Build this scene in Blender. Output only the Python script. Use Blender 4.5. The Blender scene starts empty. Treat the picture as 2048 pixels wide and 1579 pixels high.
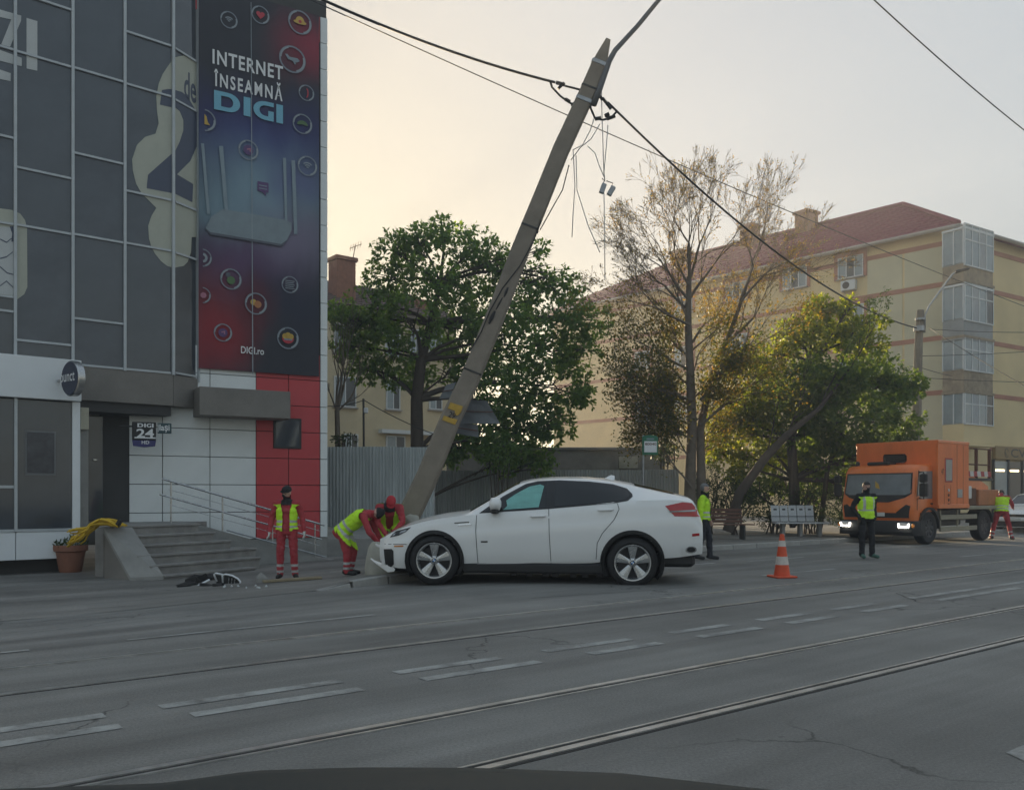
import bpy, bmesh, math, random
from mathutils import Vector, Matrix, Quaternion, noise as mnoise
R = math.radians
random.seed(7)
sc = bpy.context.scene
COL = sc.collection
V = Vector
# ------------------------------------------------------------------ camera
F, CX, HY, CH = 1750.0, 1024.0, 990.0, 1.4          # focal length and horizon in photo pixels, eye height in metres
cam_d = bpy.data.cameras.new('camera'); cam = bpy.data.objects.new('camera', cam_d); COL.objects.link(cam)
cam.location = (0, 0, CH); cam.rotation_euler = (R(90), 0, 0)
cam_d.sensor_width = 36; cam_d.lens = F/2048*36
cam_d.shift_y = (HY-789.5)/2048
cam_d.clip_start = .05; cam_d.clip_end = 3000
sc.camera = cam
# ------------------------------------------------------------------ sky, sun, exposure
SUN_AZ, SUN_EL = R(-20), R(8.5)                         # azimuth measured from +Y towards +X
w = bpy.data.worlds.new('World'); sc.world = w; w.use_nodes = True
nt = w.node_tree; nt.nodes.clear()
sky = nt.nodes.new('ShaderNodeTexSky'); sky.sky_type = 'NISHITA'; sky.sun_disc = False
sky.sun_elevation = SUN_EL; sky.sun_rotation = SUN_AZ
sky.air_density = 1.0; sky.dust_density = 3.2; sky.ozone_density = 1.3; sky.altitude = 50
hs = nt.nodes.new('ShaderNodeHueSaturation'); hs.inputs['Saturation'].default_value = 3.8
bg = nt.nodes.new('ShaderNodeBackground'); bg.inputs['Strength'].default_value = .15
wo = nt.nodes.new('ShaderNodeOutputWorld')
gm = nt.nodes.new('ShaderNodeGamma'); gm.inputs['Gamma'].default_value = .105
nt.links.new(sky.outputs[0], gm.inputs[0]); nt.links.new(gm.outputs[0], hs.inputs['Color']); nt.links.new(hs.outputs[0], bg.inputs[0]); nt.links.new(bg.outputs[0], wo.inputs[0])
sd = bpy.data.lights.new('sun', 'SUN'); sun = bpy.data.objects.new('sun', sd); COL.objects.link(sun)
sd.energy = 3.6; sd.angle = R(.6); sd.color = (1, .78, .5)
sdir = V((math.sin(SUN_AZ)*math.cos(SUN_EL), math.cos(SUN_AZ)*math.cos(SUN_EL), math.sin(SUN_EL)))
sun.rotation_euler = (-sdir).to_track_quat('-Z', 'Y').to_euler(); sun.location = (-8, 60, 40)
vs = sc.view_settings; vs.view_transform = 'Standard'; vs.look = 'None'; vs.exposure = 1.9; vs.gamma = 1
vs.use_curve_mapping = False
sc.render.engine = 'CYCLES'; sc.cycles.use_denoising = True
sc.cycles.max_bounces = 7; sc.cycles.diffuse_bounces = 3; sc.cycles.glossy_bounces = 3
sc.cycles.transmission_bounces = 4; sc.cycles.transparent_max_bounces = 6; sc.cycles.caustics_reflective = False
sc.cycles.caustics_refractive = False; sc.cycles.sample_clamp_indirect = 6

# ------------------------------------------------------------------ helpers
U2 = V((.785, .620, 0)).normalized(); N2 = V((-U2.y, U2.x, 0))        # along the street, away from the camera
def clamp(a, lo=0., hi=1.): return max(lo, min(hi, a))
def sst(t): t = clamp(t); return t*t*(3-2*t)
def lerp(a, b, t): return a+(b-a)*t
def off(x, y): return N2.x*x+N2.y*y
def so(s, o, z=0): p = U2*s+N2*o; return V((p.x, p.y, z))              # street coordinates to world
def gz(x, y): return -.035*clamp(-x-.3, 0, 5.5)*sst((off(x, y)-8)/4)   # the carriageway dips to the left
def at(px, py, d): return V(((px-CX)*d/F, d, CH-(py-HY)*d/F))
def gp(px, py, h=gz, dz=0.):
    d = F*CH/(py-HY)
    for _ in range(25):
        z = h((px-CX)*d/F, d)+dz; d = lerp(d, F*(CH-z)/(py-HY), .7)
    p = at(px, py, d); return p
WM = {}
def tag(o, label=None, cat=None, group=None, kind=None):
    if label: o['label'] = label
    if cat: o['category'] = cat
    if group: o['group'] = group
    if kind: o['kind'] = kind
    return o
def thing(name, label, cat, loc=(0, 0, 0), rz=0., group=None, rot=None, scale=1.):
    o = bpy.data.objects.new(name, None); COL.objects.link(o); o.empty_display_size = .2
    o.location = loc; o.rotation_euler = rot if rot else (0, 0, rz); o.scale = (scale,)*3
    from mathutils import Euler
    WM[o.name] = Matrix.Translation(V(loc)) @ Euler(rot if rot else (0, 0, rz)).to_matrix().to_4x4() @ Matrix.Scale(scale, 4)
    return tag(o, label, cat, group)
def fm(A, d):                                                         # frame: x along d, y inward, z up
    d = V((d[0], d[1], 0)).normalized(); M = Matrix.Identity(4)
    M.col[0][:3] = d; M.col[1][:3] = (-d.y, d.x, 0); M.col[3][:3] = A
    return M
def fpx(M, px, py, y0=0.):                                            # photo pixel on the frame's plane y = y0
    Mi = M.inverted(); c = Mi @ V((0, 0, CH)); q = Mi.to_3x3() @ V(((px-CX)/F, 1, (HY-py)/F))
    t = (y0-c.y)/q.y; p = c+q*t; return p.x, p.z
class MB:
    def __init__(s): s.v = []; s.f = []; s.m = []; s.mi = 0
    def add(s, vs_, fs):
        b = len(s.v); s.v += [V(a) for a in vs_]
        for f in fs: s.f.append([b+i for i in f]); s.m.append(s.mi)
        return s
    def box(s, x0, x1, y0, y1, z0, z1, M=None):
        p = [V((x, y, z)) for z in (z0, z1) for y in (y0, y1) for x in (x0, x1)]
        if M: p = [M @ a for a in p]
        return s.add(p, [(0, 2, 3, 1), (4, 5, 7, 6), (0, 1, 5, 4), (2, 6, 7, 3), (0, 4, 6, 2), (1, 3, 7, 5)])
    def bbox(s, x0, x1, y0, y1, z0, z1, b=.01, M=None):               # box with chamfered edges
        p = []; 
        for z, i in ((z0, b), (z0+b, 0), (z1-b, 0), (z1, b)):
            for (x, y) in ((x0+i+b, y0+i), (x1-i-b, y0+i), (x1-i, y0+i+b), (x1-i, y1-i-b), (x1-i-b, y1-i), (x0+i+b, y1-i), (x0+i, y1-i-b), (x0+i, y0+i+b)):
                p.append(V((x, y, z)))
        if M: p = [M @ a for a in p]
        f = [tuple(range(7, -1, -1)), tuple(range(24, 32))]
        for k in range(3):
            for j in range(8): f.append((k*8+j, k*8+(j+1) % 8, k*8+8+(j+1) % 8, k*8+8+j))
        return s.add(p, f)
    def tube(s, pts, r, n=6, cap=True):
        pts = [V(p) for p in pts]; rr = r if hasattr(r, '__len__') else [r]*len(pts)
        b = len(s.v); up = V((0, 0, 1)); prev = None
        for i, p in enumerate(pts):
            t = (pts[min(i+1, len(pts)-1)]-pts[max(i-1, 0)])
            if t.length < 1e-9: t = V((0, 0, 1))
            t.normalize()
            if prev is None:
                a = t.cross(up)
                if a.length < 1e-3: a = t.cross(V((1, 0, 0)))
            else: a = prev-t*prev.dot(t)
            a.normalize(); prev = a; c = t.cross(a)
            for k in range(n):
                g = 2*math.pi*k/n; s.v.append(p+(a*math.cos(g)+c*math.sin(g))*rr[i])
        for i in range(len(pts)-1):
            for k in range(n):
                s.f.append([b+i*n+k, b+i*n+(k+1) % n, b+(i+1)*n+(k+1) % n, b+(i+1)*n+k]); s.m.append(s.mi)
        if cap:
            s.f.append([b+k for k in range(n-1, -1, -1)]); s.m.append(s.mi)
            e = b+(len(pts)-1)*n; s.f.append([e+k for k in range(n)]); s.m.append(s.mi)
        return s
    def cyl(s, p0, p1, r0, r1=None, n=16): return s.tube([p0, p1], [r0, r0 if r1 is None else r1], n)
    def lathe(s, prof, n=20, M=None, caps=True):                     # prof: (r, z)
        b = len(s.v)
        for r, z in prof:
            for k in range(n):
                g = 2*math.pi*k/n; p = V((r*math.cos(g), r*math.sin(g), z)); s.v.append(M @ p if M else p)
        for i in range(len(prof)-1):
            for k in range(n):
                s.f.append([b+i*n+k, b+i*n+(k+1) % n, b+(i+1)*n+(k+1) % n, b+(i+1)*n+k]); s.m.append(s.mi)
        if caps:
            s.f.append([b+k for k in range(n-1, -1, -1)]); s.m.append(s.mi)
            e = b+(len(prof)-1)*n; s.f.append([e+k for k in range(n)]); s.m.append(s.mi)
        return s
    def prism(s, poly, a, b_, fn):                                    # poly (u,v) list; fn(u,v,w) -> point; w from a to b_
        n = len(poly); p = [fn(u, v, a) for u, v in poly]+[fn(u, v, b_) for u, v in poly]
        return s.add(p, [tuple(range(n-1, -1, -1)), tuple(range(n, 2*n))]+[(i, (i+1) % n, n+(i+1) % n, n+i) for i in range(n)])
    def loft(s, rings, closed=True, cap0=True, cap1=True):
        b = len(s.v); n = len(rings[0])
        for r in rings: s.v += [V(p) for p in r]
        for i in range(len(rings)-1):
            for k in range(n if closed else n-1):
                s.f.append([b+i*n+k, b+i*n+(k+1) % n, b+(i+1)*n+(k+1) % n, b+(i+1)*n+k]); s.m.append(s.mi)
        if closed and cap0: s.f.append([b+k for k in range(n-1, -1, -1)]); s.m.append(s.mi)
        if closed and cap1: s.f.append([b+(len(rings)-1)*n+k for k in range(n)]); s.m.append(s.mi)
        return s
    def build(s, name, mat, parent=None, M=None, smooth=False, fix=True):
        vv = s.v
        if M is not None: vv = [M @ p for p in vv]
        if parent is not None and M is not None:
            Pi = WM[parent.name].inverted(); vv = [Pi @ p for p in vv]
        if not vv: return None
        c = V((sum(p.x for p in vv)/len(vv), sum(p.y for p in vv)/len(vv), min(p.z for p in vv)))
        me = bpy.data.meshes.new(name); me.from_pydata([p-c for p in vv], [], s.f)
        mats = mat if isinstance(mat, (list, tuple)) else [mat]
        for m_ in mats: me.materials.append(MT[m_] if isinstance(m_, str) else m_)
        if len(mats) > 1: me.polygons.foreach_set('material_index', s.m)
        if smooth is True: me.polygons.foreach_set('use_smooth', [True]*len(me.polygons))
        if fix:
            bm = bmesh.new(); bm.from_mesh(me); bmesh.ops.recalc_face_normals(bm, faces=bm.faces); bm.to_mesh(me); bm.free()
        if isinstance(smooth, (int, float)) and not isinstance(smooth, bool):
            me.polygons.foreach_set('use_smooth', [True]*len(me.polygons)); me.set_sharp_from_angle(angle=R(smooth))
        me.update()
        o = bpy.data.objects.new(name, me); COL.objects.link(o); o.location = c
        if parent is not None:
            o.parent = parent; WM[o.name] = WM[parent.name] @ Matrix.Translation(c)
        else: WM[o.name] = Matrix.Translation(c)
        return o
def copy_obj(o, parent=None, loc=None, rz=None):
    c = o.copy(); COL.objects.link(c)
    if parent is not None: c.parent = parent
    if loc is not None: c.location = loc
    if rz is not None: c.rotation_euler = (0, 0, rz)
    return c
def copy_tree(o, parent=None):
    c = o.copy(); COL.objects.link(c); c.parent = parent
    for ch in list(o.children): copy_tree(ch, c)
    return c
def shift_build(mb, name, mat, parent, sub, M=None, **k):             # sub-part: parent is a part
    return mb.build(name, mat, sub, M, **k)

# ------------------------------------------------------------------ materials
MT = {}
def nd(t, k, **kw):
    n = t.nodes.new(k)
    for a, b in kw.items(): setattr(n, a, b)
    return n
def pmat(name, col, rough=.6, metal=0., var=.12, scale=3., bump=0., bscale=30., spec=.5, coat=0., coords='Object', stretch=None, emit=None, es=0., trans=0.):
    m = bpy.data.materials.new(name); m.use_nodes = True; t = m.node_tree; b = t.nodes['Principled BSDF']
    b.inputs['Roughness'].default_value = rough; b.inputs['Metallic'].default_value = metal
    b.inputs['Specular IOR Level'].default_value = spec; b.inputs['Coat Weight'].default_value = coat
    b.inputs['Coat Roughness'].default_value = .06
    if trans: b.inputs['Transmission Weight'].default_value = trans
    if emit: b.inputs['Emission Color'].default_value = (*emit, 1); b.inputs['Emission Strength'].default_value = es
    b.inputs['Base Color'].default_value = (*col, 1)
    if var or bump:
        tc = nd(t, 'ShaderNodeTexCoord'); mp = nd(t, 'ShaderNodeMapping')
        src = tc.outputs[coords]
        if coords == 'World':
            pass
        t.links.new(src, mp.inputs[0])
        if stretch: mp.inputs['Scale'].default_value = stretch
        if var:
            n1 = nd(t, 'ShaderNodeTexNoise'); n1.inputs['Scale'].default_value = scale; n1.inputs['Detail'].default_value = 6; n1.inputs['Roughness'].default_value = .65
            t.links.new(mp.outputs[0], n1.inputs['Vector'])
            rp = nd(t, 'ShaderNodeMapRange'); rp.inputs[1].default_value = .3; rp.inputs[2].default_value = .7
            t.links.new(n1.outputs[0], rp.inputs[0])
            mx = nd(t, 'ShaderNodeMix', data_type='RGBA'); t.links.new(rp.outputs[0], mx.inputs['Factor'])
            mx.inputs['A'].default_value = (*[c*(1-var) for c in col], 1); mx.inputs['B'].default_value = (*[min(1, c*(1+var)) for c in col], 1)
            t.links.new(mx.outputs['Result'], b.inputs['Base Color'])
            rr = nd(t, 'ShaderNodeMapRange'); rr.inputs[3].default_value = clamp(rough-.08); rr.inputs[4].default_value = clamp(rough+.08)
            t.links.new(n1.outputs[0], rr.inputs[0]); t.links.new(rr.outputs[0], b.inputs['Roughness'])
        if bump:
            n2 = nd(t, 'ShaderNodeTexNoise'); n2.inputs['Scale'].default_value = bscale; n2.inputs['Detail'].default_value = 4
            t.links.new(mp.outputs[0], n2.inputs['Vector'])
            bp = nd(t, 'ShaderNodeBump'); bp.inputs['Strength'].default_value = bump; bp.inputs['Distance'].default_value = .02
            t.links.new(n2.outputs[0], bp.inputs['Height']); t.links.new(bp.outputs[0], b.inputs['Normal'])
    MT[name] = m; return m
def asphalt(name, base, tint=1.0):
    m = bpy.data.materials.new(name); m.use_nodes = True; t = m.node_tree; b = t.nodes['Principled BSDF']
    g = nd(t, 'ShaderNodeNewGeometry'); L = t.links.new
    def noise(sc_, det=5, ro=.6, vec=None):
        n = nd(t, 'ShaderNodeTexNoise'); n.inputs['Scale'].default_value = sc_; n.inputs['Detail'].default_value = det; n.inputs['Roughness'].default_value = ro
        L(vec if vec else g.outputs['Position'], n.inputs['Vector']); return n.outputs[0]
    mp = nd(t, 'ShaderNodeMapping'); mp.inputs['Scale'].default_value = (.05, 1.0, 1)
    m0 = nd(t, 'ShaderNodeMapping'); m0.inputs['Rotation'].default_value = (0, 0, -math.atan2(U2.y, U2.x)); L(g.outputs['Position'], m0.inputs[0]); L(m0.outputs[0], mp.inputs[0])
    streak = noise(1.6, 5, .55, mp.outputs[0]); big = noise(.35, 4); fine = noise(55, 3, .7); grain = noise(230, 2, .6)
    def rng(src, a, b_, lo, hi):
        r = nd(t, 'ShaderNodeMapRange'); r.inputs[1].default_value = a; r.inputs[2].default_value = b_; r.inputs[3].default_value = lo; r.inputs[4].default_value = hi
        L(src, r.inputs[0]); return r.outputs[0]
    def mul(a, b_):
        k = nd(t, 'ShaderNodeMath', operation='MULTIPLY'); L(a, k.inputs[0]); L(b_, k.inputs[1]); return k.outputs[0]
    f = mul(mul(rng(streak, .3, .7, .62, 1.32), rng(big, .3, .7, .74, 1.22)), mul(rng(fine, .25, .75, .7, 1.3), rng(grain, .2, .8, .72, 1.35)))
    # cracks
    vo = nd(t, 'ShaderNodeTexVoronoi', feature='DISTANCE_TO_EDGE'); vo.inputs['Scale'].default_value = .33
    wn = nd(t, 'ShaderNodeTexNoise'); wn.inputs['Scale'].default_value = 1.7; wn.inputs['Detail'].default_value = 6; L(g.outputs['Position'], wn.inputs['Vector'])
    ad = nd(t, 'ShaderNodeVectorMath', operation='MULTIPLY_ADD'); ad.inputs[1].default_value = (.9, .9, .9); L(wn.outputs['Color'], ad.inputs[0]); L(g.outputs['Position'], ad.inputs[2])
    L(ad.outputs[0], vo.inputs['Vector'])
    cr = rng(vo.outputs['Distance'], .0, .006, .35, 1.0)
    msk = rng(noise(.22, 2), .5, .56, 1.0, 0.0)
    cm = nd(t, 'ShaderNodeMix'); L(msk, cm.inputs['Factor']); L(cr, cm.inputs['A']); cm.inputs['B'].default_value = 1
    f = mul(f, cm.outputs[0])
    cl = nd(t, 'ShaderNodeMix', data_type='RGBA', blend_type='MULTIPLY'); cl.inputs['Factor'].default_value = 1
    cl.inputs['A'].default_value = (*base, 1); L(f, cl.inputs['B']); L(cl.outputs['Result'], b.inputs['Base Color'])
    L(rng(streak, .3, .7, .62, .82), b.inputs['Roughness']); b.inputs['Specular IOR Level'].default_value = .35
    sm = nd(t, 'ShaderNodeMath', operation='ADD'); L(fine, sm.inputs[0]); L(grain, sm.inputs[1])
    bp = nd(t, 'ShaderNodeBump'); bp.inputs['Strength'].default_value = .35; bp.inputs['Distance'].default_value = .012
    L(mul(sm.outputs[0], cm.outputs[0]), bp.inputs['Height']); L(bp.outputs[0], b.inputs['Normal'])
    MT[name] = m
def leafmat(name, c1, c2, trans=.5, tc=None, rough=.5):
    m = bpy.data.materials.new(name); m.use_nodes = True; t = m.node_tree; L = t.links.new; t.nodes.clear()
    o = nd(t, 'ShaderNodeOutputMaterial'); g = nd(t, 'ShaderNodeNewGeometry')
    mx = nd(t, 'ShaderNodeMix', data_type='RGBA'); L(g.outputs['Random Per Island'], mx.inputs['Factor'])
    mx.inputs['A'].default_value = (*c1, 1); mx.inputs['B'].default_value = (*c2, 1)
    p = nd(t, 'ShaderNodeBsdfPrincipled'); p.inputs['Roughness'].default_value = rough; p.inputs['Specular IOR Level'].default_value = .3; L(mx.outputs['Result'], p.inputs['Base Color'])
    tr = nd(t, 'ShaderNodeBsdfTranslucent')
    k = nd(t, 'ShaderNodeMix', data_type='RGBA', blend_type='MULTIPLY'); k.inputs['Factor'].default_value = 1; L(mx.outputs['Result'], k.inputs['A']); k.inputs['B'].default_value = (*(tc or (1.6, 1.5, .6)), 1)
    L(k.outputs['Result'], tr.inputs['Color'])
    ms = nd(t, 'ShaderNodeMixShader'); ms.inputs[0].default_value = trans; L(p.outputs[0], ms.inputs[1]); L(tr.outputs[0], ms.inputs[2]); L(ms.outputs[0], o.inputs[0])
    MT[name] = m
def text_mesh(s_, size, name, mat, parent, M, bold=0., ext=.002, sx=1., align='LEFT', spacing=1., shear=0.):
    cu = bpy.data.curves.new(name, 'FONT'); cu.body = s_; cu.size = size; cu.offset = bold; cu.extrude = ext; cu.resolution_u = 4
    cu.align_x = align; cu.space_character = spacing; cu.shear = shear
    to = bpy.data.objects.new(name, cu); COL.objects.link(to)
    dg = bpy.context.evaluated_depsgraph_get(); me = bpy.data.meshes.new_from_object(to.evaluated_get(dg))
    COL.objects.unlink(to); bpy.data.objects.remove(to)
    mb = MB(); mb.v = [V((v.co.x*sx, v.co.y, v.co.z)) for v in me.vertices]; mb.f = [list(p.vertices) for p in me.polygons]; mb.m = [0]*len(mb.f)
    bpy.data.meshes.remove(me)
    if not mb.v: return None
    return mb.build(name, mat, parent, M, fix=False)
def face_M(M, x, y, z):                                               # text plane on a facade frame: text x -> frame x, text y -> frame z
    K = Matrix.Identity(4); K.col[0][:3] = (1, 0, 0); K.col[1][:3] = (0, 0, 1); K.col[2][:3] = (0, -1, 0); K.col[3][:3] = (x, y, z)
    return M @ K
def ngon_obj(polys, name, mat, parent, M, y, th=.004, mb=None):       # flat print: polygons in (x,z) on a frame at depth y
    mb = mb or MB()
    for poly in polys: mb.prism(poly, y, y-th, lambda u, v, w_: V((u, w_, v)))
    return mb.build(name, mat, parent, M)

pmat('concrete_pole', (.24, .205, .165), .85, var=.2, scale=2.2, bump=.35, bscale=40)
pmat('concrete', (.27, .265, .25), .85, var=.22, scale=1.6, bump=.3, bscale=25)
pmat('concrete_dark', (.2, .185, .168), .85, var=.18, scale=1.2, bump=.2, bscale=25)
pmat('kerb_stone', (.36, .35, .33), .88, var=.25, scale=2.5, bump=.4, bscale=30)
pmat('terrazzo', (.25, .24, .225), .7, var=.25, scale=3, bump=.15, bscale=60)
def worn_paint(name, paint, under, lo, hi):
    m = bpy.data.materials.new(name); m.use_nodes = True; t = m.node_tree; b = t.nodes['Principled BSDF']; b.inputs['Roughness'].default_value = .78; b.inputs['Specular IOR Level'].default_value = .3
    g = nd(t, 'ShaderNodeNewGeometry'); a = nd(t, 'ShaderNodeTexNoise'); a.inputs['Scale'].default_value = 2.2; a.inputs['Detail'].default_value = 9; a.inputs['Roughness'].default_value = .75; t.links.new(g.outputs['Position'], a.inputs['Vector'])
    r = nd(t, 'ShaderNodeMapRange'); r.inputs[1].default_value = lo; r.inputs[2].default_value = hi; t.links.new(a.outputs[0], r.inputs[0])
    x = nd(t, 'ShaderNodeMix', data_type='RGBA'); t.links.new(r.outputs[0], x.inputs['Factor']); x.inputs['A'].default_value = (*under, 1); x.inputs['B'].default_value = (*paint, 1); t.links.new(x.outputs['Result'], b.inputs['Base Color']); MT[name] = m
worn_paint('white_paint_line', (.40, .405, .385), (.16, .157, .147), .36, .62)
pmat('white_paint_edge', (.36, .37, .36), .75, var=.35, scale=5, bump=.2, bscale=50)
pmat('steel_rail', (.5, .49, .47), .36, .7, var=.25, scale=6)
pmat('groove_dark', (.03, .028, .026), .9, var=.2)
pmat('dirt', (.09, .075, .055), .95, var=.3, scale=1.5, bump=.5, bscale=10)
asphalt('asphalt', (.182, .179, .167)); asphalt('pavement_asphalt', (.2, .192, .176))
pmat('white_panel', (.76, .79, .79), .38, var=.1, scale=.8, spec=.4)
pmat('red_panel', (.52, .06, .07), .38, var=.1, scale=.8, spec=.4)
pmat('panel_backing', (.06, .06, .06), .9, var=.1)
pmat('mullion', (.45, .48, .5), .4, .1, var=.1)
pmat('dark_glass', (.06, .071, .086), .07, 0, var=.25, scale=.7, spec=.75)
pmat('dark_glass_film', (.075, .087, .105), .16, 0, var=.3, scale=.9, spec=.6)
pmat('vinyl_white', (.5, .52, .52), .5, var=.06)
pmat('vinyl_cream', (.42, .43, .36), .5, var=.07)
pmat('vinyl_blue', (.06, .075, .12), .45, var=.1)
pmat('sign_white', (.74, .77, .79), .4, var=.06, scale=1.0)
pmat('sign_navy', (.012, .018, .05), .4, var=.1)
pmat('letter_white', (.75, .76, .77), .5, var=.04)
pmat('letter_cyan', (.16, .42, .56), .5, var=.06)
pmat('black_plastic', (.012, .012, .013), .55, var=.15, bump=.1, bscale=80)
pmat('dark_metal', (.05, .05, .05), .5, .5, var=.2)
pmat('steel', (.5, .5, .5), .28, .9, var=.1)
pmat('galvanised', (.35, .36, .37), .45, .7, var=.2, scale=5)
pmat('rust', (.13, .06, .035), .85, var=.35, scale=8, bump=.2)
pmat('sheet_a', (.42, .45, .45), .5, .1, var=.28, scale=1.2, stretch=(3, 3, .35))
pmat('sheet_b', (.4, .43, .43), .5, .1, var=.25, scale=1.2, stretch=(3, 3, .35))
pmat('sheet_c', (.4, .42, .415), .55, .1, var=.2, scale=1.2, stretch=(3, 3, .35))
pmat('terracotta', (.28, .12, .075), .8, var=.2, scale=3)
pmat('yellow_hose', (.62, .40, .02), .6, var=.18, scale=9)
pmat('bottle_green', (.18, .5, .28), .15, var=.1, trans=.6)
pmat('rubber', (.014, .014, .015), .8, var=.2, bump=.2, bscale=60)
pmat('black_cable', (.015, .015, .016), .6, var=.1)
pmat('white_cable', (.5, .5, .48), .5, var=.1)
pmat('glass_clear', (.3, .34, .36), .06, 0, var=.2, scale=.8, spec=.8)
pmat('paint_yellow', (.48, .3, .045), .7, var=.25, scale=6)
pmat('paint_dark', (.02, .02, .02), .7, var=.1)
# ------------------------------------------------------------------ ground, carriageway, tram rails, markings
mb = MB(); mb.add([(-300, -60, -.45), (300, -60, -.45), (300, 320, -.45), (-300, 320, -.45)], [(0, 1, 2, 3)])
tag(mb.build('ground', 'dirt'), kind='structure')
def grid(name, mat, pts, kind='structure'):
    mb = MB(); n = len(pts[0]); mb.v = [p for r in pts for p in r]
    for i in range(len(pts)-1):
        for j in range(n-1): mb.f.append([i*n+j, i*n+j+1, (i+1)*n+j+1, (i+1)*n+j]); mb.m.append(0)
    o = mb.build(name, mat, smooth=True); tag(o, kind=kind); return o
def frange(a, b, n): return [a+(b-a)*i/n for i in range(n+1)]
S_ = frange(-45, 40, 85)+[50, 65, 85, 110, 150, 220]; O_ = [-14, -6, 0, 4, 7]+frange(8, 20, 18)
grid('road', 'asphalt', [[V((*(so(s, o).xy), gz(*so(s, o).xy))) for o in O_] for s in S_])
def strip(mb, s0, s1, o0, o1, dz, step=1.5, h=gz):
    n = max(1, int((s1-s0)/step)); 
    for i in range(n):
        a, b = lerp(s0, s1, i/n), lerp(s0, s1, (i+1)/n); q = []
        for s, o in ((a, o0), (b, o0), (b, o1), (a, o1)): p = so(s, o); q.append((p.x, p.y, h(p.x, p.y)+dz))
        mb.add(q, [(0, 1, 2, 3)])
def sbox(mb, s0, s1, o0, o1, z0, z1):
    p = [so(s, o, z) for z in (z0, z1) for o in (o0, o1) for s in (s0, s1)]
    mb.add(p, [(0, 2, 3, 1), (4, 5, 7, 6), (0, 1, 5, 4), (2, 6, 7, 3), (0, 4, 6, 2), (1, 3, 7, 5)])
for i, (oc, sgn, wd) in enumerate(((3.60, 1, .9), (4.66, -1, .9), (7.02, 1, .5), (8.06, -1, .5))):
    mb = MB(); sbox(mb, -40, 200, oc-.03*wd, oc+.03*wd, -.05, .011); r_ = mb.build('tram_rail', 'steel_rail'); tag(r_, kind='structure')
    mb = MB(); sbox(mb, -40, 200, oc+sgn*.031*wd, oc+sgn*.076*wd, -.05, .0045); mb.build('flange_groove', 'groove_dark', r_, Matrix())
    mb = MB(); sbox(mb, -40, 200, oc+sgn*.077*wd, oc+sgn*.098*wd, -.05, .009); mb.build('guard_lip', 'steel_rail', r_, Matrix())
    mb = MB(); sbox(mb, -40, 200, oc-sgn*.031*wd, oc-sgn*.06*wd, -.05, .0035); mb.build('joint_filler', 'groove_dark', r_, Matrix())
def s_of(px, py): p = gp(px, py); return U2.x*p.x+U2.y*p.y
dash_up = [((-120, 1520), (235, 1450)), ((350, 1432), (695, 1367)), ((800, 1348), (1005, 1317)), ((1104, 1305), (1274, 1280)), ((1339, 1265), (1464, 1250)), ((1519, 1240), (1619, 1226)), ((1659, 1218), (1744, 1206))]
dash_lo = [((-120, 1540), (265, 1470)), ((410, 1445), (730, 1380)), ((850, 1360), (1075, 1322)), ((1169, 1305), (1319, 1285)), ((1389, 1272), (1519, 1255)), ((1569, 1245), (1664, 1231)), ((1709, 1221), (1804, 1209))]
for oc, L_ in ((5.98, dash_up), (5.64, dash_lo)):
    for a, b in L_:
        mb = MB(); strip(mb, s_of(*a), s_of(*b), oc-.065, oc+.065, .004); tag(mb.build('lane_marking', 'white_paint_line'), kind='structure')
    mb = MB(); strip(mb, s_of(1810, 1195) if oc > 5.8 else s_of(1860, 1199), 120, oc-.065, oc+.065, .004, 6); tag(mb.build('lane_marking', 'white_paint_line'), kind='structure')
for oc, a, b in ((9.1, (250, 1278), (745, 1228)), (9.28, (1519, 1150), (1674, 1137)), (9.3, (1915, 1113), (2004, 1103)), (11.45, (1495, 1122), (1612, 1114)), (11.6, (1405, 1131), (1450, 1127)), (9.1, (-260, 1340), (60, 1300))):
    mb = MB(); strip(mb, s_of(*a), s_of(*b), oc-.05, oc+.05, .004, .6); tag(mb.build('lane_marking', 'white_paint_line'), kind='structure')
mb = MB(); p = [gp(2012, 1505), gp(2075, 1478), gp(2130, 1500), gp(2060, 1527)]; mb.add([q+V((0, 0, .004)) for q in p], [(0, 1, 2, 3)]); tag(mb.build('crossing_stripe', 'white_paint_line'), kind='structure')
# ------------------------------------------------------------------ pavement, kerb, raised terrace
def sz(x, y): return gz(x, y)+.115*sst((x+3.1)/.75)+.006
KP = [V((-26, -4.4, 0)), V((-3.04, 13.75, 0)), V((-2.55, 14.05, 0)), V((-2.04, 14.46, 0)), V((4.94, 22.07, 0))]
KP.append(KP[-1]+U2*45); KP.append(KP[-2]+U2*160)
ks = []
for i in range(len(KP)-1):
    n = max(1, int((KP[i+1]-KP[i]).length/(.5 if i < 5 else 10))); 
    for k in range(n): ks.append(KP[i].lerp(KP[i+1], k/n))
ks.append(KP[-1])
rows = []
for p in ks:
    r = []
    for b in (0, .3, .7, 1.2, 1.8, 2.5, 3.5, 5, 7, 10, 16, 30):
        q = p+N2*b; r.append(V((q.x, q.y, sz(q.x, q.y))))
    rows.append(r)
pav = grid('pavement', 'pavement_asphalt', rows)
mb = MB(); mb.bbox(-.49, .49, -.075, .075, -.22, .012, .012); stone = None; dist = 0; acc = 0; pos = []
for i in range(1, len(KP)-2):
    L_ = (KP[i+1]-KP[i]).length; d = (KP[i+1]-KP[i])/L_; t = -acc+.5 if i == 1 else .5
    m_ = max(1, round(L_)); 
    for k in range(m_):
        if len(pos) < 46: pos.append((KP[i]+d*((k+.5)*L_/m_), math.atan2(d.y, d.x), L_/m_))
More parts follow.
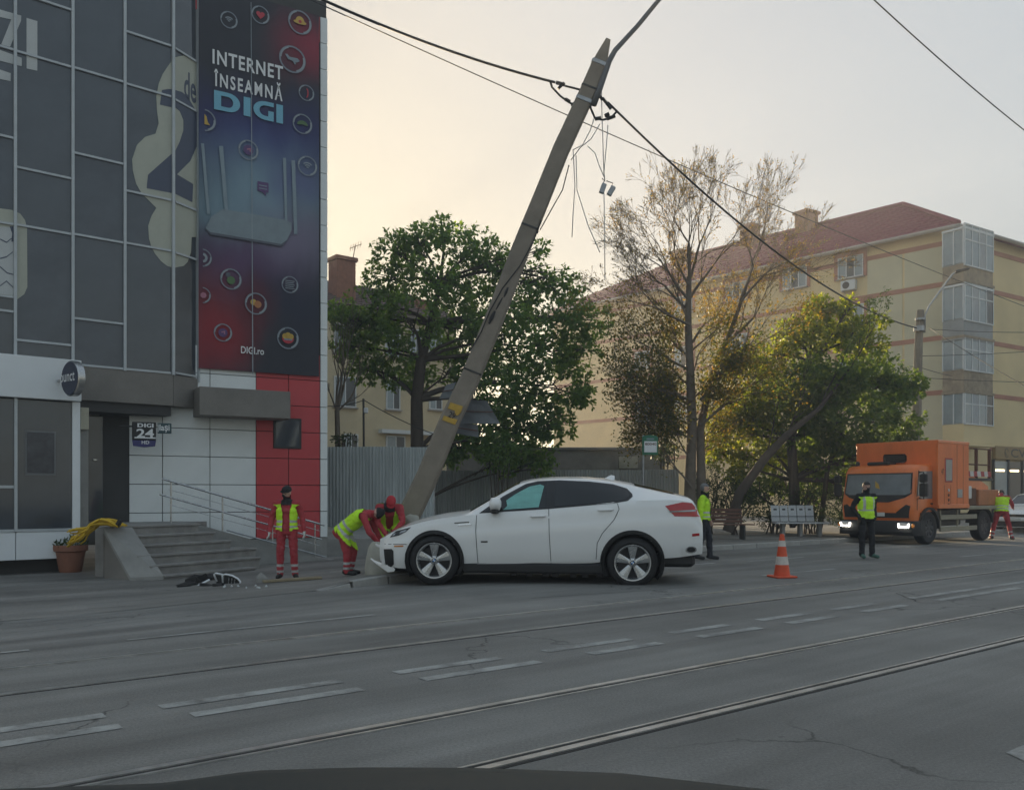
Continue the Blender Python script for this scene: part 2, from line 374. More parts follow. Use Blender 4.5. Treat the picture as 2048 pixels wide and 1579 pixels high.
for p, a, l in pos:
    if stone is None: stone = mb.build('kerb_stone', 'kerb_stone', pav, Matrix()); o = stone
    else: o = copy_obj(stone, pav)
    q = p+N2*.06; h = sz(q.x, q.y); d = V((math.cos(a), math.sin(a), 0)); h2 = sz(*(q+d*.4).xy); h1 = sz(*(q-d*.4).xy)
    o.location = V((q.x, q.y, h-.228+random.uniform(-.004, .004)))-WM[pav.name].translation; o.scale = (l, 1, 1)
    o.rotation_euler = (0, -math.atan2(h2-h1, .8), a+random.uniform(-.008, .008))
# thin pale edge line in front of the shop on the left
mb = MB(); pts = [(-60, 1178), (0, 1174), (90, 1167), (170, 1160), (251, 1156)]
for (a, b) in zip(pts, pts[1:]):
    A, B = gp(*a, h=sz), gp(*b, h=sz); nn = N2*.035; mb.add([A-nn+V((0, 0, .005)), B-nn+V((0, 0, .005)), B+nn+V((0, 0, .005)), A+nn+V((0, 0, .005))], [(0, 1, 2, 3)])
tag(mb.build('edge_line', 'white_paint_line'), kind='structure')
# raised terrace in front of the sheet fence
mb = MB(); mb.prism([(22.1, -.3), (22.1, .3), (24.3, .53), (31.5, .55), (31.5, -.3)], -4.75, -.6, lambda u, v, w_: V((w_, u, v)))
tag(mb.build('terrace', 'concrete'), kind='structure')

for nme_, pl in (('tar_seam', [(0, 1238), (70, 1228), (170, 1217), (260, 1212)]), ('tar_seam', [(300, 1205), (520, 1186), (640, 1182)]), ('tar_seam', [(1060, 1196), (1300, 1180), (1480, 1166)]), ('tar_seam', [(1790, 1185), (1840, 1205), (1880, 1206)])):
    mb = MB(); q = [gp(*p)+V((0, 0, .005)) for p in pl]; rs2 = random.Random(len(pl)); q2 = []
    for A, B in zip(q, q[1:]):
        for k in range(8): q2.append(A.lerp(B, k/8)+N2*rs2.uniform(-.03, .03))
    q2.append(q[-1])
    for A, B in zip(q2, q2[1:]): mb.add([A-N2*.009, B-N2*.009, B+N2*.009, A+N2*.009], [(0, 1, 2, 3)])
    tag(mb.build(nme_, 'groove_dark'), kind='structure')
# ------------------------------------------------------------------ glass office block on the left
G0 = V((-7.68, 19.82, 0)); MG = fm(G0, (.7615, .648)); MC = fm(G0, (.39, .92)); MW = fm(V((-7.9, 20.2, 0)), (.862, .507))
bld = thing('office_building', 'dark glass office block with red and white panel wall and a tall banner', 'building', (-8.2, 20.6, -.2))
mX = {p: fpx(MG, p, 600)[0] for p in (30, 145, 249, 346)}
x30 = mX[30]; colx = [x30-2.1, x30-1.05, x30, mX[145], mX[249], -.02]
trans = {1: [(15, y) for y in (-80, 97, 274, 447, 593, 622, 712)], 2: [(88, y) for y in (3, 119, 346, 459, 685, 717)],
         3: [(197, y) for y in (-60, 150, 317, 477, 642, 733)], 4: [(297, y) for y in (-90, 78, 181, 391, 494, 742)]}
BENT = [(370, y) for y in (-60, 110, 211, 412, 512, 749)]
ZT = 13.9
def glass_col(M, x0, x1, zs, mull_left=True):
    zs = sorted(zs); zs = zs+[ZT]
    for a, b in zip(zs, zs[1:]):
        mb = MB(); j = [random.uniform(-.005, .005) for _ in range(4)]
        mb.add([(x0+.02, .012+j[0], a), (x1-.02, .012+j[1], a), (x1-.02, .012+j[2], b), (x0+.02, .012+j[3], b), (x0+.02, .04, a), (x1-.02, .04, a), (x1-.02, .04, b), (x0+.02, .04, b)], [(0, 1, 2, 3), (7, 6, 5, 4), (0, 4, 5, 1), (1, 5, 6, 2), (2, 6, 7, 3), (3, 7, 4, 0)])
        mb.build('pane', 'dark_glass' if random.random() < .6 else 'dark_glass_film', bld, M)
    for a in zs:
        mb = MB(); mb.box(x0+.029, x1-.029, -.035, .03, a-.022, a+.022); mb.build('transom', 'mullion', bld, M)
for c in range(1, 5):
    zs = [fpx(MG, p, y)[1] for p, y in trans[c]]
    glass_col(MG, colx[c], colx[c+1], zs)
glass_col(MG, colx[0], colx[1], [4.1, 5.9, 7.8, 10.2])
glass_col(MC, .02, .74, [fpx(MC, p, y)[1] for p, y in BENT])
zb = fpx(MG, 250, 737)[1]
for x in colx[:5]:
    mb = MB(); mb.box(x-.028, x+.028, -.055, .05, zb-.05 if x > x30-.5 else 3.9, ZT); mb.build('mullion', 'mullion', bld, MG)
mb = MB(); mb.box(-.03, .03, -.06, .05, zb-.05, ZT); mb.build('mullion', 'mullion', bld, MG)
mb = MB(); mb.box(.745, .79, -.06, .05, zb-.12, ZT); mb.build('mullion', 'mullion', bld, MC)
mb = MB(); mb.box(-6, -.02, .06, 9, 3.2, ZT+.1); mb.build('inner_core', 'panel_backing', bld, MG)
# concrete band under the glazed bay
xl = fpx(MG, 158, 760)[0]; z0 = fpx(MG, 250, 805)[1]
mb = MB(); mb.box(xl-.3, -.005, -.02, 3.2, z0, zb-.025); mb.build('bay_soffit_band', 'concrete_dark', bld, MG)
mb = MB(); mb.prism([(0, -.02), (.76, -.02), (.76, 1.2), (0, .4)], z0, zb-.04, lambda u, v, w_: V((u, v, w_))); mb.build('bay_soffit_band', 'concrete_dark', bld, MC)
# vinyl graphics on the glass: coordinates read from an enlarged view of the photograph
def z1(M, x, y): return fpx(M, x/3.103, y/3.103)
def decal(pl, mat, M, y=.004, name='window_graphic'):
    for p in pl: ngon_obj([[z1(M, a, b) for a, b in p]], name, mat, bld, M, y, .003)
decal([[(1078, 365), (1050, 400), (1010, 460), (985, 520), (970, 600), (975, 690), (985, 765), (965, 830), (900, 850), (850, 900), (820, 990), (825, 1060), (845, 1140), (880, 1200), (910, 1230), (970, 1290), (940, 1340), (920, 1400), (925, 1480), (940, 1530), (960, 1571), (1000, 1621), (1040, 1651), (1078, 1660)]], 'vinyl_cream', MG)
decal([[(1085, 357), (1140, 345), (1180, 355), (1222, 390), (1222, 1471), (1190, 1471), (1185, 1565), (1165, 1625), (1140, 1650), (1088, 1660)]], 'vinyl_cream', MC)
decal([[(1005, 560), (1040, 553), (1076, 555), (1076, 670), (992, 650)], [(918, 1085), (1076, 945), (1076, 1200), (910, 1168)]], 'vinyl_blue', MG, -.001)
decal([[(1088, 560), (1130, 572), (1170, 610), (1222, 700), (1222, 905), (1180, 1000), (1098, 1082), (1198, 1142), (1193, 1255), (1088, 1203), (1088, 935), (1115, 880), (1138, 810), (1138, 745), (1115, 690), (1088, 668)]], 'vinyl_blue', MC, -.001)
decal([[(-40, 48), (0, 60), (132, 98), (130, 132), (62, 292), (8, 276), (70, 122), (0, 106), (-40, 95)], [(165, 112), (232, 132), (232, 440), (165, 425)], [(-40, 296), (0, 310), (135, 360), (135, 412), (0, 378), (-40, 366)], [(-40, 424), (0, 432), (66, 455), (66, 505), (0, 490), (-40, 480)]], 'vinyl_white', MG)
decal([[(-80, 1288), (0, 1293), (75, 1303), (125, 1325), (155, 1365), (168, 1420), (170, 1780), (150, 1826), (105, 1858), (0, 1840), (-80, 1830)]], 'vinyl_cream', MG)
decal([[(-80, 1400), (82, 1412), (84, 1832), (-80, 1815)]], 'vinyl_white', MG, -.001)
decal([[(60, 1405), (75, 1450), (70, 1500), (84, 1500), (84, 1405)], [(0, 1480), (40, 1500), (80, 1470), (80, 1476), (40, 1508), (0, 1488)], [(0, 1600), (40, 1590), (80, 1560), (80, 1566), (40, 1598), (0, 1608)], [(0, 1650), (45, 1690), (82, 1700), (82, 1707), (43, 1697), (0, 1660)], [(0, 1770), (40, 1740), (82, 1780), (82, 1787), (40, 1748), (0, 1778)]], 'vinyl_blue', MG, -.005)
def fit_text(s_, M, box, y, name, mat, parent, bold=0., th=.004):        # box = x0, x1, z0, z1 on the frame
    cu = bpy.data.curves.new(name, 'FONT'); cu.body = s_; cu.size = 1; cu.offset = min(bold, .024); cu.space_character = (1.3 if 'Î' in s_ else 1.15) if bold > .03 else 1; cu.resolution_u = 4
    to = bpy.data.objects.new(name, cu); COL.objects.link(to)
    me = bpy.data.meshes.new_from_object(to.evaluated_get(bpy.context.evaluated_depsgraph_get())); bpy.data.objects.remove(to)
    xs = [v.co.x for v in me.vertices]; ys = [v.co.y for v in me.vertices]; a, b, c, d = min(xs), max(xs), min(ys), max(ys)
    mb = MB(); mb.v = [V((lerp(box[0], box[1], (v.co.x-a)/(b-a)), y, lerp(box[2], box[3], (v.co.y-c)/(d-c)))) for v in me.vertices]
    mb.f = [list(p.vertices) for p in me.polygons]; mb.m = [0]*len(mb.f); bpy.data.meshes.remove(me)
    return mb.build(name, mat, parent, M, fix=False)
a, b = z1(MC, 1142, 600), z1(MC, 1216, 500)
fit_text('de', MC, (a[0], b[0], a[1]-.02, a[1]+.62), -.004, 'window_lettering', 'vinyl_blue', bld, .02)
# shop front at street level
YS = -.3
def bx(name, mat, M, p0, p1, y0, y1, par=None, ref=None):                # pixel rectangle -> box standing on plane y0
    x0, zA = fpx(M, *p0, y0); x1, zB = fpx(M, *p1, y0); mb = MB(); mb.bbox(min(x0, x1), max(x0, x1), min(y0, y1), max(y0, y1), min(zA, zB), max(zA, zB), .008)
    return mb.build(name, mat, par or bld, M)
xe = fpx(MG, 160, 760, YS)[0]; za = fpx(MG, 60, 797, YS)[1]; zc = fpx(MG, 60, 713, YS)[1]
mb = MB(); mb.bbox(-6, xe, YS-.12, .05, za, zc, .01); mb.build('sign_fascia', 'sign_white', bld, MG)
zf = fpx(MG, 60, 1060, YS)[1]; zg = fpx(MG, 0, 1121, YS)[1]
xm = fpx(MG, 31, 900, YS)[0]; xc = fpx(MG, 144, 900, YS)[0]
mb = MB(); mb.bbox(xc, xe, YS-.03, .5, zg, za-.005, .01); mb.build('shop_column', 'sign_white', bld, MG)
for x0, x1, zz in ((xm-2.4, xm-1.25, [zf, za]), (xm-1.2, xm-.03, [zf, fpx(MG, 15, 973, YS)[1], za]), (xm+.03, xc-.01, [zf, za])):
    for i, (a, b) in enumerate(zip(zz, zz[1:])):
        mb = MB(); mb.box(x0, x1, YS, YS+.03, a+.03, b-.03); mb.build('shop_pane', 'dark_glass', bld, MG)
        mb = MB(); mb.box(x0, x1, YS-.035, YS+.02, a-.028, a+.028); mb.build('shop_transom', 'mullion', bld, MG)
for x in (xm-1.225, xm): mb = MB(); mb.box(x-.028, x+.028, YS-.045, YS+.05, zf-.02, za-.004); mb.build('shop_mullion', 'mullion', bld, MG)
mb = MB(); mb.bbox(-6, xm-.006, YS-.02, .3, zg, zf-.03, .008); mb.build('plinth_panel', 'sign_white', bld, MG)
mb = MB(); mb.bbox(xm+.006, xc-.005, YS-.02, .3, zg, zf-.03, .008); mb.build('plinth_panel', 'sign_white', bld, MG)
mb = MB(); mb.box(-6, xe-.02, .02, 4, -.6, za); mb.build('shop_core', 'panel_backing', bld, MG)
pmat('poster_print', (.07, .07, .075), .5, var=.6, scale=4); pmat('poster_edge', (.16, .165, .17), .5, var=.1)
po = bx('window_poster', 'poster_edge', MG, (50, 950), (112, 862), YS-.004, YS-.012)
bx('poster_picture', 'poster_print', MG, (54, 945), (108, 866), YS-.013, YS-.017, po) if 'poster_print' in MT else None
# entrance recess
YB = .75
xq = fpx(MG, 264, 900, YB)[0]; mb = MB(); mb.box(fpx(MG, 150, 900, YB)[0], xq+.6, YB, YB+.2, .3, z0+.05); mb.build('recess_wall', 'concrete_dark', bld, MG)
d_ = bx('entrance_door', 'dark_glass', MG, (176, 1040), (206, 832), YB-.05, YB-.01)
bx('door_handle', 'steel', MG, (186, 921), (195, 917), YB-.1, YB-.06, d_)
bx('door_reveal', 'panel_backing', MG, (249, 1040), (263, 828), YB-.06, YB-.01)
bx('entrance_pillar', 'concrete', MG, (159, 1060), (177, 859), .12, .4)
pmat('cream_box', (.42, .4, .31), .6, var=.08)
bx('meter_box', 'cream_box', MG, (161, 858), (178, 815), -.02, .3)
# panel wall
pit = .654; zr = fpx(MW, 560, 863)[1]; zrow = [zr+pit*k for k in range(-4, 17)]
px_c = [258, 325, 420, 512, 577, 640, 655]; xcols = [fpx(MW, p, 900)[0] for p in px_c]
zban = fpx(MW, 641, 753, -.06)[1]; XR = xcols[-1]
mb = MB(); mb.box(xcols[0]-.6, XR-.02, .03, .3, -.4, ZT-.05); mb.build('backing_wall', 'panel_backing', bld, MW)
mb = MB(); mb.box(XR-.3, XR-.02, .3, 11, -.4, ZT-.05); mb.build('side_wall', 'concrete', bld, MW)
mb = MB(); mb.box(xcols[0]-.6, XR-.3, .3, 10, ZT-.4, ZT-.05); mb.build('roof_slab', 'concrete', bld, MW)
mb = MB(); mb.box(xcols[0]-.5, XR+.01, .005, .028, -.5, zrow[0]-.01); mb.build('plinth', 'concrete', bld, MW)
for c in range(6):
    for r in range(len(zrow)-1):
        a, b = zrow[r], zrow[r+1]
        if c < 5 and a > zban+.3 and b < ZT-1.0: continue
        if a > ZT-.2: continue
        mt = 'white_panel' if c in (0, 1, 2, 5) else 'red_panel'
        if a > 9 and c != 5: mt = 'red_panel'
        mb = MB(); mb.bbox(xcols[c]+.008, xcols[c+1]-.008, -.003 if c < 5 else -.02, .029, a+.008, min(b, ZT)-.008, .004)
        mb.build('cladding_panel', mt, bld, MW)
wn = bx('small_window', 'dark_metal', MW, (547, 896), (603, 837), -.035, -.004)
bx('pane', 'dark_glass', MW, (551, 892), (599, 841), -.037, -.03, wn)
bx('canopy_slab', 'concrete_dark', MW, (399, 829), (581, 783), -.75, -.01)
# ------------------------------------------------------------------ banner
def banner_mat(W, H):
    m = bpy.data.materials.new('banner_print'); m.use_nodes = True; t = m.node_tree; L = t.links.new; b = t.nodes['Principled BSDF']
    b.inputs['Roughness'].default_value = .55; b.inputs['Specular IOR Level'].default_value = .25
    tc = nd(t, 'ShaderNodeUVMap'); tc.uv_map = 'UVMap'
    nz = nd(t, 'ShaderNodeTexNoise'); nz.inputs['Scale'].default_value = 3; nz.inputs['Detail'].default_value = 7; L(tc.outputs[0], nz.inputs['Vector'])
    ad = nd(t, 'ShaderNodeVectorMath', operation='MULTIPLY_ADD'); L(nz.outputs['Color'], ad.inputs[0]); ad.inputs[1].default_value = (.28, .16, 0); L(tc.outputs[0], ad.inputs[2])
    cur = None
    base = (.038, .04, .052)
    for (u, v, ru, rv, col, k) in ((.5, .62, .9, .16, (.035, .04, .17), 1), (.5, .47, .75, .19, (.21, .31, .38), 1), (.7, .36, .6, .12, (.2, .17, .25), .9), (.25, .40, .45, .1, (.2, .3, .36), .7),
                                   (.35, .28, .6, .10, (.11, .06, .13), .9), (.75, .20, .5, .1, (.03, .035, .06), .9), (.12, .10, .42, .17, (.27, .03, .04), 1), (.45, .17, .2, .1, (.14, .02, .03), .6), (.95, .9, .42, .12, (.26, .035, .06), 1), (.8, .52, .3, .07, (.1, .1, .25), .6)):
        sb = nd(t, 'ShaderNodeVectorMath', operation='SUBTRACT'); L(ad.outputs[0], sb.inputs[0]); sb.inputs[1].default_value = (u+.14, v+.08, 0)
        dv = nd(t, 'ShaderNodeVectorMath', operation='DIVIDE'); L(sb.outputs[0], dv.inputs[0]); dv.inputs[1].default_value = (ru, rv, 1)
        ml = nd(t, 'ShaderNodeVectorMath', operation='MULTIPLY'); L(dv.outputs[0], ml.inputs[0]); ml.inputs[1].default_value = (1, 1, 0)
        ln = nd(t, 'ShaderNodeVectorMath', operation='LENGTH'); L(ml.outputs[0], ln.inputs[0])
        mr = nd(t, 'ShaderNodeMapRange', interpolation_type='SMOOTHSTEP'); mr.inputs[1].default_value = 0; mr.inputs[2].default_value = 1.25; mr.inputs[3].default_value = k; mr.inputs[4].default_value = 0; L(ln.outputs['Value'], mr.inputs[0])
        mx = nd(t, 'ShaderNodeMix', data_type='RGBA'); L(mr.outputs[0], mx.inputs['Factor'])
        if cur is None: mx.inputs['A'].default_value = (*base, 1)
        else: L(cur, mx.inputs['A'])
        mx.inputs['B'].default_value = (*col, 1); cur = mx.outputs['Result']
    L(cur, b.inputs['Base Color']); MT['banner_print'] = m
YBN = -.075
bx0 = fpx(MW, 397, 400, YBN)[0]; bx1 = fpx(MW, 638, 400, YBN)[0]; bz1 = fpx(MW, 631, 30, YBN)[1]; bz0 = zban
BW, BH = bx1-bx0, bz1-bz0; banner_mat(BW, BH)
ban = thing('advertising_banner', 'tall dark advertising banner with white lettering and bubble icons on the office wall', 'banner', MW @ V(((bx0+bx1)/2, YBN, bz0)))
mb = MB(); nx, nz_ = 24, 60
def wr(u, v): return .012*math.sin(9*u+3*mnoise.noise((u*3, v*5, 0)))*(.3+abs(v-.5))+.014*mnoise.noise((u*5, v*9, 2))-.02*math.exp(-((u-.62+v*.9)/.05)**2)*sst((.3-v)/.2)
rowsb = [[V((bx0+BW*i/nx, YBN-.01+wr(i/nx, j/nz_), bz0+BH*j/nz_)) for i in range(nx+1)] for j in range(nz_+1)]
mb.v = [p for r in rowsb for p in r]; n = nx+1
for j in range(nz_):
    for i in range(nx): mb.f.append([j*n+i, j*n+i+1, (j+1)*n+i+1, (j+1)*n+i]); mb.m.append(0)
bo = mb.build('printed_sheet', 'banner_print', ban, MW, smooth=True, fix=False)
uv = bo.data.uv_layers.new(name='UVMap')
for p in bo.data.polygons:
    for li, vi in zip(p.loop_indices, p.vertices): uv.data[li].uv = ((vi % n)/nx, (vi//n)/nz_)
YI = YBN-.045
def bpt(px, py): return fpx(MW, px, py, YI)
def bpoly(pl, mat, name='printed_icon', dy=0): return ngon_obj(pl, name, mat, ban, MW, YI+dy, .002)
for nme, c in (('ink_red', (.45, .03, .05)), ('ink_yellow', (.55, .36, .06)), ('ink_green', (.08, .16, .06)), ('ink_purple', (.1, .05, .16)), ('ink_grey', (.28, .32, .35)), ('ink_pale', (.22, .28, .32)), ('ink_orange', (.4, .16, .06)), ('ink_pink', (.4, .16, .22)), ('ink_ring', (.2, .23, .27)), ('ink_router', (.21, .26, .29)), ('ink_shadow', (.09, .1, .13))): pmat(nme, c, .55, var=.12, scale=3)
L0, L1 = bpt(425, 127), bpt(566, 163)
fit_text('INTERNET', MW, (L0[0], L1[0], L0[1], L0[1]+.34), YI, 'printed_text', 'letter_white', ban, .035)
A, B = bpt(428, 172), bpt(565, 204); fit_text('ÎNSEAMNĂ', MW, (A[0], B[0], A[1], A[1]+.44), YI, 'printed_text', 'letter_white', ban, .035)
A, B = bpt(482, 706), bpt(528, 709); fit_text('DIGI.ro', MW, (A[0], B[0], A[1], A[1]+.17), YI, 'printed_text', 'letter_white', ban, .012)
def arc(cx, cy, rx, ry, a0, a1, n=10): return [(cx+rx*math.cos(R(lerp(a0, a1, i/n))), cy+ry*math.sin(R(lerp(a0, a1, i/n)))) for i in range(n+1)]
def band(cx, cy, ro, ri, a0, a1, n=10):
    o, i = arc(cx, cy, *ro, a0, a1, n), arc(cx, cy, *ri, a0, a1, n); return [[o[k], o[k+1], i[k+1], i[k]] for k in range(n)]
def rect(a, b, c, d): return [(a, c), (b, c), (b, d), (a, d)]
def digi(x0, x1, z0_, z1_):
    P = [rect(0, .1, 0, 1), rect(.1, .2, .78, 1), rect(.1, .2, 0, .22)]+band(.2, .5, (.17, .5), (.07, .28), -90, 90)
    P += [rect(.42, .52, 0, 1)]
    P += band(.74, .5, (.18, .5), (.09, .28), 90, 270)+[rect(.74, .86, .78, 1), rect(.74, .86, 0, .22), rect(.78, .86, .22, .52), rect(.9, 1, 0, 1)]
    return [[(lerp(x0, x1, u), lerp(z0_, z1_, v)) for u, v in p] for p in P]
A, B = bpt(428, 218), bpt(566, 250); bpoly(digi(A[0], B[0], A[1], A[1]+.45), 'letter_cyan', 'printed_logo')
def wifi(x, z, r): return [q for k in (.3, .62, .95) for q in band(x, z-.4*r, (r*k, r*k), (r*(k-.17), r*(k-.17)), 45, 135, 6)]
def disc(x, z, r, n=16, sx=1): return [[(x+sx*r*math.cos(2*math.pi*k/n), z+r*math.sin(2*math.pi*k/n)) for k in range(n)]]
def heart(x, z, r): return [[(x+r*.06*16*math.sin(t)**3, z+r*.06*(13*math.cos(t)-5*math.cos(2*t)-2*math.cos(3*t)-math.cos(4*t))) for t in [2*math.pi*k/20 for k in range(20)]]]
for (px, py, rp, ic) in ((458, 40, 17, 'wifi'), (521, 30, 18, 'heart'), (600, 45, 24, 'hat'), (585, 119, 27, 'plane'), (613, 186, 16, 'drop'), (605, 248, 20, 'pad'), (409, 240, 22, 'bell'), (497, 300, 20, 'hand'), (615, 332, 20, 'wifi'), (405, 515, 18, 'o'), (462, 558, 21, 'ball'), (580, 569, 17, 'lines'), (512, 607, 22, 'food'), (405, 590, 16, 'star'), (446, 665, 18, 'note'), (576, 676, 22, 'bowl')):
    x, z = bpt(px, py); r = bpt(px, py-rp)[1]-z; rr = r
    if px < 415: x = max(x, bx0+.05); 
    a0, a1 = (-88, 88) if px < 415 else (0, 360)
    bpoly(band(x, z, (rr, rr), (rr*.88, rr*.88), a0, a1, 24), 'ink_ring', 'printed_bubble')
    bpoly(band(x, z, (rr*.95, rr*.95), (rr*.8, rr*.8), -70, 20 if px > 415 else 10, 6), 'ink_grey', 'bubble_highlight', -.003)
    if px > 415: bpoly(band(x, z, (rr*.93, rr*.93), (rr*.82, rr*.82), 110, 180, 6), 'ink_grey', 'bubble_highlight', -.003)
    q = r*.55
    if ic == 'wifi': bpoly(wifi(x, z, q*1.2), 'ink_grey')
    elif ic == 'heart': bpoly(heart(x, z, q*.9), 'ink_red')
    elif ic == 'hat': bpoly([arc(x, z, q*.7, q*.9, 0, 180)], 'ink_yellow'); bpoly(disc(x, z, q*.28, 14, 3.6), 'ink_yellow', dy=-.003); bpoly(disc(x, z+q*.1, q*.25), 'ink_red', dy=-.006)
    elif ic == 'plane': bpoly([[(x-q, z+q*.5), (x-q*.6, z-q*.1), (x+q*.6, z-q*.3), (x+q, z), (x+q*.7, z+q*.3), (x-q*.4, z+q*.25), (x-q*.7, z+q*.55)], [(x-q*.1, z), (x+q*.3, z-q*.6), (x+q*.45, z-q*.55), (x+q*.35, z)]], 'ink_pale')
    elif ic == 'drop': bpoly(band(x, z, (q*.5, q*1.1), (q*.2, q*.8), -90, 90, 8), 'ink_red')
    elif ic == 'pad': bpoly(band(x, z-q*.2, (q, q*.8), (q*.45, q*.1), 0, 180, 10), 'ink_green')
    elif ic == 'bell': bpoly([[(x, z+q), (x+q*.35, z+q*.6), (x+q*.5, z-q*.2), (x+q*.9, z-q*.7), (x, z-q*.7)]], 'ink_yellow')
    elif ic in ('hand', 'note'): bpoly(disc(x, z, q*.9), 'ink_purple'); bpoly([[(x-q*.3, z+q*.2), (x+q*.4, z+q*.4), (x+q*.4, z-q*.3), (x+q*.2, z-q*.3), (x+q*.2, z+q*.1), (x-q*.3, z-q*.05)]], 'ink_pink', dy=-.003)
    elif ic == 'ball': bpoly(disc(x, z-q*.2, q*.7), 'ink_green'); bpoly(disc(x-q*.5, z+q*.7, q*.4), 'ink_shadow', dy=-.003)
    elif ic == 'lines': bpoly([rect(x-q, x+q*(1-.2*(k % 2)), z+q*(.7-.4*k), z+q*(.85-.4*k)) for k in range(5)], 'ink_grey')
    elif ic == 'food': bpoly(disc(x-q*.4, z+q*.2, q*.5), 'ink_yellow'); bpoly(disc(x+q*.3, z-q*.1, q*.6), 'ink_orange', dy=-.003)
    elif ic == 'star': bpoly(disc(x+q*.2, z, q*.7, 7), 'ink_pink')
    elif ic == 'bowl': bpoly([arc(x, z, q, q*.9, 180, 360)], 'ink_red'); bpoly(disc(x-q*.5, z+q*.3, q*.45)+disc(x, z+q*.45, q*.5)+disc(x+q*.5, z+q*.3, q*.45), 'ink_yellow', dy=-.003); bpoly([rect(x-q*.7, x+q*.7, z-q*.35, z-q*.1)], 'ink_pale', dy=-.006)
    elif ic == 'o': bpoly(band(x, z, (q, q), (q*.5, q*.5), -80, 80, 8), 'ink_grey')
bpoly([[bpt(*p) for p in ((515, 362), (537, 366), (537, 385), (531, 385), (533, 393), (524, 384), (515, 381))]], 'ink_purple', 'printed_icon'); bpoly([[bpt(*p) for p in ((518, 369), (534, 372), (534, 374), (518, 371))], [bpt(*p) for p in ((518, 375), (534, 378), (534, 380), (518, 377))]], 'ink_pale', dy=-.003)
for q in (((402, 287), (408, 287), (420, 428), (414, 428)), ((438, 292), (446, 292), (458, 440), (451, 440)), ((566, 316), (572, 316), (575, 450), (570, 450)), ((583, 321), (590, 321), (595, 468), (588, 468))): bpoly([[bpt(*p) for p in q]], 'ink_pale', 'printed_router')
bpoly([[bpt(*p) for p in ((411, 456), (423, 433), (445, 418), (505, 428), (572, 440), (583, 446), (583, 460), (574, 480), (562, 488), (420, 464))]], 'ink_router', 'printed_router', -.003)
bpoly([[bpt(*p) for p in ((411, 456), (420, 464), (562, 488), (574, 480), (564, 493), (420, 469))]], 'ink_shadow', 'printed_router', -.006)
bpoly([[bpt(*p) for p in ((501.5, 5), (502.5, 5), (506.5, 748), (504.5, 748))]], 'ink_grey', 'banner_seam', -.004)
# ------------------------------------------------------------------ signs on the block
c = MG @ V((fpx(MG, 147, 757, -1.0)[0], -1.0, fpx(MG, 147, 757, -1.0)[1])); nrm = V((-.6, -.8, 0)).normalized(); rgt = V((0, 0, 1)).cross(nrm)
rs_ = thing('round_sign', 'round navy projecting sign with white lettering on the shop fascia', 'sign', c)
MS = Matrix.Identity(4); MS.col[0][:3] = rgt; MS.col[1][:3] = -nrm; MS.col[2][:3] = (0, 0, 1); MS.col[3][:3] = c
RD = .355
mb = MB(); mb.lathe([(RD-.02, -.075), (RD, -.06), (RD, .06), (RD-.02, .075)], 36, MS @ Matrix.Rotation(R(90), 4, 'X')); mb.build('rim', 'steel', rs_, Matrix(), smooth=30)
for s_ in (1, -1):
    mb = MB(); mb.lathe([(RD-.025, 0), (RD-.025, .006)], 36, MS @ Matrix.Translation((0, -s_*.078, 0)) @ Matrix.Rotation(R(90), 4, 'X')); mb.build('face', 'sign_navy', rs_, Matrix())
fit_text('punct', MS, (-RD*.98, RD*.62, -.13, .12), -.09, 'lettering', 'letter_white', rs_, .01)
mb = MB(); mb.cyl(V((0, 0, 0)), MG.inverted().to_3x3() @ V((0, 0, 0)), .03, n=8)
q0 = c; q1 = MG @ V(((MG.inverted() @ c).x-.15, YS-.1, c.z)); mb = MB(); mb.cyl(q0, q1, .03, n=8); mb.build('bracket', 'steel', rs_, Matrix())
cs = at(288, 868, 19.2); MD = fm(V((cs.x, cs.y, 0)), (.93, .36))
sg = thing('channel_sign', 'square dark hanging sign with large white numerals beside the entrance', 'sign', (cs.x, cs.y, cs.z-.3))
A, B = fpx(MD, 264, 892), fpx(MD, 312, 844)
mb = MB(); mb.bbox(A[0], B[0], 0, .1, A[1]+.14, B[1], .01); mb.build('board', 'black_plastic', sg, MD)
mb = MB(); mb.prism([(A[0], A[1]+.135), (A[0]+.02, A[1]+.01), ((A[0]+B[0])/2, A[1]-.015), (B[0]-.02, A[1]+.01), (B[0], A[1]+.135)], 0, .1, lambda u, v, w_: V((u, w_, v)))
pmat('sign_violet', (.03, .03, .14), .45, var=.1); mb.build('lower_board', 'sign_violet', sg, MD)
hh = B[1]-A[1]; W_ = B[0]-A[0]
ngon_obj(digi(A[0]+.12*W_+.05, B[0]-.05, B[1]-.22*hh, B[1]-.06*hh), 'lettering', 'letter_white', sg, MD, -.003)
fit_text('24', MD, (A[0]+.18*W_, B[0]-.04, A[1]+.36*hh, B[1]-.28*hh), -.005, 'lettering', 'letter_white', sg, .03)
ngon_obj([rect(A[0]+.05, B[0]-.002, A[1]+.33*hh, A[1]+.38*hh)], 'lettering', 'letter_white', sg, MD, -.003)
fit_text('HD', MD, (A[0]+.4*W_, B[0]-.28*W_, A[1]+.1*hh, A[1]+.24*hh), -.005, 'lettering', 'letter_white', sg, .02)
mb = MB(); mb.cyl(V((A[0]-.25, .05, B[1]-.1)), V((A[0], .05, B[1]-.1)), .02, n=6); mb.build('bracket', 'dark_metal', sg, MD)
sg2 = thing('town_sign', 'small dark teal sign reading a town name beside the square hanging sign', 'sign', at(329, 866, 19.25))
A, B = fpx(MD, 315, 866), fpx(MD, 343, 846); pmat('sign_teal', (.03, .07, .08), .45, var=.1)
mb = MB(); mb.bbox(A[0], B[0], .01, .09, A[1], B[1], .012); mb.build('board', 'sign_teal', sg2, MD)
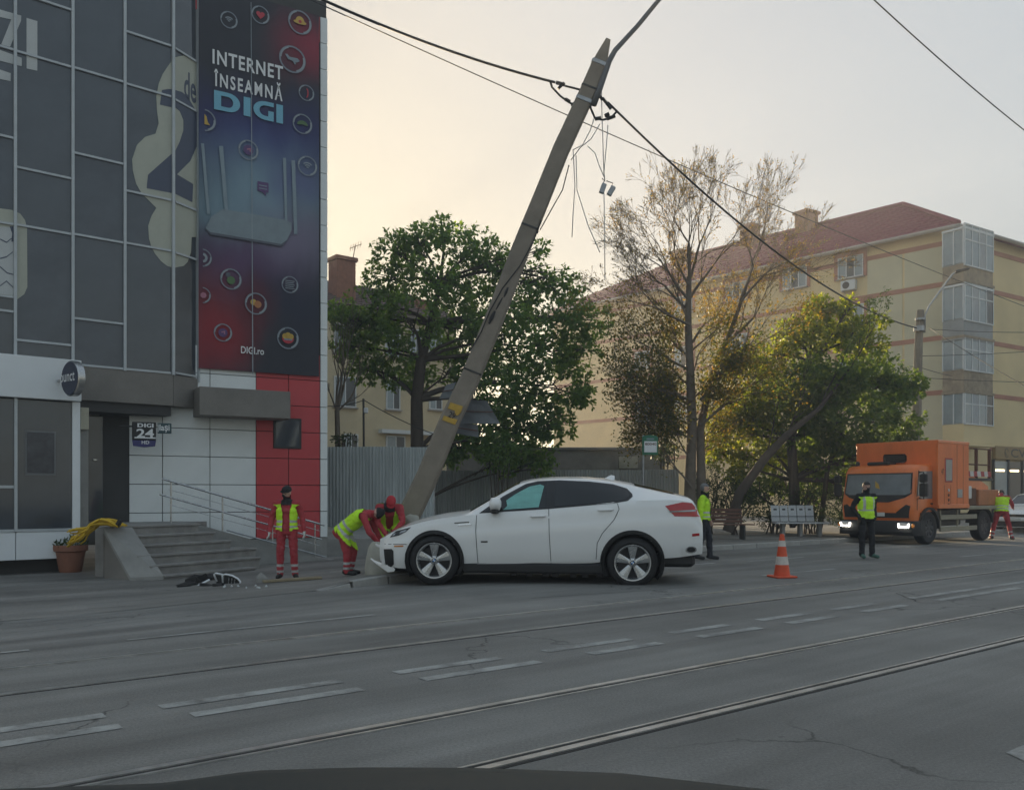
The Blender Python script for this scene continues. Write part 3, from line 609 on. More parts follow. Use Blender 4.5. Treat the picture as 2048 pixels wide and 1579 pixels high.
fit_text('Iași', MD, (A[0]+.04, B[0]-.04, A[1]+.02, B[1]-.03), .004, 'lettering', 'letter_white', sg2, .02)
ngon_obj([rect(A[0]+.008, A[0]+.02, A[1]+.03, B[1]-.03)], 'lettering', 'letter_white', sg2, MD, .006)
# ------------------------------------------------------------------ entrance steps, cheek wall, ramp, handrail
def hz(px, py, z): d = F*(CH-z)/(py-HY); return V(((px-CX)*d/F, d, z))
st = thing('entrance_steps', 'worn grey stone steps leading up to the office entrance', 'steps', (-6.3, 17.3, -.2))
MSx = fm(V((-6.57, 16.2, 0)), (.5, .866)); SI = MSx.inverted()
noses = [((314, 1152), (549, 1135), -.1), ((305, 1133), (549, 1114), .08), ((294, 1113), (525, 1095), .26), ((281, 1092), (484, 1080), .44), ((271, 1071), (442, 1063), .62), ((248, 1053), (400, 1046), .80)]
for i, (a, b, z) in enumerate(noses):
    A, B = SI @ hz(*a, z), SI @ hz(*b, z); y = (A.y+B.y)/2; y = .27*i+.02; x1 = B.x
    mb = MB(); dp = .5 if i == 5 else .75; xa = A.x+(.18, .16, .1, .08, .07, .0)[i]; mb.bbox(xa, x1, y, y+dp, z-.045, z, .008); mb.box(xa+.02, x1-.02, y+.03, y+dp-.02, -.45, z-.0455)
    mb.build('step', 'terrazzo', st, MSx)
mb = MB(); mb.prism([(-7.7, 17.75), (-7.0, 18.95), (-7.1, 20.35), (-8.9, 20.0), (-8.95, 18.95), (-8.35, 18.0)], -.45, .797, lambda u, v, w_: V((u, v, w_))); mb.build('landing', 'terrazzo', st, Matrix())
ck = thing('cheek_wall', 'sloping pale stone cheek slab beside the entrance steps', 'wall', hz(262, 1150, -.2))
tp = [p_+V((0, -.04, .03)) for p_ in (hz(208, 1059, .74), hz(266, 1057, .74), hz(329, 1154, -.14), hz(262, 1157, -.16))]
mb = MB(); dn = V((0, 0, -.07)); mb.add(tp+[p+dn for p in tp], [(0, 1, 2, 3), (7, 6, 5, 4), (0, 4, 5, 1), (1, 5, 6, 2), (2, 6, 7, 3), (3, 7, 4, 0)]); mb.build('coping_slab', 'concrete', ck, Matrix())
ins = [p.lerp((tp[0]+tp[1]+tp[2]+tp[3])/4, .06)+dn*1.05 for p in tp]; back = V((-.28, .5, 0))
bt = [V((p.x, p.y, -.5)) for p in ins]; mb = MB(); mb.add(ins+bt, [(0, 1, 2, 3), (7, 6, 5, 4), (0, 4, 5, 1), (1, 5, 6, 2), (2, 6, 7, 3), (3, 7, 4, 0)])
e = [ins[0], ins[1], ins[1]+back, ins[0]+back]; e2 = [V((p.x, p.y, -.5)) for p in e]; mb.add(e+e2, [(0, 1, 2, 3), (7, 6, 5, 4), (0, 4, 5, 1), (1, 5, 6, 2), (2, 6, 7, 3), (3, 7, 4, 0)])
mb.build('wall_body', 'concrete_dark', ck, Matrix())
mb = MB(); mb.bbox(-.16, .16, -.1, .1, 0, .2, .01); Mq = Matrix.Translation(hz(238, 1147, -.19)) @ Matrix.Rotation(R(40), 4, 'Z'); tag(mb.build('concrete_block', 'concrete', None, Mq), 'small pale concrete block leaning against the cheek slab', 'block')
ra = thing('access_ramp', 'grey concrete access ramp along the panel wall', 'ramp', MW @ V((2.2, -.6, -.2)))
mb = MB(); mb.prism([(-.6, -.5), (3.5, -.5), (3.5, -.12), (3.25, -.12), (.25, .80), (-.6, .80)], -1.25, -.03, lambda u, v, w_: V((u, w_, v))); mb.build('slope', 'concrete', ra, MW)
mb = MB(); mb.tube([V((1.0, -1.27, .62)), V((3.3, -1.27, -.07))], .02, 6); mb.build('edge_bar', 'galvanised', ra, MW)
hr = thing('handrail', 'steel tube handrail sloping down the access ramp', 'railing', MW @ V((2.2, -1.2, -.1)))
def rl(p, q, r, nme):
    A, B = fpx(MW, *p, -1.22), fpx(MW, *q, -1.22); mb = MB(); mb.tube([V((A[0], -1.22, A[1])), V((B[0], -1.22, B[1]))], r, 8); mb.build(nme, 'steel', hr, MW, smooth=40)
rl((325, 957), (649, 1050), .024, 'top_rail'); rl((319, 988), (643, 1078), .02, 'lower_rail')
for p, q in (((337, 978), (640, 1061)), ((337, 1008), (640, 1090))): rl(p, q, .007, 'cable')
for p, q in (((342, 964), (342, 1046)), ((445, 994), (445, 1078)), ((545, 1022), (545, 1100)), ((630, 1047), (630, 1122))): rl(p, q, .018, 'post')
# ------------------------------------------------------------------ things about the steps
pp = gp(141, 1143, h=sz); pot = thing('plant_pot', 'terracotta pot with a low green plant beside the cheek wall', 'plant pot', pp)
mb = MB(); mb.lathe([(.2, 0), (.215, .02), (.285, .42), (.325, .44), (.335, .5), (.33, .56), (.29, .56), (.27, .47), (.0, .46)], 28, None, False); mb.build('pot', 'terracotta', pot, smooth=35)
leafmat('leaf_pot', (.03, .06, .025), (.06, .09, .035), .3)
mb = MB(); rnd = random.Random(3)
for k in range(420):
    a = rnd.uniform(0, 6.28); r = .33*math.sqrt(rnd.random()); z = .5+rnd.random()*.3*(1-r*1.6); c = V((r*math.cos(a), r*math.sin(a), z)); d = V((rnd.gauss(0, 1), rnd.gauss(0, 1), rnd.gauss(.5, 1))).normalized(); e = d.orthogonal().normalized()
    mb.add([c-d*.05, c+e*.014, c+d*.05, c-e*.014], [(0, 1, 2, 3)])
mb.build('foliage', 'leaf_pot', pot, fix=False)
hp = tp[0]+V((.0, 0, .01)); rnd = random.Random(11)
hose = thing('yellow_hose', 'heap of bright yellow hose thrown over the cheek wall', 'hose', hp)
mb = MB()
for k in range(26):
    a = rnd.uniform(-.12, .3); pts = []; dr = rnd.uniform(.1, .75); r0 = rnd.uniform(.02, .17)
    for i in range(12):
        t = i/11; x = .32-t*(.75+.1*rnd.random())+rnd.gauss(0, .008); z = r0*math.sin(min(1, t*1.6)*math.pi)*.9+.03-max(0, t-.55)*dr*1.1; pts.append(V((x, a-.25*t+rnd.gauss(0, .014), z+rnd.gauss(0, .006))))
    mb.tube(pts, .014, 6)
mb.build('hose_coils', 'yellow_hose', hose, smooth=True); 
mb = MB(); mb.bbox(-.03, .04, -.05, .05, 0, .16, .01, Matrix.Translation((.28, -.05, .02)) @ Matrix.Rotation(.5, 4, 'Y')); mb.build('nozzle', 'black_plastic', hose)
bp_ = hz(177, 1044, .77); bo_ = thing('plastic_bottle', 'pale green plastic bottle standing behind the yellow hose', 'bottle', bp_+V((0, .2, .03)))
mb = MB(); mb.lathe([(.04, 0), (.046, .02), (.046, .15), (.035, .19), (.014, .225), (.014, .25)], 14); mb.build('body', 'bottle_green', bo_, smooth=True); mb = MB(); mb.lathe([(.017, .25), (.017, .27)], 10); mb.build('cap', 'letter_white', bo_)
# wreckage
dbp = gp(425, 1168, h=sz); db = thing('broken_grille', 'broken black car grille with chrome kidney frames lying on the pavement', 'car part', dbp)
def dq(px, py): return (at(px, py, dbp.y)-dbp)
mb = MB(); mb.tube([dq(*p)+V((0, .05, 0)) for p in ((444, 1166), (443, 1150), (449, 1148), (463, 1151), (474, 1157), (479, 1163), (478, 1168))], .017, 6); mb.tube([dq(*p)+V((0, .05, 0)) for p in ((432, 1163), (426, 1148), (430, 1146), (444, 1149))], .017, 6); mb.tube([dq(*p)-V((0, .05, 0)) for p in ((388, 1170), (391, 1174), (421, 1158))], .02, 6); pmat('chrome_bright', (.78, .8, .82), .3, .25, var=.05); mb.build('chrome_frame', 'chrome_bright', db, smooth=True)
mb = MB(); mb.add([dq(*p)+V((0, y, 0)) for y in (.07, .13) for p in ((444, 1168), (446, 1151), (464, 1153), (476, 1162), (478, 1169))], [(0, 1, 2, 3, 4), (9, 8, 7, 6, 5), (0, 5, 6, 1), (1, 6, 7, 2), (2, 7, 8, 3), (3, 8, 9, 4), (4, 9, 5, 0)])
mb.add([dq(*p)+V((0, y, 0)) for y in (.07, .13) for p in ((430, 1168), (428, 1150), (442, 1152), (441, 1168))], [(0, 1, 2, 3), (7, 6, 5, 4), (0, 4, 5, 1), (1, 5, 6, 2), (2, 6, 7, 3), (3, 7, 4, 0)]); mb.build('grille_mesh', 'black_plastic', db)
for k in range(3): mb = MB(); A = dq(455+k*6, 1168); B = dq(456+k*6, 1154+k*2); mb.tube([A+V((0, .05, 0)), B+V((0, .05, 0))], .008, 4); mb.build('grille_bar', 'steel', db)
mb = MB(); rnd = random.Random(5)
def shard(mb, c, r, h):
    n = rnd.randint(5, 7); q = [c+V((r*rnd.uniform(.5, 1.2)*math.cos(6.28*k/n), r*rnd.uniform(.4, 1)*math.sin(6.28*k/n), rnd.uniform(0, h))) for k in range(n)]; t = c+V((0, 0, h*rnd.uniform(.6, 1.2)+.015))
    b = [V((p.x, p.y, c.z)) for p in q]; mb.add(q+[t]+b, [(k, (k+1) % n, n) for k in range(n)]+[(n+1+k, n+1+(k+1) % n, (k+1) % n, k) for k in range(n)])
for k, (px, py, r, h) in enumerate(((372, 1171, .2, .06), (385, 1166, .22, .13), (400, 1163, .2, .16), (415, 1160, .16, .14), (360, 1174, .14, .03), (410, 1172, .18, .05), (432, 1172, .14, .05))):
    c = gp(px, py, h=sz)+V((0, .1, 0)); mb = MB(); shard(mb, V((0, 0, 0)), r, h)
    tag(mb.build('bumper_shard', 'black_plastic', None, Matrix.Translation(c)), 'black plastic shard in the wreckage heap beside the broken chrome grille', 'debris', 'black plastic shards in the wreckage heap')
for k in range(9):
    px = rnd.choice((436, 450, 463, 484, 485, 508, 525)); c = gp(px+rnd.uniform(-9, 9), 1172+rnd.uniform(-3, 4), h=sz); mb = MB(); shard(mb, V((0, 0, 0)), .022, .02)
    tag(mb.build('glass_chip', 'vinyl_white', None, Matrix.Translation(c)), 'small pale chip of broken headlamp on the pavement', 'debris', 'pale chips from the crash')
A, B = gp(522, 1166, h=sz), gp(640, 1158, h=sz); mb = MB(); d = (B-A); L_ = d.length
pmat('wood_plank', (.27, .22, .14), .8, var=.25, scale=4, stretch=(.4, 4, 4)); mb.bbox(0, L_, -.1, .1, .0, .04, .006); Mp = Matrix.Translation(A+V((0, .1, .006))) @ Matrix.Rotation(math.atan2(d.y, d.x), 4, 'Z') @ Matrix.Rotation(-math.atan2(d.z, d.xy.length), 4, 'Y')
tag(mb.build('wooden_plank', 'wood_plank', None, Mp), 'pale wooden plank lying on the pavement at the worker\'s feet', 'plank')
c = gp(522, 1164, h=sz); mb = MB(); shard(mb, V((0, 0, 0)), .16, .16); mb.v = [V((p.x, p.y*.6, p.z)) for p in mb.v]; tag(mb.build('concrete_rubble', 'concrete', None, Matrix.Translation(c)), 'grey lump of broken concrete at the end of the plank', 'rubble')
# ------------------------------------------------------------------ yellow apartment block on the right
pmat('yellow_render', (.70, .555, .31), .88, var=.1, scale=.5, bump=.15, bscale=30)
pmat('grey_render', (.6, .55, .385), .88, var=.1, scale=.5, bump=.15, bscale=30)
pmat('pink_band', (.42, .2, .14), .85, var=.12, scale=1)
pmat('roof_red', (.17, .022, .055), .8, var=.15, scale=2, spec=.15)
pmat('brick', (.26, .12, .075), .9, var=.25, scale=6, bump=.3, bscale=12)
pmat('pvc_white', (.6, .62, .62), .45, var=.05)
pmat('balcony_grey', (.27, .28, .28), .6, var=.2, scale=1.5)
pmat('balcony_worn', (.3, .24, .17), .85, var=.35, scale=3)
pmat('curtain', (.38, .4, .41), .8, var=.2, scale=4, stretch=(6, 6, .5))
pmat('gutter', (.33, .3, .27), .6, var=.1)
pmat('window_dark', (.03, .035, .04), .1, var=.3, scale=1, spec=.7)
pmat('window_sky', (.24, .29, .31), .12, var=.25, scale=.8, spec=.8)
YC = V((22.9, 45.4, 0)); lD = V((-.68, .733, 0)); rD = V((.837, .547, 0)); MLf = fm(YC, -lD); MRf = fm(YC, rD)
# left face runs along x<0 of MLf ; right face along x>0 of MRf
ap = thing('apartment_block', 'yellow rendered five storey apartment block with dark red tiled hip roof', 'building', (22.9, 45.4, 0))
LLEN, RLEN, ZE = 29., 30., 15.25
A, B, C_, D_ = YC, YC+lD*LLEN, YC+lD*LLEN+rD*RLEN, YC+rD*RLEN
def zup(p, z): return V((p.x, p.y, z))
mb = MB(); b4 = [A, B, C_, D_]; mb.add([zup(p, -.3) for p in b4]+[zup(p, ZE) for p in b4], [(0, 1, 2, 3), (7, 6, 5, 4), (0, 4, 5, 1), (1, 5, 6, 2), (2, 6, 7, 3), (3, 7, 4, 0)]); mb.build('wall', 'yellow_render', ap, Matrix())
xg0, xg1 = fpx(MLf, 1735, 600)[0], fpx(MLf, 1893, 600)[0]
zbands = [fpx(MLf, 1900, y)[1] for y in (484, 566, 673, 783, 893)]
for i in range(4):
    for xa, xb in ((xg0, fpx(MLf, 1807, 600)[0]-.06), (fpx(MLf, 1807, 600)[0]+.06, xg1)):
        mb = MB(); mb.box(xa, xb, -.02, .02, zbands[i+1]+.14, zbands[i]-.14); mb.build('render_field', 'grey_render', ap, MLf)
for z in zbands[:5]:
    mb = MB(); mb.box(-LLEN+.1, -.05, -.03, .02, z-.12, z+.12); mb.build('string_course', 'pink_band', ap, MLf)
    mb = MB(); mb.box(3.5, RLEN-.1, -.03, .02, z-.12, z+.12); mb.build('string_course', 'pink_band', ap, MRf)
# roof: hip with ridge
def rp(a, r, z): return zup(YC+lD*a+rD*r, z)
ov = .55; e = [rp(-ov, -ov, ZE), rp(LLEN+ov, -ov, ZE), rp(LLEN+ov, 12+ov, ZE), rp(-ov, 12+ov, ZE)]
rid = [rp(6.1, 6, 19.0), rp(LLEN-6, 6, 19.0)]
mb = MB(); mb.add(e+rid, [(0, 1, 5, 4), (1, 2, 5), (2, 3, 4, 5), (3, 0, 4), (3, 2, 1, 0)]); rf = mb.build('roof', 'roof_red', ap, Matrix())
mb = MB(); mb.add([rp(-ov, -ov+.02, ZE-.02), rp(-ov, RLEN, ZE-.02), rp(5, RLEN, ZE+3), rp(5, 12, ZE+3), rp(6, 6.2, 18.8)], [(0, 1, 2, 3, 4)]); mb.build('roof_wing', 'roof_red', ap, Matrix())
for i in range(1, 13):                                                # tile courses standing proud on the long slope
    t = i/13; p0, p1 = e[0].lerp(rid[0], t), e[1].lerp(rid[1], t); mb = MB(); mb.tube([p0, p1], .07, 5); mb.build('tile_course', 'roof_red', rf, Matrix())
n_seam = 46
for i in range(1, n_seam):
    t = i/n_seam; q0 = e[0].lerp(e[1], t); x = t*(LLEN+2*ov)-ov
    a_t = clamp(min((x+ov)/(6.1+ov), (LLEN+ov-x)/(6+ov)), 0, 1); nrm = rp(x, lerp(-ov, 6, a_t), lerp(ZE, 19.0, a_t)); mb = MB(); mb.tube([q0+V((0, 0, .02)), nrm+V((0, 0, .02))], .035, 4); mb.build('roof_rib', 'roof_red', rf, Matrix())
mb = MB(); mb.tube([e[0]+V((0, 0, .08)), rid[0]+V((0, 0, .1)), rid[1]+V((0, 0, .1))], .14, 6); mb.build('ridge_cap', 'roof_red', rf, Matrix())
mb = MB(); mb.tube([rp(-ov, -ov, ZE-.06), rp(LLEN+ov, -ov, ZE-.06)], .1, 6); mb.build('gutter', 'gutter', ap, Matrix())
mb = MB(); mb.tube([rp(-ov, -ov, ZE-.06), rp(-ov, RLEN, ZE-.06)], .1, 6); mb.build('gutter', 'gutter', ap, Matrix())
for px, py, w_ in ((1613, 430, 1.15), (1500, 457, .95), (1360, 508, .9)):
    d = 57.5+(1613-px)*.022; c = at(px, py, d); mb = MB(); mb.bbox(-w_/2, w_/2, -.5, .5, -3.2, 0, .02, fm(c, rD)); mb.bbox(-w_/2-.12, w_/2+.12, -.6, .6, 0, .2, .02, fm(c, rD)); mb.build('chimney', 'brick', ap, Matrix())
def wnd(par, M, px0, py0, px1, py1, y=0., cols=3, mat='window_sky', sill=True, fr='pvc_white', reveal=None, split=None):
    x0, za = fpx(M, px0, py1, y); x1, zc_ = fpx(M, px1, py0, y); za, zc_ = min(za, zc_), max(za, zc_)
    f = thing_part('window', par, M, (x0+x1)/2, y, za) if False else None
    mb = MB(); t = .06; mb.box(x0, x1, y-.05, y+.03, zc_-t, zc_); mb.box(x0, x1, y-.05, y+.03, za, za+t)
    for k in range(cols+1): xx = lerp(x0+t/2, x1-t/2, k/cols); mb.box(xx-t/2, xx+t/2, y-.048, y+.03, za+t, zc_-t)
    o = mb.build('window', fr, par, M)
    for k in range(cols):
        xa, xb = lerp(x0+t/2, x1-t/2, k/cols)+t/2, lerp(x0+t/2, x1-t/2, (k+1)/cols)-t/2
        mm = mat if not isinstance(mat, (list, tuple)) else mat[k % len(mat)]
        zz = [za+t, zc_-t] if split is None else [za+t, lerp(za, zc_, split)-.03, lerp(za, zc_, split)+.03, zc_-t]
        for q in range(0, len(zz), 2): mb = MB(); mb.box(xa, xb, y-.02+random.uniform(-.006, .006), y+.01, zz[q], zz[q+1]); mb.build('pane', mm, o, M)
        if split is not None: mb = MB(); mb.box(xa, xb, y-.047, y+.02, zz[1], zz[2]); mb.build('glazing_bar', fr, o, M)
    if sill: mb = MB(); mb.box(x0-.08, x1+.08, y-.14, y+.02, za-.07, za-.004); mb.build('sill', 'gutter', o, M)
    if reveal: mb = MB(); mb.box(x0-.22, x0-.01, y-.035, y+.02, za-.05, zc_+.3); mb.box(x0-.005, x1+.2, y-.035, y+.02, zc_+.01, zc_+.3); mb.box(x1+.01, x1+.2, y-.035, y+.02, za-.05, zc_+.005); mb.build('surround', reveal, o, M)
    return o
for (a, b, c, d) in ((1566, 528, 1614, 581), (1676, 507, 1727, 560), (1677, 606, 1728, 660), (1566, 640, 1614, 690), (1452, 560, 1495, 606), (1452, 665, 1495, 710), (1350, 588, 1385, 630), (1350, 690, 1385, 735), (1566, 745, 1614, 800), (1677, 715, 1728, 770), (1350, 790, 1385, 840), (1270, 700, 1300, 740), (1270, 800, 1300, 845)):
    wnd(ap, MLf, a, b, c, d, -.03, 3, ['window_sky', 'window_dark', 'window_sky'], True, 'pvc_white', 'pink_band')
# enclosed balconies stacked next to the corner
BY = -1.15
for i, (yt, ym, yb, pm) in enumerate(((462, 530, 562, 'balcony_worn'), (574, 640, 672, 'balcony_grey'), (681, 740, 782, 'balcony_worn'), (787, 848, 886, 'yellow_render'))):
    xa = fpx(MRf, 1928, 600, BY)[0]; xb = fpx(MRf, 1986, 600, BY)[0]
    zt, zm, zl = fpx(MRf, 1945, yt, BY)[1], fpx(MRf, 1945, ym, BY)[1], fpx(MRf, 1945, yb, BY)[1]
    bal = thing('balcony_%d' % i, 'x', 'x') if False else None
    mb = MB(); mb.bbox(xa, xb, BY, -.02, zl, zm, .02); par_o = mb.build('balcony_parapet', pm, ap, MRf)
    mb = MB(); mb.box(xa+.02, xb-.02, BY+.05, -.03, zm, zt); bk = mb.build('balcony_interior', 'curtain', ap, MRf)
    mb = MB(); mb.bbox(xa-.05, xb+.05, BY-.05, 0, zt, zt+.12, .01); mb.build('balcony_roof', 'pvc_white' if i < 2 else 'balcony_grey', ap, MRf)
    mb = MB(); mb.bbox(xa-.06, xb+.06, BY-.07, 0, zl-.14, zl-.003, .01); mb.build('balcony_slab', 'balcony_worn' if i < 3 else 'yellow_render', ap, MRf)
    wnd(ap, MRf, 1928, yt+1, 1986, ym, BY-.01, 4, ['window_sky', 'window_sky', 'curtain', 'window_sky'] if i % 2 == 0 else ['window_sky', 'curtain', 'window_sky', 'window_dark'], False, 'pvc_white', None, .62)
    # side glazing of the balcony, facing left
    MBs = fm(MRf @ V((xa, BY, 0)), (MRf.to_3x3() @ V((0, -1, 0))).xy); 
    mb = MB(); mb.box(-1.1, -.03, -.02, .02, zm+.05, zt-.05); sw = mb.build('side_window', 'window_sky', ap, MBs)
    for xx in (-1.12, -.55, -.05): mb = MB(); mb.box(xx, xx+.06, -.05, .0, zm, zt); mb.build('side_frame', 'pvc_white', ap, MBs)
mb = MB(); mb.box(fpx(MRf, 1999, 880)[0], RLEN, -.25, .02, 0, zbands[4]-.2); 
# shop at street level
xs = 3.7; zs1 = fpx(MRf, 2030, 893, -.2)[1]; zs0 = fpx(MRf, 2030, 919, -.2)[1]
pmat('fascia_ochre', (.3, .2, .085), .6, var=.1); pmat('sign_dark', (.03, .03, .03), .5, var=.1)
mb = MB(); mb.bbox(xs, RLEN-2, -.22, -.01, zs0, zs1, .02); mb.build('shop_fascia', 'fascia_ochre', ap, MRf)
for k in range(7):
    xa = xs+k*1.5; mb = MB(); mb.box(xa+.08, xa+1.42, -.1, -.05, .15, zs0-.1); mb.build('shop_pane', 'window_sky' if k % 3 == 0 else 'window_dark', ap, MRf)
    mb = MB(); mb.box(xa-.06, xa+.06, -.16, -.03, 0, zs0-.02); mb.build('shop_frame', 'dark_metal', ap, MRf)
lamp_m = pmat('lamp_warm', (.8, .6, .3), .5, var=0, emit=(1, .72, .35), es=3.0)
for k in range(3): mb = MB(); mb.box(xs+.2+k*1.5, xs+1.1+k*1.5, -.115, -.105, zs0-.65, zs0-.56); mb.build('shop_light', 'lamp_warm', ap, MRf)
A_, B_ = fpx(MRf, 2022, 914, -.23), fpx(MRf, 2062, 899, -.23); fit_text('CVP.', MRf, (A_[0], B_[0]+.25, A_[1], B_[1]), -.228, 'shop_lettering', 'sign_dark', ap, .01)
A_, B_ = fpx(MRf, 2006, 915, -.23), fpx(MRf, 2021, 896, -.23); cx_, cz_ = (A_[0]+B_[0])/2, (A_[1]+B_[1])/2; r_ = (B_[1]-A_[1])*.5
ngon_obj(band(cx_, cz_, (r_*.75, r_), (r_*.6, r_*.85), 20, 330, 14)+[[(cx_-r_*.6, cz_), (cx_+r_*.1, cz_-r_*.7), (cx_+r_*.2, cz_-r_*.55), (cx_-r_*.5, cz_+r_*.15)]], 'shop_logo', 'sign_dark', ap, MRf, -.228)
# air conditioner
c = at(1696, 580, 49.2); q = fpx(MLf, 1696, 580, -.3); mb = MB(); mb.bbox(q[0]-.42, q[0]+.42, -.36, -.05, q[1], q[1]+.56, .02); ac = mb.build('air_conditioner', 'pvc_white', None, MLf); tag(ac, 'white air conditioner unit under a top floor window of the yellow block', 'air conditioner')
mb = MB(); mb.lathe([(.2, 0), (.2, .012)], 20, MLf @ Matrix.Translation((q[0]-.1, -.362, q[1]+.28)) @ Matrix.Rotation(R(90), 4, 'X')); mb.build('fan_grille', 'dark_metal', ac, Matrix())
mb = MB(); mb.box(q[0]-.35, q[0]-.31, -.34, 0, q[1]-.06, q[1]-.003); mb.build('bracket', 'galvanised', ac, MLf); mb = MB(); mb.box(q[0]+.31, q[0]+.35, -.34, 0, q[1]-.06, q[1]-.003); mb.build('bracket', 'galvanised', ac, MLf)
# ------------------------------------------------------------------ paler block behind the trees
pmat('ochre_wall', (.55, .46, .3), .9, var=.12, scale=.6, bump=.15, bscale=20); pmat('roof_brown', (.12, .075, .06), .85, var=.25, scale=4, bump=.3, bscale=8)
HB = V((-6.3, 47, 0)); MH = fm(HB, U2)
hb = thing('rear_block', 'pale ochre apartment block with brown tiled roof behind the trees', 'building', (-6.3, 47, 0))
zeave = fpx(MH, 660, 606)[1]
mb = MB(); mb.box(-14, 4.0, 0, 11, -.4, zeave); mb.build('wall', 'ochre_wall', hb, MH)
mb = MB(); mb.prism([(-.6, zeave-.05), (5.5, zeave+2.6), (11.6, zeave-.05)], -14.5, 4.4, lambda u, v, w_: V((w_, u, v))); rf2 = mb.build('roof', 'roof_brown', hb, MH)
for i in range(1, 12): t = i/12; mb = MB(); mb.tube([V((-14.5, lerp(-.6, 5.5, t), lerp(zeave-.05, zeave+2.6, t)+.01)), V((4.4, lerp(-.6, 5.5, t), lerp(zeave-.05, zeave+2.6, t)+.01))], .045, 4); mb.build('tile_course', 'roof_brown', rf2, MH)
mb = MB(); mb.box(-14.2, 4.2, -.25, .0, zeave-.35, zeave-.06); mb.build('cornice', 'gutter', hb, MH)
c = at(684, 590, 46.5); mb = MB(); mb.bbox(-.55, .55, -.5, .5, -1.0, 1.75, .02, fm(c, U2)); mb.bbox(-.65, .65, -.6, .6, 1.75, 1.95, .02, fm(c, U2)); mb.build('chimney', 'brick', hb, Matrix())
c2 = at(838, 640, 50); mb = MB(); mb.bbox(-.45, .45, -.5, .5, -2, 1.1, .02, fm(c2, U2)); mb.build('chimney', 'brick', hb, Matrix())
for (a, b, c, d) in ((668, 755, 712, 812), (772, 760, 800, 818), (858, 795, 884, 818), (688, 868, 716, 905), (772, 872, 810, 905), (668, 650, 705, 705), (770, 655, 800, 710), (858, 662, 884, 715), (820, 660, 842, 712)):
    wnd(hb, MH, a, b, c, d, -.02, 2, ['window_sky', 'window_dark'], True, 'pvc_white', None)
mb = MB(); q = fpx(MH, 757, 862); mb.box(q[0], q[0]+3.4, -.4, 0, q[1]-.1, q[1]+.1); mb.build('door_hood', 'pvc_white', hb, MH)
pmat('lit_window', (.7, .45, .2), .4, var=.1, emit=(1, .6, .25), es=1.2)
an = thing('roof_aerial', 'thin television aerial on the brown roof by the brick chimney', 'aerial', at(703, 530, 47.5))
mb = MB(); P = lambda x, y: at(x, y, 47.5); B0 = at(703, 530, 47.5)
mb.tube([P(701, 545), P(711, 489)], .025, 5); mb.tube([P(699, 497), P(724, 488)], .02, 5)
for k in range(5): a = P(701+k*5, 496-k*2); mb.tube([a+V((-.02, 0, -.18)), a+V((.03, 0, .18))], .012, 4)
mb.tube([P(700, 526), P(714, 531)], .012, 4); mb.tube([P(700, 522), P(714, 526)], .012, 4)
mb.build('mast', 'rust', an, Matrix())
# low grey outbuilding under the orange facade end
# ------------------------------------------------------------------ corrugated sheet fences
def corr(w_, h, amp=.018, pitch=.09):
    n = int(w_/pitch)*4; mb = MB(); rows_ = [[], []]
    for i in range(n+1):
        x = w_*i/n; y = amp*(1 if (i % 4) in (1, 2) else -1); rows_[0].append(V((x, y, 0))); rows_[1].append(V((x, y, h)))
    mb.v = rows_[0]+rows_[1]
    for i in range(n): mb.f.append([i, i+1, n+1+i+1, n+1+i]); mb.m.append(0)
    mb.v += [p+V((0, .004, 0)) for p in mb.v]; m_ = 2*(n+1)
    for i in range(n): mb.f.append([m_+i+1, m_+i, m_+n+1+i, m_+n+1+i+1]); mb.m.append(0)
    return mb
def fence(name, label, A, B, h, mats, w_, zb_):
    d = (B-A); L_ = d.length; a = math.atan2(d.y, d.x); f = thing(name, label, 'fence', (A+B)/2+V((0, 0, zb_)))
    n = round(L_/w_); w2 = L_/n; proto = {}
    for k in range(n):
        mt = mats[k % len(mats)]
        if mt not in proto: o = corr(w2, h).build('fence_sheet', mt, f, Matrix(), fix=False); proto[mt] = o
        else: o = copy_obj(proto[mt], f)
        if 'c0' not in f: pass
        p = A+d*((k+.5)/n); o.location = V((p.x, p.y, zb_+random.uniform(-.02, .02)))-V(f.location); o.rotation_euler = (random.uniform(-.01, .01), 0, a)
    mb = MB(); nn = V((-d.y, d.x, 0)).normalized()*.05
    for z in (.4, h-.35): mb = MB(); mb.tube([A+nn+V((0, 0, zb_+z)), B+nn+V((0, 0, zb_+z))], .025, 4); mb.build('rail', 'galvanised', f, Matrix())
    for k in range(n+1): p = A+d*(k/n)+nn*1.6; mb = MB(); mb.tube([p+V((0, 0, zb_-.4)), p+V((0, 0, zb_+h-.02))], .03, 6); mb.build('post', 'galvanised', f, Matrix())
    return f
fence('sheet_fence', 'tall pale grey corrugated sheet fence beside the office wall', V((-5.15, 24, 0)), V((-2.15, 24.0, 0)), 2.2, ['sheet_a', 'sheet_b', 'sheet_b'], 1.05, .53)
fence('sheet_fence', 'long dark corrugated sheet fence behind the white car', V((-3.28, 30.5, 0)), V((5.62, 29.6, 0)), 2.15, ['sheet_c', 'sheet_c', 'sheet_b', 'sheet_c'], .98, .12)
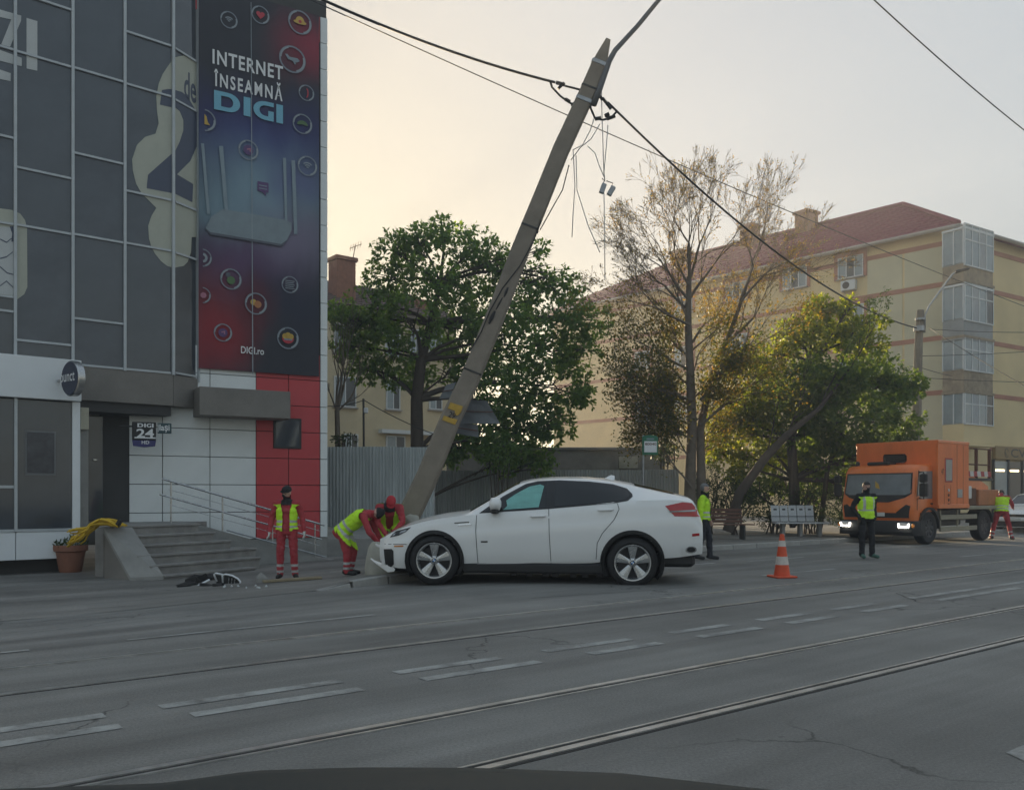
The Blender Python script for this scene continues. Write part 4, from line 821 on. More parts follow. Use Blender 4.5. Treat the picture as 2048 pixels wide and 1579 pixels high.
# ------------------------------------------------------------------ leaning concrete pole
PD = 17.2
def pp_(px, py, dd=0.): return at(px, py, PD+dd)
pole = thing('utility_pole', 'concrete utility pole knocked over to a steep lean behind the white car', 'pole', pp_(800, 1125))
ctr = [((776, 1140), 27), ((793, 1085), 25), ((818, 1030), 22.5), ((856, 950), 21.5), ((900, 841), 20), ((940, 758), 19), ((988, 640), 18.5), ((1041, 500), 18), ((1085, 392), 17), ((1122, 300), 16.5), ((1173, 190), 16), ((1198, 132), 15.5)]
rings = []
ax = (pp_(1195, 135)-pp_(823, 1068)).normalized(); sd_ = ax.cross(V((0, 1, 0))).normalized(); fw = sd_.cross(ax).normalized()
for (p, hw) in ctr:
    c = pp_(*p); r = hw*PD/F; q = []
    for u, v in ((-1, -.55), (-.8, -.72), (.8, -.72), (1, -.55), (1, .55), (.8, .72), (-.8, .72), (-1, .55)): q.append(c+sd_*(r*u)+V((0, 1, 0))*(r*v))
    rings.append(q)
tip = pp_(1216, 81); top = [tip+sd_*(.05*u)+V((0, 1, 0))*(.1*v) for u, v in ((-1, -.55), (-.8, -.72), (.8, -.72), (1, -.55), (1, .55), (.8, .72), (-.8, .72), (-1, .55))]
rings.append(top); mb = MB(); mb.loft(rings); mb.build('shaft', 'concrete_pole', pole, Matrix())
def ring_at(p, hw, h, nme, mt, grow=1.04):
    c = pp_(*p); r = hw*PD/F*grow; mb = MB(); rg = []
    for s_ in (-.5, .5):
        rg.append([c+ax*(h*s_)+sd_*(r*u)+V((0, 1, 0))*(r*v) for u, v in ((-1, -.58), (-.8, -.76), (.8, -.76), (1, -.58), (1, .58), (.8, .76), (-.8, .76), (-1, .58))])
    mb.loft(rg); return mb.build(nme, mt, pole, Matrix())
ring_at((1199, 130), 15.6, .07, 'clamp_band', 'galvanised', 1.1); ring_at((1168, 203), 16.2, .07, 'clamp_band', 'galvanised', 1.08)
for p, hw in (((1060, 456), 17.6), ((945, 744), 19), ((1178, 178), 16)): ring_at(p, hw, .035, 'strap', 'dark_metal', 1.03)
# damaged grooves, number patches
ft = lambda p, u, dz=-.02: pp_(*p)+V((0, -.45*u, 0))
for (pa, pb, r0) in (((1016, 578), (1008, 597), .03), ((990, 625), (978, 650), .045), ((1005, 598), (992, 622), .02)):
    mb = MB(); A, B = pp_(*pa), pp_(*pb); fo = V((0, -.135, 0)); mb.tube([A+fo, (A+B)/2+fo, B+fo], [r0*.5, r0, r0*.4], 6); mb.build('chipped_groove', 'paint_dark', pole, Matrix())
def patch(quad, mat, nme, dy): mb = MB(); q = [pp_(*p)+V((0, dy, 0)) for p in quad]; mb.add(q+[p+V((0, .03, 0)) for p in q], [(0, 1, 2, 3), (7, 6, 5, 4), (0, 4, 5, 1), (1, 5, 6, 2), (2, 6, 7, 3), (3, 7, 4, 0)]); return mb.build(nme, mat, pole, Matrix())
patch(((902, 806), (927, 814), (922, 826), (897, 818)), 'paint_yellow', 'number_patch', -.165)
patch(((912, 822), (922, 827), (916, 832), (909, 831)), 'paint_yellow', 'number_patch', -.168)
patch(((889, 832), (916, 840), (911, 850), (886, 841)), 'paint_yellow', 'number_patch', -.165)
Mn = Matrix.Identity(4); Mn.col[0][:3] = sd_.normalized()*(1 if sd_.x > 0 else -1); Mn.col[1][:3] = (0, 1, 0); Mn.col[2][:3] = ax; Mn.col[3][:3] = pp_(899, 829)+V((0, -.172, 0))
fit_text('29', Mn, (0, .13, -.06, .06), 0, 'pole_number', 'paint_dark', pole, .01)
cb = thing('pole_wiring', 'thin dark cable strapped down the face of the leaning pole', 'cable', pp_(1000, 560)); mb = MB()
mb.tube([pp_(x, y)+V((0, -.15, 0)) for x, y, h in ((1082, 445, .6), (1065, 490, .75), (1040, 535, .78), (1005, 580, .8), (980, 625, .85), (962, 668, .9), (940, 705, .98))], .012, 5); mb.build('cable', 'black_cable', cb, Matrix())
# sign plates hanging on the far side of the pole
pmat('sign_back', (.15, .165, .18), .5, .3, var=.2, scale=3)
def plate(quad, nme, label, d0, d1, th=.02):
    q = [at(x, y, dd) for (x, y), dd in zip(quad, (d0, d1, d1, d0))]; t = thing(nme, label, 'sign', q[3]); n_ = (q[1]-q[0]).cross(q[3]-q[0]).normalized()*th; mb = MB(); mb.add(q+[p+n_ for p in q], [(0, 1, 2, 3), (7, 6, 5, 4), (0, 4, 5, 1), (1, 5, 6, 2), (2, 6, 7, 3), (3, 7, 4, 0)]); mb.build('plate', 'sign_back', t, Matrix())
    c = (q[0]+q[1]+q[2]+q[3])/4; mb = MB(); mb.tube([q[0].lerp(q[3], .5)-n_*1.5, q[1].lerp(q[2], .5)-n_*1.5], .009, 5); mb.build('bracket', 'rust', t, Matrix()); return t
plate(((935, 799), (973, 801), (1000, 847), (920, 846)), 'traffic_sign', 'large grey back of a traffic sign tilted out from the leaning pole', 17.6, 17.5)
plate(((893, 769), (912, 764), (900, 795), (878, 797)), 'traffic_sign', 'small grey sign back sticking out left of the leaning pole', 17.7, 17.7)
plate(((915, 843), (955, 849), (957, 874), (907, 866)), 'traffic_sign', 'lower grey sign back hanging under the big sign plate on the leaning pole', 17.7, 17.6)
# lamp arm
pmat('arm_grey', (.12, .125, .13), .5, .4, var=.15)
arm = thing('lamp_arm', 'grey steel lamp arm rising from the top of the leaning pole', 'lamp arm', pp_(1200, 215)); mb = MB()
mb.tube([pp_(1186, 215)+V((0, -.1, 0)), pp_(1199, 180)+V((0, -.1, 0)), pp_(1217, 128)+V((0, -.1, 0)), pp_(1229, 106)+V((0, -.1, 0)), pp_(1275, 52), pp_(1330, -15), pp_(1400, -90)], [.06, .06, .055, .05, .045, .042, .042], 8); mb.build('tube', 'arm_grey', arm, Matrix(), smooth=True)
mb = MB(); mb.bbox(-.15, .5, -.13, .13, -.05, .07, .03, Matrix.Translation(pp_(1400, -90)) @ Matrix.Rotation(R(-25), 4, 'Y')); mb.build('lamp_head', 'galvanised', arm, Matrix())
# ------------------------------------------------------------------ overhead cables
def sag(A, B, s_, n=18): return [A.lerp(B, i/n)-V((0, 0, s_*4*(i/n)*(1-i/n))) for i in range(n+1)]
def cable(pts, r, label, nme='overhead_cable', mt='black_cable', n=5):
    t = thing(nme, label, 'cable', pts[0]); mb = MB(); mb.tube(pts, r, n); mb.build('strand', mt, t, Matrix(), smooth=True); return t
cable(sag(at(560, -40, 15.2), pp_(1110, 165), .15), .026, 'thick black overhead cable from the upper left to the leaning pole head')
cable(sag(at(560, -28, 18.5), at(2110, 635, 40), .25, 40), .014, 'thin overhead wire crossing behind the pole from upper left to far right')
cable(sag(pp_(1216, 205), at(1838, 657, 31.8), .75, 30), .024, 'thick black cable sagging from the leaning pole to the far pole')
cable(sag(at(1700, -45, 14), at(2120, 315, 20), .1), .012, 'thin tram wire across the upper right corner of the sky')
def wire(p, q, d0, d1, s_, lab, r=.012): return cable(sag(at(*p, d0), at(*q, d1), s_, 12), r, lab, 'tram_wire')
wire((1858, 658), (2100, 664), 31.8, 34, .05, 'thin tram support wire level with the far pole collar'); wire((1858, 655), (2100, 800), 31.8, 26, .05, 'tram wire sloping down right from the far pole')
wire((1838, 712), (2100, 700), 31.8, 36, .03, 'tram wire crossing the balconies with a small insulator'); wire((1842, 755), (2100, 765), 31.8, 36, .03, 'lower tram wire crossing the balconies'); wire((1842, 735), (1905, 752), 31.8, 35, .02, 'short tram wire leaving the far pole to the right')
# clamps and dangling service wires at the pole head
hd = thing('cable_clamp', 'black cable clamps and jumper loops at the leaning pole head', 'cable clamp', pp_(1150, 190)); 
mb = MB(); mb.tube([pp_(1100, 162), pp_(1104, 175), pp_(1120, 192), pp_(1135, 203), pp_(1150, 212)], .022, 5); mb.build('jumper_loop', 'black_cable', hd, Matrix())
mb = MB(); mb.tube([pp_(1178, 222)+V((0, -.2, 0)), pp_(1190, 236), pp_(1205, 240), pp_(1222, 236), pp_(1232, 225)], .022, 5); mb.build('jumper_loop', 'black_cable', hd, Matrix())
for p, q, r in (((1112, 165), (1130, 170), .035), ((1116, 178), (1128, 166), .03), ((1130, 172), (1162, 180), .02), ((1198, 190), (1205, 200), .03), ((1205, 196), (1222, 218), .03), ((1130, 198), (1140, 204), .035), ((1190, 238), (1202, 236), .035), ((1214, 238), (1230, 232), .035), ((1144, 208), (1152, 214), .045), ((1210, 232), (1218, 228), .04)):
    mb = MB(); mb.tube([pp_(*p), pp_(*q)], r, 6); mb.build('clamp', 'black_plastic', hd, Matrix())
dang = [([(1203, 178), (1204, 232), (1206, 290), (1208, 350)], 'white service wire hanging straight down from the pole head'), ([(1216, 250), (1212, 300), (1208, 345), (1210, 362)], 'white service wire hanging beside the straight one'), ([(1190, 232), (1180, 262), (1165, 290), (1146, 300)], 'pale service wire looping left below the pole head'),
        ([(1200, 248), (1182, 278), (1160, 296), (1142, 320)], 'pale service wire looping lower left below the pole head'), ([(1175, 292), (1190, 306), (1198, 330), (1210, 358)], 'pale service wire bending right to the hanging boxes'), ([(1146, 300), (1150, 370), (1146, 430), (1144, 474)], 'pale wire hanging left of the bare tree with a looped end'), ([(1152, 310), (1154, 380), (1176, 450), (1200, 505)], 'pale wire trailing down right into the bare tree'), ([(1208, 385), (1209, 450), (1210, 560)], 'single pale wire dropping below the hanging boxes'), ([(1138, 330), (1125, 380), (1105, 415), (1080, 460)], 'dark wire curving back to the leaning pole')]
for k, (pl, lab) in enumerate(dang): cable([pp_(*p, .05*k) for p in pl], .009 if k != 8 else .011, lab, 'service_wire', 'white_cable' if k != 8 else 'black_cable', 4)
for (px, py, a, lab) in ((1206, 376, -20, 'left grey junction box dangling on wires beside the pole'), (1223, 381, -30, 'right grey junction box dangling on wires beside the pole')):
    jb = thing('junction_box', lab, 'junction box', pp_(px, py)); mb = MB(); mb.bbox(-.05, .05, -.04, .04, -.11, .09, .012, Matrix.Rotation(R(-a), 4, 'Y')); mb.build('case', 'galvanised', jb); mb = MB(); mb.tube([V((0, 0, .09)), V((.03, 0, .14)), V((-.02 if px < 1210 else -.1, 0, .19))], .01, 5); mb.build('lead', 'black_cable', jb)
# ------------------------------------------------------------------ far pole with street lamp
fpz = at(1833, 700, 31.8); fp = thing('street_lamp', 'weathered concrete pole with a curved lamp arm standing behind the orange truck', 'street lamp', (at(1829, 1000, 31.8).x, 31.8, .12))
mb = MB(); c0, c1, c2_ = at(1828, 1062, 31.8), at(1837, 690, 31.8), at(1841, 620, 31.8)
mb.tube([c0, c1, c2_], [.2, .15, .13], 8); mb.build('shaft', 'concrete_pole', fp, Matrix(), smooth=40)
mb = MB(); mb.tube([at(1836, 660, 31.6), at(1846, 656, 31.6)], .05, 6); mb.tube([at(1838, 652, 31.7), at(1838, 662, 31.7)], .19, 8); mb.tube([at(1840, 636, 31.7), at(1840, 640, 31.7)], .17, 8); mb.build('collar', 'galvanised', fp, Matrix())
mb = MB(); mb.tube([at(1849, 665, 31.7), at(1850, 630, 31.7), at(1858, 612, 31.7), at(1885, 575, 31.7), at(1905, 548, 31.7), at(1915, 543, 31.7)], .035, 6); mb.build('lamp_arm', 'galvanised', fp, Matrix(), smooth=True)
mb = MB(); mb.bbox(-.1, .42, -.12, .12, -.04, .05, .03, Matrix.Translation(at(1915, 543, 31.7)) @ Matrix.Rotation(R(-14), 4, 'Y')); mb.build('lamp_head', 'dark_metal', fp, Matrix())
# ------------------------------------------------------------------ cars
pmat('white_car_paint', (.80, .80, .79), .32, var=.03, scale=1, spec=.5, coat=.8)
pmat('car_glass', (.006, .007, .008), .04, var=0, spec=.6)
pmat('car_trim', (.015, .015, .016), .35, var=.1)
pmat('arch_black', (.012, .012, .012), .7, var=.15)
pmat('alloy', (.5, .51, .52), .28, .85, var=.06)
pmat('alloy_dark', (.06, .06, .065), .5, .5, var=.2)
pmat('chrome', (.7, .7, .7), .12, 1, var=0)
pmat('tail_red', (.42, .012, .015), .15, var=.12, scale=12, coat=.6)
pmat('lamp_clear', (.32, .34, .36), .1, .3, var=.4, scale=14, coat=.6)
pmat('airbag', (.17, .42, .38), .45, var=.22, scale=4, stretch=(1, 1, 3))
pmat('seam', (.02, .02, .02), .8, var=0)
pmat('plate_white', (.6, .6, .58), .5, var=.03)
pmat('orange_lamp', (.55, .2, .04), .2, var=.1, coat=.5)
def tab(T):
    def f(x):
        if x <= T[0][0]: return T[0][1]
        for (a, b), (c, d) in zip(T, T[1:]):
            if x <= c: return lerp(b, d, (x-a)/(c-a))
        return T[-1][1]
    return f
def smooth_tab(T, r=.06):
    g = tab(T)
    return lambda x: (g(x-r)+2*g(x-r/2)+3*g(x)+2*g(x+r/2)+g(x+r))/9
class Body:
    def __init__(s, top, W, belt, wr, z0, crown, x0, x1, axles, ar):
        s.top, s.W, s.belt, s.wr, s.z0, s.crown = smooth_tab(top), smooth_tab(W), smooth_tab(belt, .1), smooth_tab(wr), smooth_tab(z0), smooth_tab(crown)
        s.x0, s.x1, s.axles, s.ar = x0, x1, axles, ar
        s.prof = smooth_tab([(0, .93), (.12, .965), (.25, .985), (.45, .998), (.6, 1.0), (.70, .99), (.765, .972), (.80, .982), (.86, .975), (1, .945)], .015)
    def zr(s, x): return max(s.top(x)-s.crown(x), s.belt(x)+.015)
    def hw(s, x, z):
        zb, z0 = s.belt(x), s.z0(x)
        if z <= zb: return s.W(x)*s.prof((z-z0)/(zb-z0))
        t = clamp((z-zb)/(s.zr(x)-zb)); return lerp(s.W(x)*.945, min(s.wr(x), s.W(x)*.93), t)+.022*math.sin(math.pi*t)*min(1, (s.zr(x)-zb)/.25)
    def section(s, x):
        z0, zb, zr = s.z0(x), s.belt(x), s.zr(x); P = []
        for i in range(14): z = lerp(z0, zb, i/13); P.append((s.hw(x, z), z))
        for i in range(1, 8): z = lerp(zb, zr, i/7); P.append((s.hw(x, z), z))
        wr, zt = P[-1][0], s.top(x)
        for i in range(1, 10): t = i/9; y = wr*(1-t); u = y/wr; P.append((y, zt-(zt-zr)*u**2.6))
        return P
    def topz(s, x, y):
        wr = s.hw(x, s.zr(x)); zt = s.top(x); return zt-(zt-s.zr(x))*min(1, abs(y)/wr)**2.6
    def mesh(s):
        n = int((s.x1-s.x0)/.045); xs = [lerp(s.x0, s.x1, i/n) for i in range(n+1)]; mb = MB(); rows_ = []
        for x in xs:
            P = s.section(x); rows_.append([V((x, -y, z)) for y, z in P]+[V((x, y, z)) for y, z in P[-2::-1]])
        m_ = len(rows_[0]); mb.v = [p for r in rows_ for p in r]
        for i in range(n):
            for k in range(m_-1):
                f = [i*m_+k, (i+1)*m_+k, (i+1)*m_+k+1, i*m_+k+1]; c = sum((mb.v[j] for j in f), V())/4
                if any((c.x-a)**2+(c.z-zc)**2 < r_*r_ for (a, zc), r_ in zip(s.axles, s.ar)) and abs(c.y) > .45: continue
                mb.f.append(f); mb.m.append(0)
        mb.f.append(list(range(m_))); mb.m.append(0); mb.f.append([n*m_+k for k in range(m_-1, -1, -1)]); mb.m.append(0)
        return mb
    def patch(s, poly, o, side=(-1, 1), step=.07, tx=0.):
        bm = bmesh.new(); bm.faces.new([bm.verts.new((x, 0, z)) for x, z in poly])
        xs = [p[0] for p in poly]; zs = [p[1] for p in poly]
        x = min(xs)+step
        while x < max(xs): bmesh.ops.bisect_plane(bm, geom=bm.verts[:]+bm.edges[:]+bm.faces[:], plane_co=(x, 0, 0), plane_no=(1, 0, 0)); x += step
        z = min(zs)+step
        while z < max(zs): bmesh.ops.bisect_plane(bm, geom=bm.verts[:]+bm.edges[:]+bm.faces[:], plane_co=(0, 0, z), plane_no=(0, 0, 1)); z += step
        bm.verts.ensure_lookup_table(); bm.verts.index_update(); mb = MB()
        for sd in side: mb.add([V((v.co.x, sd*(s.hw(v.co.x, v.co.z)+o), v.co.z)) for v in bm.verts], [[v.index for v in f.verts] if sd < 0 else [v.index for v in reversed(f.verts)] for f in bm.faces])
        bm.free(); return mb
    def strip(s, pts, wd, o, side=(-1, 1)):
        mb = MB()
        for sd in side:
            for (a, b) in zip(pts, pts[1:]):
                A, B = V((a[0], 0, a[1])), V((b[0], 0, b[1])); n = max(1, int((B-A).length/.08)); t = (B-A).normalized(); q = V((-t.z, 0, t.x))*wd/2
                for i in range(n):
                    p0, p1 = A.lerp(B, i/n), A.lerp(B, (i+1)/n)
                    mb.add([V((p.x, sd*(s.hw(p.x, p.z)+o), p.z)) for p in (p0-q, p1-q, p1+q, p0+q)], [(0, 1, 2, 3)])
        return mb
    def top_patch(s, x0, x1, in0, in1, o, nx=10, ny=14):
        mb = MB()
        for i in range(nx+1):
            x = lerp(x0, x1, i/nx); w_ = s.hw(x, s.zr(x))-lerp(in0, in1, i/nx)
            for k in range(ny+1): y = lerp(-w_, w_, k/ny); mb.v.append(V((x, y, s.topz(x, y)+o)))
        for i in range(nx):
            for k in range(ny): mb.f.append([i*(ny+1)+k, (i+1)*(ny+1)+k, (i+1)*(ny+1)+k+1, i*(ny+1)+k+1]); mb.m.append(0)
        return mb
def wheel(par, x, y, zc, r, rr, side, wd=.26, spokes=5, style='alloy', sub=True):
    # axis along y; outer face towards side
    Mx = Matrix.Translation((x, y, zc)) @ Matrix.Rotation(R(90), 4, 'X')
    if side > 0: Mx = Matrix.Translation((x, y, zc)) @ Matrix.Rotation(R(-90), 4, 'X')
    mb = MB(); h = wd/2; mb.lathe([(rr, -h), (rr+.03, -h-.008), (r-.04, -h), (r-.01, -h+.03), (r, -h+.06), (r, h-.06), (r-.01, h-.03), (r-.04, h), (rr+.03, h+.008), (rr, h-.01), (rr-.02, h-.04), (rr-.03, 0)], 40, Mx, False)
    t = mb.build('tyre', 'rubber', par, WM[par.name], smooth=40)
    mb = MB(); mb.lathe([(rr-.02, -h+.02), (rr-.035, h-.06), (rr-.005, h-.012), (rr+.006, h+.002), (rr-.012, h+.0), (rr-.03, h-.03)], 40, Mx, False); rim = mb.build('rim', style, par, WM[par.name], smooth=50)
    mb = MB(); mb.lathe([(.02, h-.16), (rr-.03, h-.15), (rr-.03, h-.14), (.02, h-.14)], 28, Mx, True); mb.build('brake_drum', 'alloy_dark', par, WM[par.name])
    for k in range(spokes):
        a = 2*math.pi*k/spokes+math.pi/2; Ms = Mx @ Matrix.Rotation(a, 4, 'Z'); mb = MB()
        for sgn in (-1, 1):
            w0, w1 = .032, .075; z0, z1_ = h-.035, h-.012
            mb.add([Ms @ V(p) for p in ((.05, 0, z0+.006), (rr-.01, 0, z1_+.002), (rr-.012, sgn*w1, z1_-.004), (.06, sgn*w0, z0), (.05, 0, z0-.06), (rr-.01, 0, z1_-.06), (rr-.012, sgn*w1, z1_-.05), (.06, sgn*w0, z0-.06))], [(0, 1, 2, 3), (7, 6, 5, 4), (0, 4, 5, 1), (1, 5, 6, 2), (2, 6, 7, 3), (3, 7, 4, 0)])
        mb.build('spoke', style, rim, WM[par.name])
    mb = MB(); mb.lathe([(.072, h-.05), (.068, h-.03), (.05, h-.024), (.0, h-.022)], 18, Mx, False); mb.build('hub', style, rim, WM[par.name], smooth=40)
    return rim, Mx, h
CS = 1.067; cyaw = R(-4.5)
fc = at(868, 1170, 13.9); rz_m = Matrix.Rotation(cyaw, 3, 'Z'); corg = V((-1.24, 13.9, 0))+rz_m @ V((0, .96*CS, 0))
suv = thing('crashed_car', 'white coupe style car with crumpled front bumper stopped against the leaning pole', 'car', (corg.x, corg.y, gz(-1.2, 13.9)+.002), rot=(0, R(.35), cyaw), scale=CS)
B1 = Body(top=[(-.88, .70), (-.80, .76), (-.70, .82), (-.575, .868), (-.46, .928), (-.21, 1.005), (.085, 1.07), (.42, 1.115), (.52, 1.14), (1.2, 1.555), (1.36, 1.60), (1.6, 1.632), (1.85, 1.645), (2.245, 1.645), (2.56, 1.62), (2.95, 1.555), (3.59, 1.40), (3.76, 1.36), (3.84, 1.32), (3.93, 1.15), (3.965, .9)],
          W=[(-.88, .70), (-.80, .80), (-.65, .885), (-.4, .945), (0, .975), (.6, .965), (1.5, .955), (2.3, .965), (2.9, .985), (3.3, .97), (3.6, .935), (3.8, .885), (3.93, .83), (3.965, .79)],
          belt=[(-.88, .655), (-.7, .76), (-.5, .85), (-.2, .94), (.1, 1.0), (.5, 1.045), (.7, 1.07), (1.73, 1.16), (2.68, 1.25), (3.0, 1.28), (3.5, 1.295), (3.8, 1.27), (3.93, 1.1), (3.965, .86)],
          wr=[(-.88, .5), (-.6, .66), (-.2, .74), (.4, .80), (.55, .80), (1.2, .63), (1.5, .605), (2.6, .585), (3.0, .60), (3.6, .72), (3.8, .74), (3.965, .65)],
          z0=[(-.88, .34), (-.6, .24), (-.4, .235), (.4, .27), (.6, .29), (2.4, .36), (2.5, .38), (3.3, .43), (3.6, .45), (3.965, .5)],
          crown=[(-.88, .03), (-.4, .05), (.4, .055), (.6, .05), (1.3, .06), (3, .06), (3.5, .045), (3.965, .03)], x0=-.88, x1=3.965, axles=[(0, .375), (2.933, .375)], ar=[.415, .44])
MI = Matrix()
def pieces(mb):                                                       # split a mesh builder into its connected pieces
    par = list(range(len(mb.v)))
    def fd(a):
        while par[a] != a: par[a] = par[par[a]]; a = par[a]
        return a
    for f in mb.f:
        for a in f[1:]: par[fd(f[0])] = fd(a)
    out = {}
    for f, m_ in zip(mb.f, mb.m): out.setdefault(fd(f[0]), []).append((f, m_))
    res = []
    for fl in out.values():
        q = MB(); ix = {}
        for f, m_ in fl:
            for a in f:
                if a not in ix: ix[a] = len(q.v); q.v.append(mb.v[a])
            q.f.append([ix[a] for a in f]); q.m.append(m_)
        res.append(q)
    return res
def cb_(mb, name, mat, par=None, split=False, **k):
    if split:
        o = None
        for q in sorted(pieces(mb), key=lambda q: sum(p.y for p in q.v)/len(q.v)): r_ = q.build(name, mat, par or suv, WM[suv.name], **k); o = o or r_
        return o
    return mb.build(name, mat, par or suv, WM[suv.name], **k)
body = cb_(B1.mesh(), 'body_shell', 'white_car_paint', smooth=40)
for (ax_, zc), r in zip(B1.axles, (.405, .432)):
    for sd in (-1, 1):
        mb = MB(); n = 30; N_ = []
        for i in range(n+1):
            a = lerp(R(-28), R(208), i/n)
            for rad, o in ((r-.02, -.01), (r-.012, .014), (r+.032, .016), (r+.042, .002)):
                x, z = ax_+rad*math.cos(a), zc+rad*math.sin(a); mb.v.append(V((x, sd*(B1.hw(x, max(z, B1.z0(x)))+o), z)))
        for i in range(n):
            for k in range(3): mb.f.append([i*4+k, i*4+k+1, (i+1)*4+k+1, (i+1)*4+k]); mb.m.append(0)
        cb_(mb, 'arch_trim', 'arch_black', smooth=40)
        mb = MB(); 
        for i in range(17):
            a = lerp(R(-35), R(215), i/16)
            for y in (.5, .965): mb.v.append(V((ax_+.445*math.cos(a), sd*y, zc+.445*math.sin(a))))
        for i in range(16): mb.f.append([i*2, i*2+1, i*2+3, i*2+2]); mb.m.append(0)
        mb.add([V((ax_+.445*math.cos(R(lerp(-35, 215, i/16))), sd*.5, zc+.445*math.sin(R(lerp(-35, 215, i/16))))) for i in range(17)], [tuple(range(17))])
        cb_(mb, 'wheel_well', 'arch_black')
for ax_, zc in B1.axles:
    for sd in (-1, 1):
        rim, Mx, h = wheel(suv, ax_, sd*.845, .372, .372, .262, sd)
        mb = MB(); mb.lathe([(.034, h-.028), (.034, h-.016), (.03, h-.014)], 20, Mx); cb_(mb, 'emblem', 'car_trim', rim)
        mb = MB()
        for q in range(4): mb.mi = q % 2; mb.add([Mx @ V((0, 0, h-.0125))]+[Mx @ V((.024*math.cos(q*math.pi/2+t), .024*math.sin(q*math.pi/2+t), h-.0125)) for t in (0, .52, 1.04, 1.57)], [(0, 1, 2, 3, 4)])
        pmat('emblem_blue', (.05, .2, .5), .3, var=0) if 'emblem_blue' not in MT else 0
        cb_(mb, 'emblem_face', ['emblem_blue', 'letter_white'], rim)
        for q in range(5):
            mb = MB(); a = 2*math.pi*q/5+math.pi/2+.63; mb.lathe([(.011, h-.04), (.011, h-.022)], 8, Mx @ Matrix.Translation((.056*math.cos(a), .056*math.sin(a), 0))); cb_(mb, 'wheel_bolt', 'alloy_dark', rim)
X_ = lambda px: (px-868)/135.4
Z_ = lambda py: (1170-py)/135.4
def PX(*pts): return [(X_(a), Z_(b)) for a, b in pts]
# side glazing: dark trim outline, then the panes
cb_(B1.patch([(.66, 1.075), (1.71, 1.15), (2.66, 1.24), (2.86, 1.275), (2.935, 1.34), (2.93, 1.38), (2.86, 1.46), (2.65, 1.525), (2.3, 1.562), (1.85, 1.58), (1.52, 1.565), (1.34, 1.52), (1.0, 1.33)], .004), 'window_trim', 'car_trim', split=True, smooth=True)
cb_(B1.patch([(.74, 1.10), (1.66, 1.168), (1.66, 1.555), (1.53, 1.545), (1.36, 1.50), (1.02, 1.315)], .008), 'front_side_window', 'car_glass', split=True, smooth=True)
cb_(B1.patch([(1.78, 1.178), (2.64, 1.262), (2.83, 1.295), (2.9, 1.35), (2.89, 1.38), (2.83, 1.445), (2.63, 1.505), (2.28, 1.543), (1.86, 1.562), (1.78, 1.56)], .008), 'rear_side_window', 'car_glass', split=True, smooth=True)
ab = cb_(B1.patch([(1.02, 1.13), (1.55, 1.175), (1.62, 1.49), (1.56, 1.515), (1.4, 1.48), (1.2, 1.37), (1.06, 1.27), (1.08, 1.19)], .011, (-1,)), 'curtain_airbag', 'airbag', split=True, smooth=True)
cb_(B1.top_patch(.5, 1.24, .05, .045, .006), 'windscreen', 'car_glass', smooth=True)
cb_(B1.top_patch(2.98, 3.56, .05, .05, .006), 'rear_screen', 'car_glass', smooth=True)
for pts in (PX((953, 1028), (952, 1060), (957, 1132)), [(1.70, 1.15), (1.71, .8), (1.74, .33)], PX((1234, 1000), (1238, 1014), (1228, 1035), (1205, 1062), (1195, 1082), (1193, 1116)), [(-.79, .60), (-.42, .605)]):
    for sd in (-1, 1): cb_(B1.strip(pts, .009, .0025, (sd,)), 'panel_gap', 'seam')
for sd in (-1, 1): cb_(B1.strip([(.64, .318), (2.42, .40)], .02, .012, (sd,)), 'sill_moulding', 'white_car_paint')
for sd in (-1, 1):
    for (a, b, z) in ((1.43, 1.66, 1.035), (2.42, 2.65, 1.135)):
        yb = sd*(B1.hw((a+b)/2, z)+.012); mb = MB(); mb.tube([V((lerp(a, b, t), yb+sd*.02*math.sin(math.pi*t), z+.01*t)) for t in (0, .15, .5, .85, 1)], [.01, .018, .017, .018, .01], 8); cb_(mb, 'door_handle', 'white_car_paint', smooth=True)
        mb = MB(); mb.bbox(b-.06, b-.02, yb-.012 if sd < 0 else yb-.03, yb+.03 if sd < 0 else yb+.012, z-.014, z+.022, .006); cb_(mb, 'lock_cover', 'chrome')
    # mirror
    ym = sd*(B1.hw(.9, 1.15)+.0); mb = MB(); rg = []
    for t, sx in ((0, .5), (.12, .9), (.5, 1), (.85, .9), (1, .4)): rg.append([V((.83+.17*t, ym+sd*(.1+.125*math.cos(g)*sx), 1.215+.105*math.sin(g)*sx)) for g in [2*math.pi*k/14 for k in range(14)]])
    mb.loft(rg); mm = cb_(mb, 'door_mirror', 'white_car_paint', smooth=True)
    mb = MB(); mb.bbox(.845, .97, min(ym+sd*.0, ym+sd*.21), max(ym, ym+sd*.21), 1.075, 1.14, .02); cb_(mb, 'mirror_base', 'car_trim', mm)
    mb = MB(); mb.tube([V((.88, ym-sd*.03, 1.08)), V((.9, ym+sd*.08, 1.12))], .03, 6); cb_(mb, 'mirror_stalk', 'car_trim', mm)
